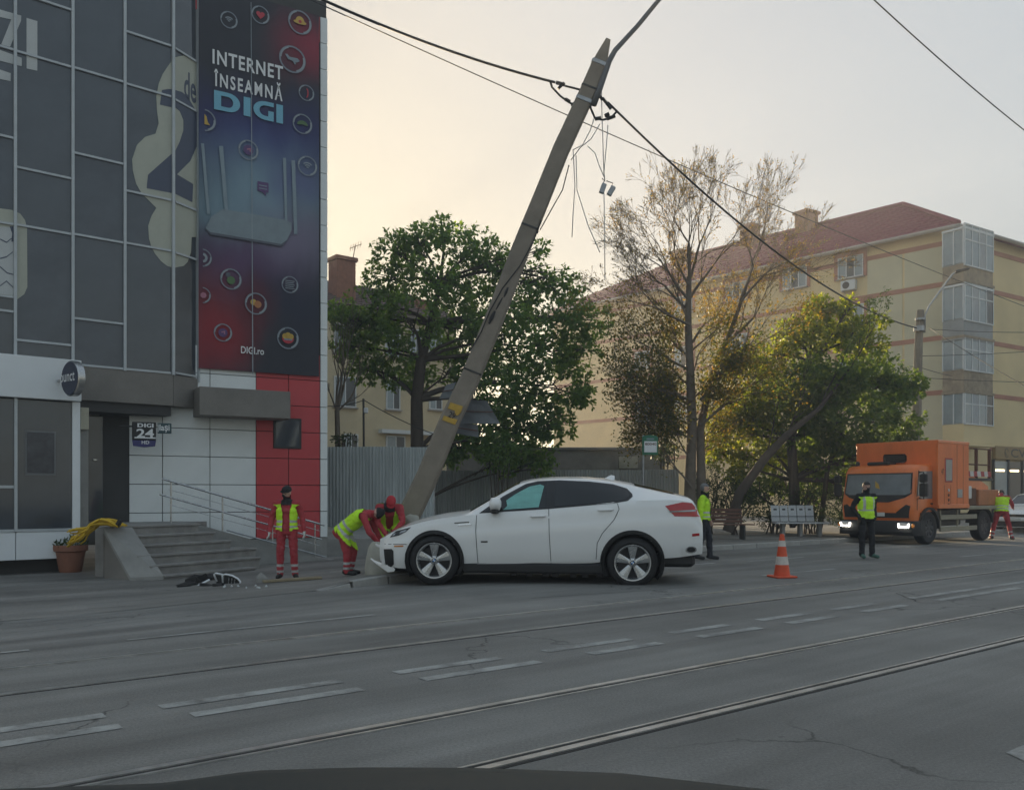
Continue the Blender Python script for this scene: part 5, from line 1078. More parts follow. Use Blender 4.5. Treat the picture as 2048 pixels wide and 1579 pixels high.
# lamps
tl = cb_(B1.patch([(3.40, 1.205), (3.66, 1.262), (3.80, 1.25), (3.905, 1.13), (3.93, 1.05), (3.54, 1.055)], .006, step=.04), 'tail_lamp', 'tail_red', split=True, smooth=True)
cb_(B1.patch([(3.46, 1.13), (3.90, 1.155), (3.905, 1.13), (3.47, 1.112)], .01, step=.05), 'lamp_strip', 'lamp_clear', tl, split=True)
hl = cb_(B1.patch([(-.60, .80), (-.36, .86), (-.44, .79), (-.55, .735), (-.70, .70), (-.66, .75)], .006, step=.04), 'head_lamp', 'car_glass', split=True, smooth=True)
cb_(B1.patch([(-.52, .80), (-.42, .825), (-.45, .79), (-.54, .765)], .011, step=.04), 'lamp_lens', 'lamp_clear', hl, split=True)
cb_(B1.patch([(-.64, .755), (-.60, .77), (-.62, .735), (-.66, .722)], .011, step=.04), 'lamp_lens', 'lamp_clear', hl, split=True)
cb_(B1.strip([(-.62, .572), (-.47, .578)], .022, .006), 'side_reflector', 'orange_lamp', split=True)
cb_(B1.strip([(3.80, .78), (3.91, .79)], .04, .006), 'rear_reflector', 'tail_red', split=True)
cb_(B1.patch([(-.80, .52), (-.66, .53), (-.63, .5), (-.63, .3), (-.68, .25), (-.78, .28)], .006, step=.05), 'air_intake', 'black_plastic', split=True)
for sd in (-1, 1): cb_(B1.strip([(.36, .905), (.55, .92)], .024, .008, (sd,)), 'side_vent', 'chrome'); cb_(B1.strip([(.30, .93), (.52, .945)], .014, .005, (sd,)), 'vent_shadow', 'seam')
for sd in (-1, 1): cb_(B1.strip([(.70, .655), (.80, .658)], .022, .004, (sd,)), 'door_badge', 'car_trim')
# skirts, diffuser, exhausts, underbody
mb = MB(); mb.bbox(.40, 2.52, -.93, .93, .19, .345, .03); cb_(mb, 'sill_cladding', 'black_plastic')
mb = MB(); mb.bbox(3.28, 3.86, -.80, .80, .30, .50, .05); cb_(mb, 'rear_diffuser', 'black_plastic')
mb = MB(); mb.bbox(-.74, -.42, -.76, .76, .18, .3, .04); cb_(mb, 'lower_lip', 'black_plastic')
mb = MB(); mb.bbox(-.4, 3.2, -.5, .5, .24, .36, .03); cb_(mb, 'underbody', 'arch_black')
for k in range(7): mb = MB(); x = 1.15+k*.21+random.uniform(-.04, .04); mb.bbox(x, x+.1, -.75, -.68, .13, .2, .01); cb_(mb, 'underbody_bracket', 'alloy_dark')
for sd in (-1, 1):
    mb = MB(); rg = []
    Me = Matrix.Translation((3.80, sd*.66, .56)) @ Matrix.Rotation(R(90), 4, 'Y'); mb.lathe([(.05, -.12), (.062, .1), (.055, .115), (.045, .1), (.045, -.1)], 18, Me, False); cb_(mb, 'exhaust_tip', 'chrome', smooth=40)
cb_(B1.patch([(3.66, .60), (3.74, .635), (3.92, .66), (3.945, .62), (3.90, .52), (3.74, .47), (3.66, .50)], .012, step=.05), 'exhaust_bezel', 'white_car_paint', split=True, smooth=True)
ex = [(3.74+.085*math.cos(2*math.pi*k/14)+.05, .565+.05*math.sin(2*math.pi*k/14)) for k in range(14)]
ep = cb_(B1.patch(ex, .02, step=.05), 'exhaust_surround', 'chrome', split=True, smooth=True)
cb_(B1.patch([((x-3.79)*.75+3.79, (z-.565)*.72+.565) for x, z in ex], .023, step=.05), 'exhaust_opening', 'seam', ep, split=True)
mb = MB(); mb.add([V((2.50, 0, 1.60)), V((2.70, 0, 1.575)), V((2.70, 0, 1.665)), V((2.64, 0, 1.675)), V((2.50, .022, 1.60)), V((2.70, .03, 1.575)), V((2.50, -.022, 1.60)), V((2.70, -.03, 1.575))], [(4, 5, 2, 3), (6, 3, 2, 7), (4, 3, 6), (5, 7, 2)]); cb_(mb, 'roof_antenna', 'white_car_paint')
# torn bumper corner hanging at the nose
mb = MB(); pts = [(-.62, -.80, .52), (-.80, -.76, .545), (-.92, -.66, .565), (-.98, -.55, .575)]
mb.loft([[V((x, y, z)) + V((0, 0, dz)) + V((dx, 0, 0)) for dz, dx in ((.02, 0), (.0, -.012), (-.024, 0), (-.0, .012))] for x, y, z in pts]); cb_(mb, 'torn_bumper_strip', 'white_car_paint', smooth=40)
mb = MB(); mb.loft([[V((x, y, z+dz)) + V((dx, 0, 0)) for dz, dx in ((s_, 0), (.0, -.02), (-s_, 0), (-.0, .02))] for x, y, z, s_ in ((-.64, -.80, .215, .03), (-.74, -.78, .235, .065), (-.84, -.70, .26, .04), (-.98, -.6, .31, .022), (-1.06, -.5, .35, .012))]); cb_(mb, 'torn_bumper_corner', 'white_car_paint', smooth=40)
mb = MB(); mb.loft([[V((x, y, z)) for z in (.28, .4, .5)] for x, y in ((-.79, -.77), (-.85, -.72), (-.9, -.5))], closed=False); cb_(mb, 'torn_bumper_web', 'white_car_paint', smooth=40)
# white road car at the right edge
B2 = Body(top=[(-.72, .66), (-.62, .80), (-.5, .86), (0, .98), (.35, 1.03), (.45, 1.06), (1.05, 1.44), (1.3, 1.49), (1.9, 1.5), (2.6, 1.46), (2.9, 1.36), (3.2, 1.05), (3.3, .8)], W=[(-.72, .66), (-.6, .78), (-.3, .84), (0, .86), (2.5, .86), (3, .82), (3.3, .7)],
          belt=[(-.72, .6), (-.5, .78), (0, .88), (.5, .93), (2.8, .99), (3.2, .95), (3.3, .7)], wr=[(-.72, .5), (.4, .74), (1.1, .58), (2.6, .55), (3.3, .6)], z0=[(-.72, .22), (3.3, .25)], crown=[(-.72, .03), (3.3, .05)], x0=-.72, x1=3.3, axles=[(0, .3), (2.5, .3)], ar=[.35, .35])
dpos = at(2044, 1056, 33.0); dpos.z = 0
wc = thing('parked_car', 'white car waiting behind the orange truck at the right edge', 'car', dpos, rz=math.atan2(U2.y, U2.x))
B2.mesh().build('body_shell', 'white_car_paint', wc, smooth=40)
B2.top_patch(.47, 1.04, .05, .04, .006).build('windscreen', 'window_dark', wc, smooth=True)
B2.patch([(.8, .97), (2.6, 1.02), (2.75, 1.25), (2.4, 1.4), (1.3, 1.42), (1.1, 1.36)], .006).build('side_window', 'car_glass', wc, smooth=True)
for ax_ in (0, 2.5):
    for sd in (-1, 1): wheel(wc, ax_, sd*.74, .3, .3, .2, sd, .19, 7, 'alloy')
mb = MB(); mb.bbox(-.745, -.68, -.62, .62, .60, .70, .015); mb.build('grille', 'black_plastic', wc)
mb = MB(); mb.bbox(-.765, -.69, -.66, .66, .45, .57, .02); mb.build('bumper', 'white_car_paint', wc); mb = MB(); mb.bbox(-.75, -.68, -.6, .6, .24, .43, .02); mb.build('lower_intake', 'black_plastic', wc)
mb = MB(); mb.bbox(-.778, -.764, -.26, .26, .455, .565, .004); mb.build('number_plate', 'plate_white', wc)
mb = MB(); mb.prism([(-.08, .68), (.08, .68), (.06, .62), (-.06, .62)], -.752, -.744, lambda u, v, w_: V((w_, u, v))); mb.build('badge', 'chrome', wc)
for sd in (-1, 1): B2.patch([(-.64, .68), (-.36, .76), (-.34, .66), (-.62, .6)], .006, (sd,)).build('head_lamp', 'lamp_clear', wc)
# ------------------------------------------------------------------ orange service truck
pmat('truck_orange', (.74, .17, .028), .38, var=.12, scale=2.5, coat=.3)
pmat('truck_orange_box', (.74, .18, .045), .5, var=.14, scale=1.6, stretch=(1, 1, .4))
pmat('truck_glass', (.19, .21, .22), .05, var=.2, scale=2, spec=.8)
pmat('headlight_on', (.9, .88, .8), .2, var=0, emit=(1, .93, .8), es=6)
pmat('chassis_tan', (.3, .27, .2), .7, var=.15)
pmat('stripe_white', (.6, .58, .55), .5, var=.05); pmat('stripe_red', (.4, .04, .04), .5, var=.1)
tf = gp(1830, 1093); to = so(U2.x*tf.x+U2.y*tf.y, 12.3+1.15, 0)
tf = at(1832, 1095, 24.4); s0 = U2.x*tf.x+U2.y*tf.y; tloc = so(s0, 13.35); TR = math.atan2(U2.y, U2.x)
tk = thing('service_truck', 'orange service truck with box body and lifting gear, headlights on', 'truck', (tloc.x, tloc.y, 0), rz=TR)
MTk = WM[tk.name]
def tb(mb, name, mat, par=None, **k): return mb.build(name, mat, par or tk, MTk, **k)
def tpx(px, py, y): # pixel on the truck's plane y = const (side)
    Mi = MTk.inverted(); c = Mi @ V((0, 0, CH)); q = Mi.to_3x3() @ V(((px-CX)/F, 1, (HY-py)/F)); t = (y-c.y)/q.y; p = c+q*t; return p.x, p.z
# cab
W = 1.1
prof = [(.10, .50), (.03, .62), (0, .95), (.01, 1.2), (.06, 1.38), (.2, 2.06), (.30, 2.2), (.42, 2.28), (1.45, 2.3), (1.45, .62), (.95, .55), (.9, .95), (.45, .95), (.42, .5)]
prof = [(.06, .62), (0, .95), (.01, 1.22), (.06, 1.40), (.2, 2.06), (.30, 2.2), (.45, 2.27), (1.4, 2.3), (1.4, .95), (.4, .9), (.36, .62)]
mb = MB(); rings = []
for y, ins in ((-W, .09), (-W+.03, .035), (-W+.1, 0), (-.5, -.03), (0, -.045), (.5, -.03), (W-.1, 0), (W-.03, .035), (W, .09)):
    cxm, czm = .75, 1.4; rings.append([V((x+(ins if x < .35 else 0), y, z-(ins*.6 if z > 2.1 else 0))) for x, z in prof])
mb.loft(rings); cab = tb(mb, 'cab', 'truck_orange', smooth=35)
def fx(z): return tab([(.5, .05), (.95, 0), (1.22, .01), (1.4, .06), (2.06, .2), (2.2, .3)])(z)
def front(poly, o, name, mat, par=None, step=.12):
    bm = bmesh.new(); bm.faces.new([bm.verts.new((y, z, 0)) for y, z in poly]); ys = [p[0] for p in poly]; zs = [p[1] for p in poly]
    for lo, hi, no, ix in ((min(ys), max(ys), (1, 0, 0), 0), (min(zs), max(zs), (0, 1, 0), 1)):
        v = lo+step
        while v < hi:
            co = [0, 0, 0]; co[ix] = v; bmesh.ops.bisect_plane(bm, geom=bm.verts[:]+bm.edges[:]+bm.faces[:], plane_co=co, plane_no=no); v += step
    bm.verts.index_update(); bm.verts.ensure_lookup_table(); mb = MB()
    def bul(y): a = abs(y); return tab([(0, -.045), (.5, -.03), (W-.1, 0), (W-.03, .035), (W, .09)])(a)
    mb.add([V((fx(v.co.y)+bul(v.co.x)-o, v.co.x, v.co.y)) for v in bm.verts], [[v.index for v in f.verts] for f in bm.faces]); bm.free(); return tb(mb, name, mat, par, smooth=True)
front([(-1.0, 2.04), (1.0, 2.04), (1.03, 1.45), (.85, 1.33), (.4, 1.20), (-.4, 1.20), (-.85, 1.33), (-1.03, 1.45)], .008, 'windscreen_surround', 'black_plastic')
ws = front([(-.96, 2.0), (.96, 2.0), (.99, 1.46), (.85, 1.41), (-.85, 1.41), (-.99, 1.46)], .013, 'windscreen', 'truck_glass')
front([(-.05, 1.72), (.07, 1.82), (.04, 1.62), (-.1, 1.58)], .016, 'windscreen_sticker', 'paint_yellow', ws)
for sd in (-1, 1):
    front([(sd*1.02, 1.1), (sd*.9, 1.14), (sd*.62, .92), (sd*.62, .8), (sd*.98, .84)], .008, 'grille_wing', 'black_plastic')
front([(-.7, .9), (.7, .9), (.98, .84), (.98, .76), (-.98, .76), (-.98, .84)], .010, 'grille_bar', 'black_plastic')
mb = MB(); mb.lathe([(.09, 0), (.09, .015)], 18, Matrix.Translation((-.055, 0, 1.02)) @ Matrix.Rotation(R(-90), 4, 'Y')); tb(mb, 'badge', 'truck_orange_box')
mb = MB(); mb.bbox(-.075, -.055, -.3, .1, .80, .91, .004); tb(mb, 'number_plate', 'plate_white')
mb = MB(); rings = []
for y, ins in ((-1.16, .18), (-1.1, .06), (-.8, 0), (.8, 0), (1.1, .06), (1.16, .18)): rings.append([V((x+ins, y, z)) for x, z in ((-.05, .68), (-.1, .6), (-.1, .36), (-.02, .26), (.4, .26), (.4, .68))])
mb.loft(rings); bmp = tb(mb, 'bumper', 'black_plastic', smooth=35)
for sd in (-1, 1):
    mb = MB(); mb.bbox(-.115, -.02, min(sd*.72, sd*1.06), max(sd*.72, sd*1.06), .47, .64, .02); tb(mb, 'head_lamp', 'lamp_clear')
    mb = MB(); mb.tube([V((-.122, sd*.74, .6)), V((-.122, sd*.75, .5)), V((-.122, sd*1.02, .5)), V((-.12, sd*1.04, .6))], .02, 6); tb(mb, 'daylight_strip', 'headlight_on')
    mb = MB(); mb.lathe([(.055, 0), (.055, .02)], 14, Matrix.Translation((-.04, sd*1.12, .55)) @ Matrix.Rotation(R(-90), 4, 'Y')); tb(mb, 'indicator', 'orange_lamp')
# cab side: door window, mirror, wheel arch
for sd in (-1, 1):
    y = sd*(W+.006); mb = MB(); mb.prism([(.24, 1.42), (.34, 2.08), (1.2, 2.1), (1.2, 1.3), (.5, 1.3)], y-sd*.01, y, lambda u, v, w_: V((u, w_, v))); tb(mb, 'door_window', 'truck_glass')
    mb = MB(); mb.prism([(.2, 1.36), (.31, 2.1), (.34, 2.1), (.23, 1.36)], y-sd*.01, y+sd*.004, lambda u, v, w_: V((u, w_, v))); tb(mb, 'window_frame', 'black_plastic')
    mb = MB(); mb.bbox(.12, .24, min(sd*1.2, sd*1.42), max(sd*1.2, sd*1.42), 1.76, 2.0, .03); tb(mb, 'mirror_upper', 'black_plastic'); mb = MB(); mb.bbox(.12, .26, min(sd*1.2, sd*1.42), max(sd*1.2, sd*1.42), 1.36, 1.74, .03); tb(mb, 'mirror_lower', 'black_plastic')
    mb = MB(); mb.tube([V((.35, sd*1.1, 2.05)), V((.2, sd*1.3, 2.05)), V((.2, sd*1.3, 1.3)), V((.35, sd*1.1, 1.32))], .022, 6); tb(mb, 'mirror_bracket', 'black_plastic')
    mb = MB(); mb.bbox(1.0, 1.15, y-.02, y+.02, 1.14, 1.18, .006); tb(mb, 'door_handle', 'black_plastic'); mb = MB(); mb.prism([(.22, 1.3), (.22, .98), (.235, .98), (.235, 1.3)], y-sd*.01, y+sd*.002, lambda u, v, w_: V((u, w_, v))); tb(mb, 'door_gap', 'seam')
    mb = MB(); n = 16
    for i in range(n+1):
        a = R(lerp(-5, 185, i/n)); 
        for rad, yy in ((.52, sd*.8), (.52, sd*1.17), (.58, sd*1.17), (.58, sd*.8)): mb.v.append(V((.86+rad*math.cos(a), yy, .48+rad*math.sin(a))))
    for i in range(n):
        for k in range(4): mb.f.append([i*4+k, i*4+(k+1) % 4, (i+1)*4+(k+1) % 4, (i+1)*4+k]); mb.m.append(0)
    tb(mb, 'wheel_arch', 'black_plastic')
mb = MB(); mb.bbox(.38, .8, -.2, .5, 2.27, 2.38, .03); tb(mb, 'roof_vent', 'black_plastic'); mb = MB(); mb.lathe([(.06, 0), (.06, .1), (.03, .14)], 12, Matrix.Translation((.5, .85, 2.27))); tb(mb, 'beacon', 'black_plastic')
# box body
BX0, BX1 = 1.10, 3.05
mb = MB(); mb.bbox(BX0, BX1, -1.26, 1.26, 1.02, 2.98, .03); bxo = tb(mb, 'box_body', 'truck_orange_box')
mb = MB(); mb.bbox(BX0+.004, BX1-.004, -1.275, 1.275, 2.9, 2.99, .015); mb.bbox(BX0-.015, BX0+.03, -1.275, -1.22, 1.1, 2.9, .01); tb(mb, 'box_edging', 'truck_orange', bxo)
mb = MB(); mb.bbox(BX0-.02, BX0+.01, -.35, .35, 2.36, 2.62, .06); tb(mb, 'front_opening', 'black_plastic', bxo)
mb = MB(); mb.bbox(1.52, 1.98, -1.272, -1.24, 1.78, 2.48, .012); wdw = tb(mb, 'side_window', 'stripe_red', bxo); mb = MB(); mb.bbox(1.56, 1.94, -1.278, -1.262, 1.82, 2.44, .006); tb(mb, 'window_pane', 'truck_glass', bxo)
for k in range(4): mb = MB(); mb.lathe([(.045, 0), (.045, .012)], 10, Matrix.Translation((1.75, -1.262, 1.55-.14*k)) @ Matrix.Rotation(R(90), 4, 'X')); tb(mb, 'side_marker', 'plate_white' if k == 0 else 'rust', bxo)
mb = MB(); mb.bbox(2.3, 2.6, -1.275, -1.25, 1.33, 1.58, .01); tb(mb, 'side_plaque', 'galvanised', bxo)
fit_text('47', MTk @ Matrix.Translation((0, -1.27, 0)), (1.3, 1.45, 2.0, 2.16), 0, 'fleet_number', 'paint_dark', bxo)
for k in range(1, 5): mb = MB(); mb.box(BX0+.39*k-.004, BX0+.39*k+.004, -1.264, -1.255, 1.08, 1.7 if 1.4 < BX0+.39*k < 2.05 else 2.88); tb(mb, 'panel_seam', 'rust', bxo)
mb = MB(); mb.bbox(BX0+.02, BX1-.02, -1.285, -1.25, 1.02, 1.14, .01); tb(mb, 'lower_skirt', 'truck_orange', bxo)
# chassis
for y in (-.42, .42): mb = MB(); mb.bbox(.3, 5.6, y-.05, y+.05, .62, .84, .01); tb(mb, 'chassis_rail', 'dark_metal')
mb = MB(); mb.bbox(1.5, 3.2, -.95, .95, .5, 1.0, .04); tb(mb, 'tank', 'dark_metal')
for z in (.42, .76): mb = MB(); mb.bbox(1.42, 3.72, -1.2, -1.16, z-.07, z+.07, .012); tb(mb, 'side_guard', 'chassis_tan')
for x in (1.48, 2.55): mb = MB(); mb.bbox(x, x+.06, -1.15, -1.1, .36, .98, .008); tb(mb, 'guard_post', 'chassis_tan')
for x in (.86, 4.36):
    for sd in (-1, 1):
        wheel(tk, x, sd*1.0, .47, .47, .26, sd, .28, 8, 'alloy_dark')
mb = MB(); mb.bbox(3.06, 5.65, -1.22, 1.22, .97, 1.08, .02); tb(mb, 'flatbed', 'chassis_tan')
for sd in (-1, 1):
    mb = MB(); n = 12
    for i in range(n+1):
        a = R(lerp(10, 170, i/n))
        for rad, yy in ((.53, sd*.8), (.53, sd*1.17), (.56, sd*1.17), (.56, sd*.8)): mb.v.append(V((4.36+rad*math.cos(a), yy, .46+rad*math.sin(a))))
    for i in range(n):
        for k in range(4): mb.f.append([i*4+k, i*4+(k+1) % 4, (i+1)*4+(k+1) % 4, (i+1)*4+k]); mb.m.append(0)
    tb(mb, 'rear_mudguard', 'black_plastic')
mb = MB(); mb.bbox(3.1, 3.9, -1.1, .9, 1.085, 1.62, .02); tb(mb, 'equipment_locker', 'rust'); mb = MB(); mb.bbox(3.1, 3.36, -1.2, -1.11, 1.3, 1.68, .015); tb(mb, 'control_box', 'plate_white')
pmat('orange_worn', (.42, .15, .06), .6, var=.2, scale=3)
mb = MB(); mb.bbox(3.95, 5.3, -1.15, -.2, 1.085, 1.58, .02); tb(mb, 'equipment_locker', 'orange_worn')
mb = MB(); mb.prism([(3.0, 2.02), (3.0, 1.66), (3.5, 1.55), (4.55, 1.55), (4.7, 1.4), (4.85, 1.5), (4.8, 1.68), (4.4, 1.82), (3.3, 2.12)], -1.05, -.75, lambda u, v, w_: V((u, w_, v))); tb(mb, 'lifting_arm', 'truck_orange')
mb = MB(); mb.bbox(3.4, 5.1, -.7, .6, 1.6, 1.8, .02); tb(mb, 'arm_base', 'dark_metal')
for k in range(7): mb = MB(); mb.prism([(3.25+.24*k, 1.98), (3.49+.24*k, 1.98), (3.45+.24*k, 2.14), (3.21+.24*k, 2.14)], -1.1, -1.06, lambda u, v, w_: V((u, w_, v))); tb(mb, 'warning_stripe', 'stripe_red' if k % 2 == 0 else 'stripe_white')
mb = MB(); mb.bbox(3.2, 5.1, -1.08, .9, 1.85, 1.93, .01); tb(mb, 'platform_deck', 'dark_metal')
for x in (3.2, 4.1, 5.0):
    for y in (-1.0, .8): mb = MB(); mb.bbox(x-.04, x+.04, y-.04, y+.04, 1.93, 2.86, .006); tb(mb, 'basket_post', 'rust')
for z in (2.35, 2.84):
    for y in (-1.0, .8): mb = MB(); mb.tube([V((3.2, y, z)), V((5.0, y, z))], .025, 6); tb(mb, 'basket_rail', 'rust')
mb = MB(); mb.bbox(3.35, 3.75, -.6, .2, 1.95, 2.9, .03); tb(mb, 'lift_mast', 'dark_metal'); mb = MB(); mb.tube([V((4.3, -.3, 1.95)), V((4.3, -.3, 2.75)), V((3.7, -.3, 2.8))], .03, 6); tb(mb, 'hydraulic_pipe', 'galvanised')
# ------------------------------------------------------------------ people
for nme, c, r in (('work_red', (.38, .04, .05), .85), ('hi_vis', (.55, .92, .03), .7), ('reflective', (.46, .47, .46), .35), ('skin', (.56, .35, .27), .55), ('glove_white', (.6, .6, .57), .8), ('cloth_black', (.012, .012, .014), .85), ('cloth_dark', (.02, .022, .03), .85), ('hair_grey', (.16, .16, .16), .7), ('hair_dark', (.02, .017, .014), .6), ('cap_black', (.014, .015, .016), .8), ('cap_red', (.42, .02, .03), .75), ('shoe_green', (.05, .13, .1), .6), ('shoe_black', (.012, .012, .012), .6), ('eye_dark', (.02, .015, .012), .3)):
    pmat(nme, c, r, var=.12, scale=9, bump=.35 if 'cloth' in nme or 'work' in nme or 'vis' in nme else 0, bscale=14)
def sphere(mb, c, r, n=12, m_=8, sc=(1, 1, 1), rot=None):
    rings = []
    for i in range(1, m_):
        a = math.pi*i/m_; rings.append([(math.sin(a)*math.cos(2*math.pi*k/n), math.sin(a)*math.sin(2*math.pi*k/n), -math.cos(a)) for k in range(n)])
    fn = lambda p: c+((rot @ V((p[0]*sc[0]*r, p[1]*sc[1]*r, p[2]*sc[2]*r))) if rot else V((p[0]*sc[0]*r, p[1]*sc[1]*r, p[2]*sc[2]*r)))
    mb.loft([[fn(p) for p in rg] for rg in rings])
def person(label, J, loc, rz, S, top, trous, shoe, hand, headgear, vest=None, group=None, stripes=False, hv='open', look=0., nod=0., scale=1., collar=None):
    t = thing('person', label, 'person', loc, rz, group, scale=scale)
    j = {k: V(v) for k, v in J.items()}; mb = MB(); prim = []        # prim: (a, b, ra, rb, tag)
    def cap(a, b, ra, rb, tg): mb.cyl(a, b, ra, rb, 12); sphere(mb, a, ra, 10, 7); sphere(mb, b, rb, 10, 7); prim.append((a, b, ra, rb, tg))
    lat = (j['shR']-j['shL']).normalized()
    sp = [j['pelvis'], j['pelvis'].lerp(j['chest'], .45), j['chest'], j['neck']]
    rr = [(.175, .135), (.168, .125), (.195, .13), (.085, .075)]
    dl = j['pelvis'].lerp(j['chest'], -.35); sp = [dl]+sp; rr = [(.15, .12)]+rr
    rings = []
    for i, p in enumerate(sp):
        tg_ = (sp[min(i+1, len(sp)-1)]-sp[max(i-1, 0)]).normalized(); fw_ = lat.cross(tg_).normalized(); la = tg_.cross(fw_).normalized()
        rings.append([p+la*(rr[i][0]*math.cos(a))*(1 if True else 1)+fw_*(rr[i][1]*math.sin(a)) for a in [2*math.pi*k/18 for k in range(18)]])
    mb.loft(rings)
    for a, b, ra in ((sp[1], sp[2], .15), (sp[2], sp[3], .16), (sp[3], sp[4], .11)): prim.append((a, b, ra, ra, 'torso'))
    prim.append((sp[0], sp[1], .15, .15, 'hips'))
    for s_ in 'LR':
        sh, el, wr, hp, kn, an, to = [j[q+s_] for q in ('sh', 'el', 'wr', 'hip', 'kn', 'an', 'to')]
        cap(j['chest'].lerp(j['neck'], .45), sh, .085, .075, 'torso'); cap(sh, el, .072, .056, 'arm'); cap(el, wr, .056, .042, 'arm')
        cap(hp, kn, .098, .074, 'leg'); cap(kn, an, .074, .062, 'leg'); prim.append((kn.lerp(an, .0), an, .074, .062, 'shin'+s_))
        hd = (wr-el).normalized(); cap(an+V((0, 0, -.02)), to, .048, .042, 'shoe'); cap(an+V((0, 0, -.03)), an+V((0, .03, -.04)) if False else an+(an-to).normalized()*.05+V((0, 0, -.03)), .045, .043, 'shoe')
        # hand: palm, four fingers of unequal length, thumb from the side of the palm
        sd = hd.cross(lat.cross(hd)).normalized() if False else (lat if s_ == 'R' else -lat); nrm_ = hd.cross(sd).normalized(); sd = nrm_.cross(hd).normalized()
        fwd = lat.cross(V((0, 0, -1))).normalized(); wid = fwd-hd*fwd.dot(hd)
        if wid.length < .2: wid = sd
        wid.normalize(); nn = hd.cross(wid).normalized()
        pm = wr+hd*.09; cap(wr, wr+hd*.02, .036, .035, 'hand')
        for q, (o, l) in enumerate(((-.03, .066), (-.01, .076), (.01, .072), (.03, .058))):
            b0 = wr+hd*.02+wid*o*.6; b1 = wr+hd*.085+wid*o; cap(b0, b1, .019, .017, 'hand'); b2 = b1+hd*l*.55+nn*.012; cap(b1, b2, .0135, .012, 'hand'); cap(b2, b2+hd*l*.38+nn*.024, .012, .0105, 'hand')
        th0 = wr+hd*.03-wid*.028; th1 = th0+hd*.035-wid*.032; cap(th0, th1, .017, .014, 'hand'); cap(th1, th1+hd*.035-wid*.006, .0135, .011, 'hand')
    # head
    hc = j['head']; up = (hc-j['neck']).normalized(); f0 = lat.cross(up).normalized(); fwd = -f0 if f0.y > 0 and False else f0
    fwd = (up.cross(lat)).normalized()*-1; fwd = lat.cross(up)*1.0
    # lat points to the person's right; forward = up x lat
    fwd = up.cross(lat).normalized(); Rm = Matrix.Rotation(look, 3, up); fwd = Rm @ fwd
    if nod: ax2 = fwd.cross(up).normalized(); Rn = Matrix.Rotation(-nod, 3, ax2); fwd = Rn @ fwd; up2 = Rn @ up
    else: up2 = up
    rt = fwd.cross(up2).normalized()
    HM = Matrix((rt, fwd, up2)).transposed()
    def hp_(x, y, z): return hc+HM @ V((x, y, z))
    cap(j['neck']-up*.04, hc-up*.05, .062, .055, 'neck')
    sphere(mb, hp_(0, -.008, .03), 1, 16, 12, (.076, .095, .09), HM); sphere(mb, hp_(0, .018, -.035), 1, 14, 10, (.06, .07, .085), HM); prim.append((hp_(0, -.01, .02), hp_(0, .02, -.07), .08, .06, 'head'))
    mb.cyl(hp_(0, .085, .02), hp_(0, .108, -.02), .009, .016, 8); sphere(mb, hp_(0, .1, -.022), .016); sphere(mb, hp_(0, .065, -.085), .028); sphere(mb, hp_(0, .082, -.052), 1, 10, 6, (.026, .012, .012), HM); sphere(mb, hp_(0, .078, .035), 1, 10, 6, (.05, .016, .012), HM)
    for s2 in (-1, 1): sphere(mb, hp_(s2*.076, -.005, -.005), 1, 8, 6, (.012, .022, .034), HM)
    me = bpy.data.meshes.new('body'); me.from_pydata(mb.v, [], mb.f); bm = bmesh.new(); bm.from_mesh(me); bmesh.ops.recalc_face_normals(bm, faces=bm.faces); bm.to_mesh(me); bm.free()
    tmp = bpy.data.objects.new('tmp', me); COL.objects.link(tmp); md = tmp.modifiers.new('r', 'REMESH'); md.mode = 'VOXEL'; md.voxel_size = .0115
    sm = tmp.modifiers.new('s', 'SMOOTH'); sm.factor = .5; sm.iterations = 3
    ev = bpy.data.meshes.new_from_object(tmp.evaluated_get(bpy.context.evaluated_depsgraph_get())); bpy.data.objects.remove(tmp)
    cols = [top, trous, shoe, hand, 'skin', 'reflective']; ti = {'torso': 0, 'arm': 0, 'hips': 1, 'leg': 1, 'shinL': 1, 'shinR': 1, 'shoe': 2, 'hand': 3, 'neck': 4, 'head': 4}
    for c in cols: ev.materials.append(MT[c])
    vt = []
    pr = [(a, b, ra, rb, tg, (b-a), max(1e-9, (b-a).length_squared)) for a, b, ra, rb, tg in prim if not tg.startswith('shin')]
    mid = [0]*len(ev.polygons); tags = [None]*len(ev.polygons); tpar = [0]*len(ev.polygons)
    spa = sp[1]; spd = (sp[3]-sp[1]); 
    for p in ev.polygons:
        c = p.center; best = 9; bt = None
        for a, b, ra, rb, tg, d, l2 in pr:
            u = clamp((c-a).dot(d)/l2); q = (c-a-d*u).length/(ra+(rb-ra)*u)
            if q < best: best = q; bt = (tg, u)
        tg, u = bt; m_ = ti[tg]; tags[p.index] = tg; tpar[p.index] = (c-spa).dot(spd)/spd.length_squared
        if tg == 'torso' and tpar[p.index] < -.02: m_ = 1
        mid[p.index] = m_
    if stripes:
        for p in ev.polygons:
            if tags[p.index] == 'leg':
                for s_ in 'LR':
                    kn, an = j['kn'+s_], j['an'+s_]; d = an-kn; u = (p.center-kn).dot(d)/d.length_squared
                    if (p.center-kn-d*clamp(u)).length < .12 and (.52 < u < .64 or .80 < u < .92): mid[p.index] = 5
    ev.polygons.foreach_set('material_index', mid); ev.polygons.foreach_set('use_smooth', [True]*len(ev.polygons)); ev.name = 'body'
    cl = set(v for p in ev.polygons if tags[p.index] in ('torso', 'arm', 'leg', 'hips') for v in p.vertices); nn0 = [v.normal.copy() for v in ev.vertices]; sd_n = V((len(label)*.7, 0, 0))
    for v in ev.vertices:
        if v.index in cl: q = v.co+sd_n; v.co += nn0[v.index]*(.011*mnoise.noise(V((q.x*9, q.y*9, q.z*16)))+.005*mnoise.noise(q*34))
    ev.update()
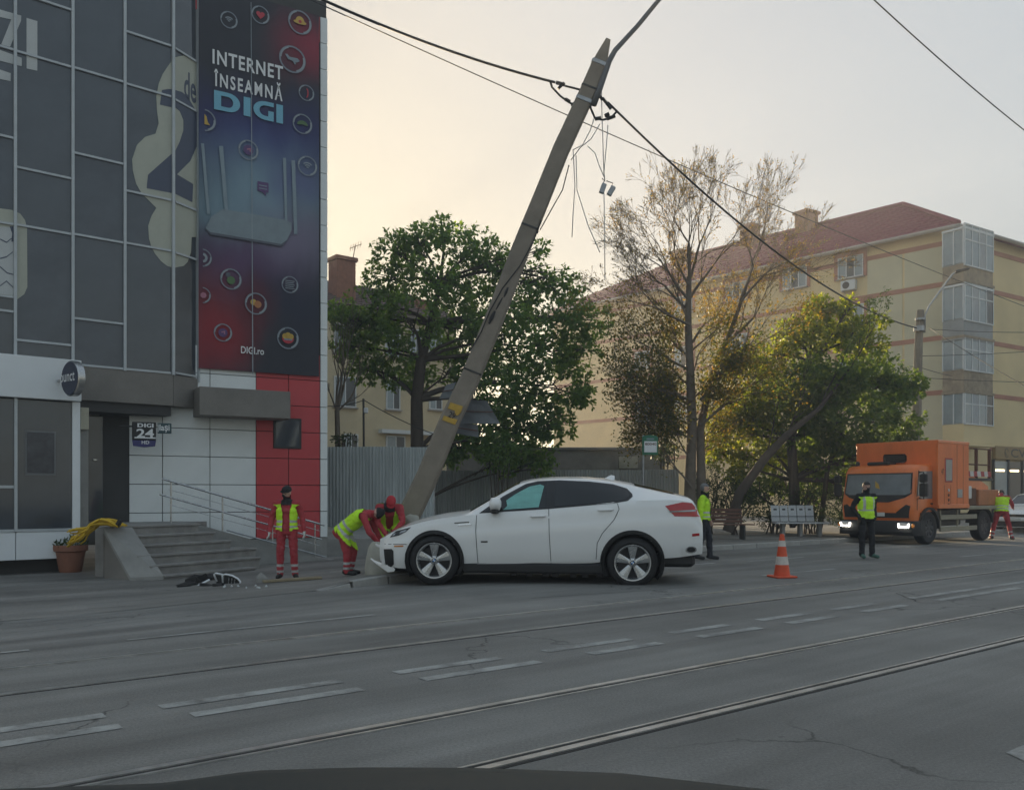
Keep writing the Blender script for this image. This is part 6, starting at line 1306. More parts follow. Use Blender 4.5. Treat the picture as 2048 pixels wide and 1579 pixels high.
    bo = bpy.data.objects.new('body', ev); COL.objects.link(bo); bo.parent = t; WM[bo.name] = WM[t.name]
    nv = [v.normal.copy() for v in ev.vertices]
    def shell(sel, offs, name, mats, mf, par=t):
        ix = {}; m2 = MB()
        for p in ev.polygons:
            if not sel(p): continue
            f = []
            for v in p.vertices:
                if v not in ix: ix[v] = len(m2.v); m2.v.append(ev.vertices[v].co+nv[v]*offs)
                f.append(ix[v])
            m2.f.append(f); m2.m.append(mf(p))
        if not m2.f: return None
        n0 = len(m2.v); m2.v += [v-nvv*0 for v, nvv in zip(m2.v, m2.v)]
        return m2.build(name, mats, par, smooth=True, fix=False)
    if vest:
        ff = up.cross(lat).normalized()
        def sel(p):
            if tags[p.index] not in ('torso', 'hips', 'leg') : return False
            tp_ = tpar[p.index]
            if not (-.18 < tp_ < 1.32): return False
            c = p.center-spa; x = c.dot(lat); n_ = p.normal.dot(ff)
            if tags[p.index] == 'leg' and tp_ < -.1: return False
            gap = {'open': .06, 'half': .035, 'closed': 0}[hv]
            if hv != 'closed' and n_ > .2 and abs(x) < gap: return False
            if hv != 'closed' and n_ > .0 and tp_ > .85 and abs(x) < gap+.08*(tp_-.85): return False
            if abs(x) > .225 and tp_ > .9: return False
            return True
        def mf(p):
            tp_ = tpar[p.index]; x = abs((p.center-spa).dot(lat))
            if vest == 'bands' and (.02 < tp_ < .12 or .30 < tp_ < .41): return 1
            if vest == 'straps' and (.34 < tp_ < .45 or (tp_ >= .45 and .09 < x < .135)): return 1
            return 0
        shell(sel, .022, 'safety_vest', ['hi_vis', 'reflective'], mf)
    hl = lambda p: HM.transposed() @ (p.center-hc)
    if headgear in ('cap_black', 'cap_red', 'beanie'):
        mt = 'cap_black' if headgear == 'beanie' else headgear
        hg = shell(lambda p: tags[p.index] == 'head' and hl(p).z > (.02 if headgear == 'beanie' else .038)-.12*min(0, hl(p).y)*0, .014, 'hat', [mt], lambda p: 0)
        if headgear == 'beanie': m2 = MB(); sphere(m2, hp_(0, -.02, .10), 1, 14, 8, (.065, .075, .06), HM); m2.build('hat_crown', mt, t, smooth=True)
        else:
            m2 = MB(); rows_ = []
            for o in (0, .012): rows_.append([hp_(.082*math.sin(a), +.06+.068*math.cos(a), .055+o-.012*math.cos(a)) for a in [R(lerp(-80, 80, k/10)) for k in range(11)]]+[hp_(.07*math.sin(a), .05+.02*math.cos(a), .05+o) for a in [R(lerp(80, -80, k/10)) for k in range(11)]])
            m2.loft(rows_); m2.build('hat_brim', mt, t)
            m2 = MB(); sphere(m2, hp_(0, -.008, .06), 1, 16, 8, (.088, .104, .075), HM); m2.build('hat_crown', mt, t, smooth=True)
    else:
        shell(lambda p: tags[p.index] in ('head',) and (hl(p).z > .055 or (hl(p).y < .0 and hl(p).z > -.06)), .01, 'hair', [headgear], lambda p: 0)
    m2 = MB()
    for s2 in (-1, 1): m2 = MB(); sphere(m2, hp_(s2*.03, .083, .008), .009, 8, 6); m2.build('eye', 'eye_dark', t, smooth=True)
    if collar: shell(lambda p: (tags[p.index] == 'neck' and hl(p).z < -.145) or (tags[p.index] == 'torso' and tpar[p.index] > 1.28 and abs((p.center-spa).dot(lat)) < .1), .016, 'collar', [collar], lambda p: 0)
    return t
def std(**kw):
    J = dict(pelvis=(0, 0, .97), chest=(0, 0, 1.30), neck=(0, .01, 1.49), head=(0, -.015, 1.635), shL=(.19, 0, 1.42), shR=(-.19, 0, 1.42), elL=(.26, .02, 1.14), elR=(-.26, .02, 1.14), wrL=(.28, -.03, .90), wrR=(-.28, -.03, .90),
             hipL=(.1, 0, .92), hipR=(-.1, 0, .92), knL=(.12, -.02, .5), knR=(-.12, -.02, .5), anL=(.13, .02, .09), anR=(-.13, .02, .09), toL=(.15, -.15, .045), toR=(-.15, -.15, .045))
    J.update(kw); return J
# facing -Y when rz = 0; the person's left hand is at +x
g1 = gp(574, 1157, h=sz)
person('man in red work clothes, open yellow vest and white gloves standing by the steps', std(elL=(.285, .03, 1.15), wrL=(.32, -.04, .91), elR=(-.285, .03, 1.15), wrR=(-.31, -.06, .9), knL=(.13, -.03, .5), anL=(.15, .0, .09), toL=(.20, -.15, .045), head=(.0, -.03, 1.63)), g1, R(6), 1, 'work_red', 'work_red', 'shoe_black', 'glove_white', 'cap_black', 'bands', 'utility workers', True, 'open', R(-30), R(8), 1.70/1.76, 'cloth_black')
g2 = gp(708, 1150, h=sz); g2.z = sz(g2.x, g2.y)
# bent over towards local -Y (turned to the right in the picture)
bent = std(pelvis=(0, .22, .84), chest=(0, -.12, 1.10), neck=(0, -.33, 1.17), head=(0, -.44, 1.17), shL=(.18, -.24, 1.12), shR=(-.18, -.24, 1.12), elL=(.22, -.36, .84), elR=(-.24, -.36, .84), wrL=(.1, -.52, .62), wrR=(-.14, -.52, .62), hipL=(.1, .2, .80), hipR=(-.1, .2, .80), knL=(.13, .05, .44), knR=(-.12, .1, .44), anL=(.14, .12, .09), anR=(-.13, .1, .09), toL=(.15, -.04, .045), toR=(-.14, -.06, .045))
person('bent worker in red overalls, yellow vest and black beanie reaching for the bumper', bent, g2, R(82), 1, 'work_red', 'work_red', 'shoe_black', 'skin', 'beanie', 'bands', 'utility workers', True, 'closed', 0, R(0), .97)
g3 = at(779, 1130, 16.3); g3.z = sz(g3.x, g3.y)
stoop = std(pelvis=(0, .2, .84), chest=(0, -.06, 1.06), neck=(0, -.2, 1.17), head=(.02, -.29, 1.23), shL=(.19, -.14, 1.12), shR=(-.19, -.14, 1.12), elL=(.24, -.26, .86), elR=(-.22, -.28, .86), wrL=(.06, -.45, .66), wrR=(-.06, -.42, .64), hipL=(.1, .18, .80), hipR=(-.1, .18, .80), knL=(.13, .0, .45), knR=(-.13, .02, .45), anL=(.13, .1, .09), anR=(-.13, .1, .09), toL=(.15, -.06, .045), toR=(-.15, -.06, .045))
person('stooping worker in red cap and open yellow vest behind the car nose', stoop, g3, R(8), 1, 'work_red', 'work_red', 'shoe_black', 'skin', 'cap_red', 'plain', 'utility workers', True, 'open', 0, R(25), 1., 'cloth_black')
g4 = gp(1408, 1119)
person('grey haired man in a yellow safety jacket and dark trousers behind the white car', std(anL=(.1, -.12, .09), toL=(.11, -.29, .045), knL=(.1, -.1, .5), anR=(-.1, .16, .10), toR=(-.1, .0, .045), knR=(-.1, .04, .5), wrL=(.26, -.08, .92), wrR=(-.26, .03, .9)), g4, R(68), 1, 'hi_vis', 'cloth_dark', 'shoe_black', 'skin', 'hair_grey', 'bands', None, False, 'half', R(0), 0, 1.66/1.76, 'cloth_black')
g5 = gp(1732, 1116)
person('man in black clothes and bright yellow vest standing in front of the truck', std(elL=(.29, .1, 1.16), wrL=(.22, -.02, .97), elR=(-.29, .1, 1.16), wrR=(-.22, -.02, .97), hipL=(.1, 0, .92), anL=(.16, .0, .09), toL=(.2, -.15, .045), knL=(.14, -.02, .5), anR=(-.12, -.02, .09), toR=(-.17, -.17, .045)), g5, R(14), 1, 'cloth_black', 'cloth_black', 'shoe_green', 'cloth_black', 'hair_dark', 'straps', None, False, 'closed', R(-12), R(4), 1.71/1.76, 'cloth_black')
g6 = gp(2003, 1079)
person('worker in red trousers and yellow vest seen from behind at the truck tail', std(pelvis=(0, .06, .92), chest=(0, -.05, 1.22), neck=(0, -.14, 1.38), head=(0, -.24, 1.46), shL=(.19, -.08, 1.33), shR=(-.19, -.08, 1.33), elL=(.3, -.3, 1.2), wrL=(.26, -.55, 1.16), elR=(-.3, -.2, 1.1), wrR=(-.32, -.42, 1.02), hipL=(.1, .05, .88), hipR=(-.1, .05, .88), knL=(.2, .0, .48), knR=(-.2, .0, .48), anL=(.27, .02, .09), anR=(-.27, .02, .09), toL=(.33, -.13, .045), toR=(-.33, -.13, .045)), g6, R(152), 1, 'work_red', 'work_red', 'shoe_black', 'skin', 'hair_dark', 'bands', 'utility workers', True, 'closed', 0, R(20), 1.0)
# ------------------------------------------------------------------ trees and shrubs
pmat('bark', (.075, .06, .048), .92, var=.3, scale=5, bump=.5, bscale=18, stretch=(1, 1, .3))
pmat('bark_twig', (.16, .13, .10), .9, var=.25, scale=5)
leafmat('leaf_chestnut', (.08, .16, .06), (.17, .27, .09), .6, (2.0, 1.8, .6))
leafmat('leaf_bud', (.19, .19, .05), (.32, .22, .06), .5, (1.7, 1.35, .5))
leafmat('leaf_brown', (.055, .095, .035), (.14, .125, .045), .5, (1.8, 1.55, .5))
leafmat('leaf_sunlit', (.10, .15, .03), (.24, .245, .04), .6, (1.9, 1.9, .4))  # green leaves with the yellow of the backlight put into their colour
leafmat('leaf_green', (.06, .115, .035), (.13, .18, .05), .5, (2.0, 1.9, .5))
leafmat('leaf_hedge', (.03, .055, .024), (.065, .09, .035), .3, (1.5, 1.5, .5))
def rv(rnd): return V((rnd.gauss(0, 1), rnd.gauss(0, 1), rnd.gauss(0, 1))).normalized()
def leaf(mb, c, d, n, l, w_):
    e = d.cross(n)
    if e.length < 1e-3: e = d.orthogonal()
    e = e.normalized()*w_; b = len(mb.v); mb.v += [c, c+d*(l*.55)+e, c+d*l, c+d*(l*.55)-e]; mb.f.append([b, b+1, b+2, b+3]); mb.m.append(mb.mi)
def grow(mb, p, d, L_, r, lev, rnd, tips, spread=.6, up=.08, ns=4, kids=(2, 3), rmin=.004, shrink=.74):
    pts = [p]; rs = [r]; q = p; dd = d
    for i in range(ns):
        dd = (dd+rv(rnd)*.13+V((0, 0, up))).normalized(); q = q+dd*(L_/ns); pts.append(q); rs.append(max(rmin, r*(1-.32*(i+1)/ns)))
        if lev <= 3: tips.append((q, dd))
    mb.tube(pts, rs, 5 if r > .04 else 3, False)
    if lev <= 0: return
    k = rnd.randint(*kids)
    for i in range(k):
        a = rv(rnd); nd_ = (dd+a*spread*rnd.uniform(.6, 1.2)).normalized()
        grow(mb, q, nd_, L_*shrink*rnd.uniform(.8, 1.15), rs[-1]*.74, lev-1, rnd, tips, spread, up, ns, kids, rmin, shrink)
    if lev >= 2:                                                      # side shoot part-way
        m_ = pts[ns//2]; grow(mb, m_, (d+rv(rnd)*spread*1.3).normalized(), L_*shrink*.8, r*.5, lev-2, rnd, tips, spread, up, ns, kids, rmin, shrink)
def limb(mb, a, b, r0, r1, rnd, bend=.15, n=6):
    L_ = (b-a).length; m1 = a.lerp(b, .35)+rv(rnd)*bend*L_+V((0, 0, .12*L_)); pts = []
    for i in range(n+1): t = i/n; pts.append(a*(1-t)**2+m1*2*t*(1-t)+b*t*t)
    mb.tube(pts, [lerp(r0, r1, i/n) for i in range(n+1)], 6, False); return pts
def lobed(name, label, base, trunk_pts, lobes, dens, lmat, rnd, D, lsz=.15, cluster=5, shell=.55, depth=1.0, tw=True, droop=.35):
    t = thing(name, label, 'tree', base); tr = MB(); lf = MB()
    tr.tube([p for p, r in trunk_pts], [r for p, r in trunk_pts], 9, False)
    for (px, py, rp, dz, *mi) in lobes:
        c = at(px, py, D+dz); r = rp*(D+dz)/F; mats_i = mi[0] if mi else 0; lf.mi = mats_i
        s0 = min((p for p, q in trunk_pts), key=lambda p: (p-c).length+max(0, p.z-c.z)*2); r_s = .09*min(1, r)
        limb(tr, s0, c, r_s, .02, rnd)
        for k in range(9): limb(tr, c.lerp(s0, rnd.random()*.4), c+rv(rnd)*r*rnd.uniform(.6, .95), .022, .006, rnd, .1, 4)
        n = int(dens*r*r)
        for k in range(n):
            v = rv(rnd); q = shell+(1-shell)*rnd.random()**.6 if rnd.random() < .75 else rnd.random(); pos = c+V((v.x*r, v.y*r*depth, v.z*r*.85))*q
            f = mnoise.noise(pos*1.1+V((c.x, 0, 0)))
            if f < -.12: continue
            ou = (v+rv(rnd)*.5+V((0, 0, .35))).normalized()
            for j in range(cluster):
                d = (ou.orthogonal() if False else (rv(rnd)+v*.7-V((0, 0, droop)))).normalized(); leaf(lf, pos+rv(rnd)*.04, d, ou, lsz*rnd.uniform(.7, 1.25), lsz*.26)
    tr.build('trunk', 'bark', t, Matrix(), smooth=True, fix=False); lf.build('crown', lmat, t, Matrix(), fix=False); return t
rnd = random.Random(21)
# broad green tree behind the fence
D1 = 28.5
tb_ = [(at(835, 1010, D1), .26), (at(834, 900, D1), .22), (at(833, 800, D1), .2), (at(842, 720, D1), .17), (at(860, 650, D1+.3), .13), (at(880, 570, D1), .08)]
lobes1 = [(700, 690, 45, .5), (735, 735, 42, 0), (672, 625, 30, .6), (760, 660, 55, .8), (900, 905, 28, 0), (1010, 920, 40, .2), (1085, 925, 32, .2), (1150, 730, 40, .6), (1165, 790, 35, .2), (790, 505, 52, 0), (835, 480, 38, -.5), (890, 478, 55, .4), (950, 500, 55, 0), (775, 560, 55, .5), (860, 560, 62, -.8), (945, 575, 65, .6), (1015, 530, 45, 0), (745, 610, 55, 0), (820, 640, 70, -1), (905, 660, 75, 1), (990, 640, 72, -.6), (1088, 500, 22, 0), (1080, 545, 45, 0), (1060, 600, 62, .5), (1130, 570, 42, 0), (1140, 635, 55, -.3), (1185, 640, 42, .3),
          (715, 650, 45, .3), (690, 640, 32, 0), (775, 700, 55, -.5), (830, 745, 45, .8), (1080, 690, 72, -.8), (1160, 700, 45, 0), (960, 720, 75, .4), (1030, 760, 75, -.6), (1110, 770, 65, .5), (975, 800, 65, -.8), (900, 745, 40, 0), (1050, 830, 65, .4), (985, 870, 60, -.5), (1060, 890, 55, 0), (930, 880, 40, .3), (1110, 850, 45, 0), (905, 915, 25, .2), (790, 755, 30, .4)]
lobed('broadleaf_tree', 'large dark green leafy tree standing behind the leaning pole', (tb_[0][0].x, D1, .3), tb_, lobes1, 360, 'leaf_chestnut', rnd, D1, .165, 5, .45)
# sparse budding tree
D2 = 27.0; t2 = thing('budding_tree', 'tall sparse tree with fine bare twigs and orange young leaves', 'tree', (at(1385, 1050, D2).x, D2, .12))
tr = MB(); tips = []; rnd = random.Random(4)
tr.tube([at(1378, 1062, D2), at(1380, 950, D2), at(1384, 850, D2), at(1380, 740, D2), at(1376, 650, D2), at(1378, 545, D2)], [.2, .17, .15, .13, .11, .075], 9, False)
tr.tube([at(1405, 1062, D2+.1), at(1402, 950, D2+.1), at(1400, 860, D2+.1), at(1420, 760, D2+.2), at(1455, 680, D2+.3), at(1490, 580, D2+.3)], [.16, .15, .13, .1, .08, .05], 8, False)
def shoot(a, b, r, lev, dz=0., spread=.5): A, B = at(*a, D2+dz*.3), at(*b, D2+dz); grow(tr, A, (B-A).normalized(), (B-A).length*.305, r, lev, rnd, tips, spread, .025, 4, (2, 3), .0042, .75)
rq = random.Random(77)
exS = [((1384, 700+25*k), (1384+(-1)**k*rq.uniform(60, 190), 590+22*k+rq.uniform(-40, 40)), .04) for k in range(12)]
for a, b, r in (((1378, 570), (1280, 385), .05), ((1378, 560), (1345, 350), .05), ((1378, 550), (1410, 335), .05), ((1378, 560), (1470, 350), .05), ((1378, 600), (1230, 420), .05), ((1378, 620), (1190, 490), .05), ((1380, 650), (1165, 545), .05), ((1378, 600), (1520, 390), .05), ((1490, 585), (1560, 350), .045), ((1480, 605), (1640, 410), .045), ((1480, 600), (1600, 370), .045),
                ((1450, 690), (1640, 520), .05), ((1430, 750), (1650, 620), .05), ((1380, 740), (1195, 640), .05), ((1384, 800), (1190, 720), .05), ((1384, 850), (1200, 810), .045), ((1384, 860), (1240, 880), .045), ((1400, 850), (1590, 740), .05), ((1378, 640), (1300, 500), .045), ((1380, 690), (1500, 560), .045), ((1380, 720), (1290, 640), .045), ((1400, 800), (1500, 700), .045), ((1384, 820), (1310, 740), .045), ((1384, 880), (1330, 830), .04), *exS):
    shoot(a, b, r, 6 if b[1] < 560 else 5, rq.uniform(-.9, .9))
lf = MB()
for (p, d) in tips:
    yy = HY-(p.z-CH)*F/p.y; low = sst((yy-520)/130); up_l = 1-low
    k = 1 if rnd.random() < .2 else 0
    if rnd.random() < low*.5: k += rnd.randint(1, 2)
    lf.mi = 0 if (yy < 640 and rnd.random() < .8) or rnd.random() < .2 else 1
    for i in range(k): leaf(lf, p+rv(rnd)*(.03+.3*low), (rv(rnd)+d*.8).normalized(), rv(rnd), rnd.uniform(.045, .08)*(1+.5*low), .016*(1+.7*low))
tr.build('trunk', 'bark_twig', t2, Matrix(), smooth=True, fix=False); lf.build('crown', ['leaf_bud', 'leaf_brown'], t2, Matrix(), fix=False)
# yellow green dense tree on the right
rnd = random.Random(9); D3 = 29.5
tb3 = [(at(1590, 1050, D3), .2), (at(1588, 960, D3), .17), (at(1582, 880, D3), .15), (at(1600, 800, D3), .11), (at(1620, 730, D3), .07)]
lobes3 = [(1725, 680, 55, 0, 1), (1665, 655, 55, .4, 1), (1600, 680, 58, 0, 1), (1540, 710, 52, .3, 1), (1480, 740, 45, .3, 1), (1690, 750, 80, -.6), (1620, 765, 78, -.3), (1760, 760, 65, .3), (1790, 830, 58, -.4), (1700, 840, 85, -.8), (1560, 800, 70, .2, 1), (1490, 810, 55, .4, 1), (1500, 870, 60, .5, 1), (1455, 850, 50, .6, 1), (1620, 850, 75, .2), (1800, 890, 50, .2), (1730, 910, 62, -.5), (1650, 920, 58, .4), (1480, 930, 45, .8, 1), (1545, 905, 50, .8, 1), (1440, 900, 40, 1, 1), (1815, 770, 38, .2), (1590, 930, 45, 1, 1), (1690, 965, 45, .2), (1640, 615, 32, .2, 1), (1700, 615, 30, 0, 1), (1750, 640, 30, .1, 1), (1820, 940, 35, .3), (1560, 960, 40, 1.2), (1620, 975, 40, 1.2), (1770, 960, 45, .4), (1500, 975, 38, 1.2)]  # trailing index picks the lobes coloured as if sunlit
lobed('yellow_green_tree', 'dense yellow green tree behind the bench and orange truck', (tb3[0][0].x, D3, .12), tb3, lobes3, 640, ['leaf_green', 'leaf_sunlit'], rnd, D3, .15, 5, .35)
# leaning dark trunk in front of it
t4 = thing('leaning_tree', 'dark leaning tree trunk rising to the right behind the grey haired man', 'tree', (at(1470, 1050, 27.8).x, 27.8, .12)); tr = MB(); tips = []
limb_pts = [at(1455, 1062, 27.8), at(1480, 985, 27.8), at(1530, 915, 27.8), at(1575, 868, 27.9), at(1640, 815, 28), at(1700, 735, 28.2)]
tr.tube(limb_pts, [.17, .16, .14, .11, .07, .03], 8, False); tr.tube([at(1585, 1055, 29.2), at(1583, 950, 29.2), at(1588, 850, 29.2)], [.1, .09, .05], 7, False); tr.tube([at(1640, 1055, 29.4), at(1655, 940, 29.4), at(1690, 850, 29.4)], [.09, .08, .04], 7, False)
for a in limb_pts[2:]: grow(tr, a, (V((.3, rnd.gauss(0, .4), .8))).normalized(), 1.0, .035, 3, rnd, tips, .5, .05)
lf = MB()
for p, d in tips:
    for i in range(3): leaf(lf, p+rv(rnd)*.08, rv(rnd), rv(rnd), .09, .022)
tr.build('trunk', 'bark', t4, Matrix(), smooth=True, fix=False); lf.build('crown', 'leaf_green', t4, Matrix(), fix=False)
# small bare tree by the office wall
t5 = thing('bare_tree', 'small bare leafless tree beside the office wall in front of the ochre block', 'tree', (at(676, 1000, 26.5).x, 26.5, .5)); tr = MB(); tips = []; rnd = random.Random(31)
tr.tube([at(676, 1010, 26.5), at(676, 900, 26.5), at(674, 820, 26.5)], [.1, .085, .075], 8, False)
for b, r in (((660, 720), .045), ((690, 700), .05), ((715, 720), .045), ((735, 760), .04), ((650, 770), .035), ((700, 680), .04)): A, B = at(674, 822, 26.5), at(*b, 26.5); grow(tr, A, (B-A).normalized(), (B-A).length*.62, r, 4, rnd, tips, .32, .08, 4, (2, 2), .005, .68)
tr.build('trunk', 'bark_twig', t5, Matrix(), smooth=True, fix=False)
# shrubs along the back of the pavement
def shrub(px, py, rx, ry, D, label, lm, dens=900, lsz=.075):
    c = at(px, py, D); r1, r2 = rx*D/F, ry*D/F; s_ = thing('shrub', label, 'shrub', (c.x, D, .12), group='shrubs behind the pavement'); lf = MB(); tr = MB()
    for k in range(int(dens*r1*r2*1.4)):
        v = rv(rnd); q = .4+.6*rnd.random()**.5; pos = c+V((v.x*r1*q, v.y*r1*.7*q, v.z*r2*q))
        if pos.z < .14 or mnoise.noise(pos*2.2) < -.22: continue
        for i in range(3): leaf(lf, pos+rv(rnd)*.03, (rv(rnd)+v*.6).normalized(), v, lsz*rnd.uniform(.7, 1.3), lsz*.27)
    for k in range(7): tr.tube([V((c.x+rnd.gauss(0, .12), D+rnd.gauss(0, .1), .05)), c+V((rnd.gauss(0, .3)*r1, rnd.gauss(0, .2), 0)), c+V((rnd.gauss(0, .5)*r1, 0, r2*.7))], [.03, .02, .006], 5, False)
    tr.build('stem', 'bark', s_, Matrix(), fix=False); lf.build('foliage', lm, s_, Matrix(), fix=False)
shrub(1470, 1000, 52, 50, 28.4, 'dark green shrub left of the white bench', 'leaf_hedge'); shrub(1545, 1015, 48, 45, 29, 'dark shrub directly behind the white bench left half', 'leaf_hedge'); shrub(1620, 1010, 50, 45, 29.2, 'dark shrub behind the right end of the white bench', 'leaf_hedge'); shrub(1690, 1020, 45, 40, 29.4, 'low dark shrub beside the front of the orange truck', 'leaf_hedge'); shrub(1420, 985, 30, 55, 29, 'tall dark shrub behind the grey haired man', 'leaf_hedge')
shrub(1000, 900, 60, 36, 27.5, 'leafy shrub showing above the dark sheet fence', 'leaf_chestnut', 600, .12)
shrub(1330, 905, 30, 28, 31.5, 'small green shrub above the fence beside the bus stop sign', 'leaf_hedge', 700, .1)
shrub(690, 880, 25, 14, 25.8, 'low dark bush behind the pale sheet fence', 'leaf_hedge', 700, .1)
# ------------------------------------------------------------------ street furniture and the remaining small things
pmat('cone_orange', (.68, .085, .025), .55, var=.1, scale=5); pmat('cone_white', (.62, .56, .5), .6, var=.15, scale=8)
cp = gp(1564, 1154); cn = thing('traffic_cone', 'orange traffic cone with two white bands standing on the road', 'traffic cone', cp, R(12))
mb = MB(); mb.bbox(-.19, .19, -.19, .19, 0, .035, .012); mb.build('base', 'cone_orange', cn)
def cr(z): return lerp(.135, .035, (z-.035)/.705)
lv = [.035, .17, .30, .46, .59, .74]; mts = ['cone_orange', 'cone_orange', 'cone_white', 'cone_orange', 'cone_white']
for a, b, m_, nme in ((.035, .22, 'cone_orange', 'body'), (.22, .36, 'cone_white', 'white_band'), (.36, .53, 'cone_orange', 'body'), (.53, .63, 'cone_white', 'white_band'), (.63, .74, 'cone_orange', 'body')):
    mb = MB(); e = .002 if m_ == 'cone_white' else 0; mb.lathe([(cr(a)+e, a), (cr(b)+e, b)], 24); mb.build(nme, m_, cn, smooth=30)
# benches
pmat('bench_grey', (.5, .52, .53), .55, var=.15, scale=3); pmat('bench_wood', (.13, .065, .045), .75, var=.25, scale=4, stretch=(.5, 4, 4))
b1 = gp(1592, 1072, h=sz); bw = thing('metal_bench', 'pale grey metal bench with five backrest plates beside the traffic cone', 'bench', b1, math.atan2(U2.y, U2.x)-R(38))
for k in range(5):
    Mk = Matrix.Translation((-.72+k*.27, .12, .44)) @ Matrix.Rotation(R(-14), 4, 'X'); mb = MB(); mb.bbox(0, .255, -.012, .012, .02, .54, .01, Mk); pl = mb.build('backrest_plate', 'bench_grey', bw); mb = MB(); mb.bbox(.08, .18, -.016, -.012, .38, .43, .0015, Mk); mb.build('slot', 'paint_dark', pl, WM[bw.name])
mb = MB(); mb.bbox(-.72, .95, -.34, .10, .40, .44, .012); mb.build('seat', 'bench_grey', bw)
mb = MB(); mb.tube([V((-.74, .02, .62)), V((.62, .05, .62)), V((.93, .05, .62)), V((.97, -.2, .60)), V((.95, -.3, .43))], .014, 6); mb.build('arm_rail', 'dark_metal', bw)
for x in (-.45, .1, .7): mb = MB(); mb.bbox(x-.05, x+.05, -.2, .05, 0, .40, .01); mb.build('leg', 'concrete', bw)
b2 = gp(1450, 1078, h=sz); bo2 = thing('wooden_bench', 'dark wooden slatted bench partly hidden behind the grey haired man', 'bench', b2, math.atan2(U2.y, U2.x)-R(38))
for k in range(4): mb = MB(); Mk = Matrix.Translation((0, .16+.035*k, .52+.11*k)); mb.bbox(-.85, .55-.1*0, -.014, .014, -.04, .04, .006, Mk); mb.build('back_slat', 'bench_wood', bo2)
for k in range(3): mb = MB(); mb.bbox(-.85, .8, -.28+.13*k, -.17+.13*k, .42, .45, .006); mb.build('seat_slat', 'bench_wood', bo2)
for x in (-.65, .5): mb = MB(); mb.bbox(x-.03, x+.03, -.26, .2, 0, .415, .008); mb.build('leg', 'dark_metal', bo2); mb = MB(); mb.tube([V((x, .13, .4)), V((x, .30, .92))], .022, 6); mb.build('back_post', 'dark_metal', bo2)
# bus stop sign
bs = at(1300, 890, 25.4); bsn = thing('bus_stop_sign', 'green bus stop sign with white timetable panel above the dark fence', 'sign', (at(1288, 1000, 25.4).x, 25.4, sz(4, 25.4)))
MBs_ = fm(V((bs.x, 25.4, 0)), (1, .12)); pmat('sign_green', (.02, .16, .085), .45, var=.1)
def bsx(p): return fpx(MBs_, *p)
A, B = bsx((1285, 909)), bsx((1316, 870)); mb = MB(); mb.bbox(A[0], B[0], 0, .05, A[1], B[1]-.06, .01); mb.prism(arc((A[0]+B[0])/2, B[1]-.065, (B[0]-A[0])/2, .07, 0, 180, 10), 0, .05, lambda u, v, w_: V((u, w_, v))); mb2 = mb; mb.build('board', 'sign_green', bsn, MBs_)
A, B = bsx((1288.5, 904)), bsx((1313.5, 882)); mb = MB(); mb.bbox(A[0], B[0], -.008, -.002, A[1], B[1], .002); mb.build('timetable', 'letter_white', bsn, MBs_)
A1, B1_ = bsx((1290, 890)), bsx((1312.5, 885)); fit_text('80040', MBs_, (A1[0], B1_[0], A1[1], B1_[1]), -.010, 'route_numbers', 'rust', bsn, .02)
A1, B1_ = bsx((1293, 879)), bsx((1308, 876)); mb = MB(); mb.box(A1[0], B1_[0], -.006, -.002, A1[1], B1_[1]); mb.build('stop_name', 'ink_pale', bsn, MBs_)
pb = at(1286.5, 900, 25.45); mb = MB(); mb.tube([V((pb.x, 25.45, 0)), V((pb.x, 25.45, at(1286, 870, 25.45).z))], .03, 8); mb.build('post', 'galvanised', bsn, Matrix())
# round concrete footing dragged out by the pole
cf = at(764, 1150, 15.2); ft_ = thing('concrete_footing', 'pale round concrete footing broken out of the ground at the car nose', 'footing', (cf.x, cf.y, sz(cf.x, cf.y)))
mb = MB(); Mf = Matrix.Rotation(R(9), 4, 'Y') @ Matrix.Rotation(R(-4), 4, 'X'); pr_ = [(.27, -.1), (.30, .0), (.315, .2), (.30, .42), (.27, .50), (.18, .52), (0, .50)]
mb.lathe(pr_, 28, Mf, True)
for i, p in enumerate(mb.v): mb.v[i] = p+rv(rnd)*.006
pmat('pale_concrete', (.36, .35, .3), .85, var=.2, scale=3, bump=.2); mb.build('drum', 'pale_concrete', ft_, smooth=40)
mb = MB(); sphere(mb, V((0, 0, 0)), 1, 14, 9, (.17, .12, .14))
for i, p in enumerate(mb.v): mb.v[i] = p*(1+.35*mnoise.noise(p*9))
lp = at(826, 1043, 16.4); tag(mb.build('rubble_lump', 'pale_concrete', None, Matrix.Translation(lp), smooth=40), 'torn lump of concrete at the pole foot behind the car bonnet', 'rubble')
# low outbuilding wall behind the fence, with graffiti-like render patches
pmat('wall_grey', (.22, .205, .18), .9, var=.25, scale=2, bump=.2); pmat('wall_cream', (.36, .34, .27), .85, var=.35, scale=3)
ow = thing('outbuilding', 'low grey outbuilding wall showing above the dark sheet fence', 'wall', (at(1250, 1000, 36).x, 36, 0)); zt = at(1200, 900, 36).z
mb = MB(); mb.bbox(at(893, 0, 36).x, at(1330, 0, 36).x, 36, 38.5, -.2, zt, .03); mb.build('wall', 'wall_grey', ow, Matrix())
mb = MB(); mb.bbox(at(1238, 0, 35.9).x, at(1276, 0, 35.9).x, 35.94, 36.02, at(0, 936, 35.9).z, at(0, 912, 35.9).z, .01); mb.build('painted_panel', 'wall_cream', ow, Matrix())
mb = MB(); mb.bbox(at(1380, 0, 37).x, at(1396, 0, 37).x, 36.94, 37.02, 0, at(0, 905, 37).z, .01); mb.build('painted_panel', 'wall_cream', ow, Matrix())
mb = MB(); mb.bbox(at(888, 0, 36).x, at(1335, 0, 36).x, 35.9, 38.6, zt, zt+.12, .02); mb.build('coping', 'concrete_dark', ow, Matrix())
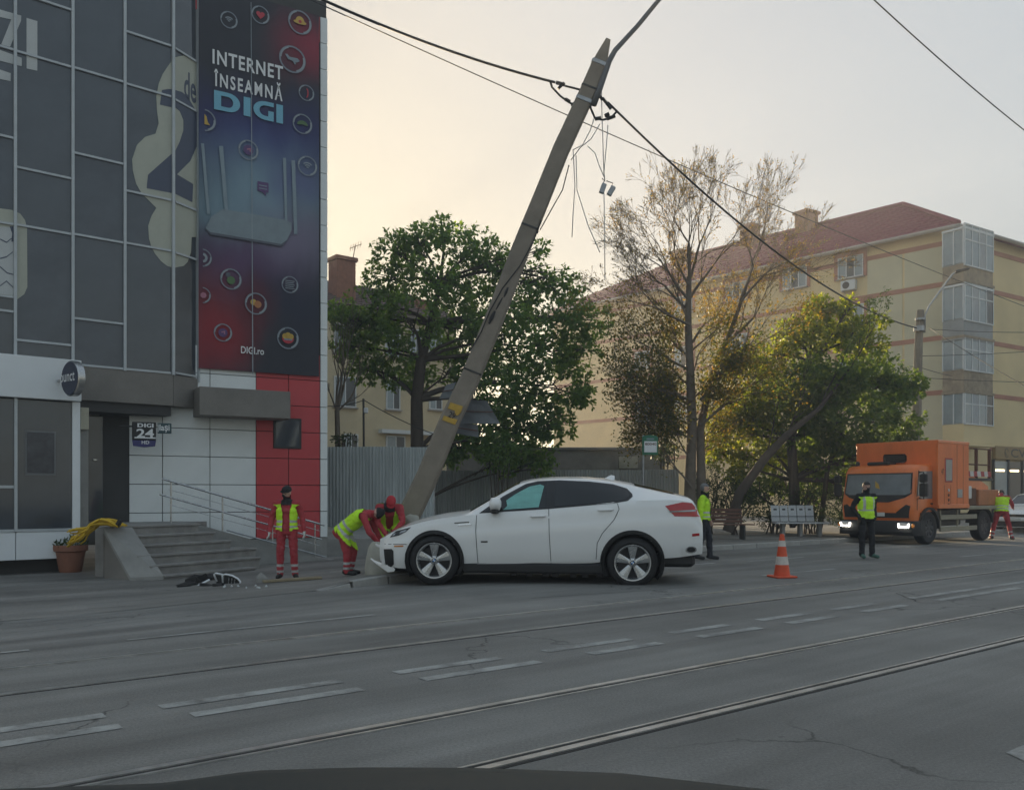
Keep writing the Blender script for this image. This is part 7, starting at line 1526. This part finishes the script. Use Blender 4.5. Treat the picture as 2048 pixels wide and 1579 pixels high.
# small utility post behind the pale fence
up_ = thing('wire_post', 'thin black post with wires in front of the ochre block', 'post', (at(728, 1000, 25.6).x, 25.6, .5)); mb = MB(); mb.tube([at(728, 930, 25.6), at(727, 797, 25.6)], .035, 6); mb.build('post', 'dark_metal', up_, Matrix())
mb = MB(); mb.bbox(-.06, .06, -.06, .06, 0, .16, .02, Matrix.Translation(at(732, 826, 25.5))); mb.build('insulator', 'letter_white', up_, Matrix())
cable(sag(at(728, 800, 25.6), at(905, 880, 27), .1, 8), .014, 'dark wire running right from the thin black post', 'service_wire'); cable(sag(at(655, 812, 25.6), at(728, 800, 25.6), .05, 6), .012, 'dark wire running left from the thin black post', 'service_wire')
# the car the picture is taken from: only its bonnet edge and wipers reach into view
pmat('bonnet_dark', (.02, .026, .026), .55, var=.1, spec=.3)
own = thing('own_car', 'dark car bonnet just below the bottom edge of the view', 'car', (.0, 1.8, 0)); mb = MB(); rows_ = []
def bz(px): return tab([(-400, 1600), (300, 1574), (480, 1548), (700, 1541), (950, 1542), (1250, 1553), (1560, 1588), (2400, 1640)])(px)
nx_ = 40
for j, (d, dz) in enumerate(((.98, -.02), (1.15, .0), (1.32, .004), (1.42, 0), (1.5, -.02), (1.58, -.08), (1.62, -.2), (1.63, -.5))):
    r_ = []
    for i in range(nx_+1):
        px = lerp(-250, 1900, i/nx_); e = at(px, bz(px), 1.42); r_.append(V((e.x*(d/1.42)**.15, d, e.z+dz-.02*(1.42-d))))
    rows_.append(r_)
mb.loft(rows_, closed=False); mb.build('bonnet', 'bonnet_dark', own, Matrix(), smooth=True)
mb = MB(); mb.bbox(-.85, .62, .9, 1.6, .25, .62, .08); mb.build('front_body', 'bonnet_dark', own, Matrix())
for x in (-.75, .52):
    mb = MB(); mb.lathe([(.2, -.1), (.3, -.1), (.31, -.05), (.31, .05), (.3, .1), (.2, .1)], 24, Matrix.Translation((x, 1.2, .31)) @ Matrix.Rotation(R(90), 4, 'Y')); mb.build('wheel', 'rubber', own, Matrix(), smooth=40)

# ------------------------------------------------------------------ distant haze plus windscreen veil, added as one volume to lift dark tones
hz_m = bpy.data.materials.new('haze_veil'); hz_m.use_nodes = True; t = hz_m.node_tree; t.nodes.clear()
pv = nd(t, 'ShaderNodeVolumePrincipled'); pv.inputs['Color'].default_value = (.90, .94, .98, 1); pv.inputs['Density'].default_value = .0028; pv.inputs['Anisotropy'].default_value = .45
ou = nd(t, 'ShaderNodeOutputMaterial'); t.links.new(pv.outputs[0], ou.inputs['Volume']); MT['haze_veil'] = hz_m
mb = MB(); mb.box(-310, 310, -70, 330, -1.5, 24); tag(mb.build('haze', 'haze_veil'), kind='stuff')
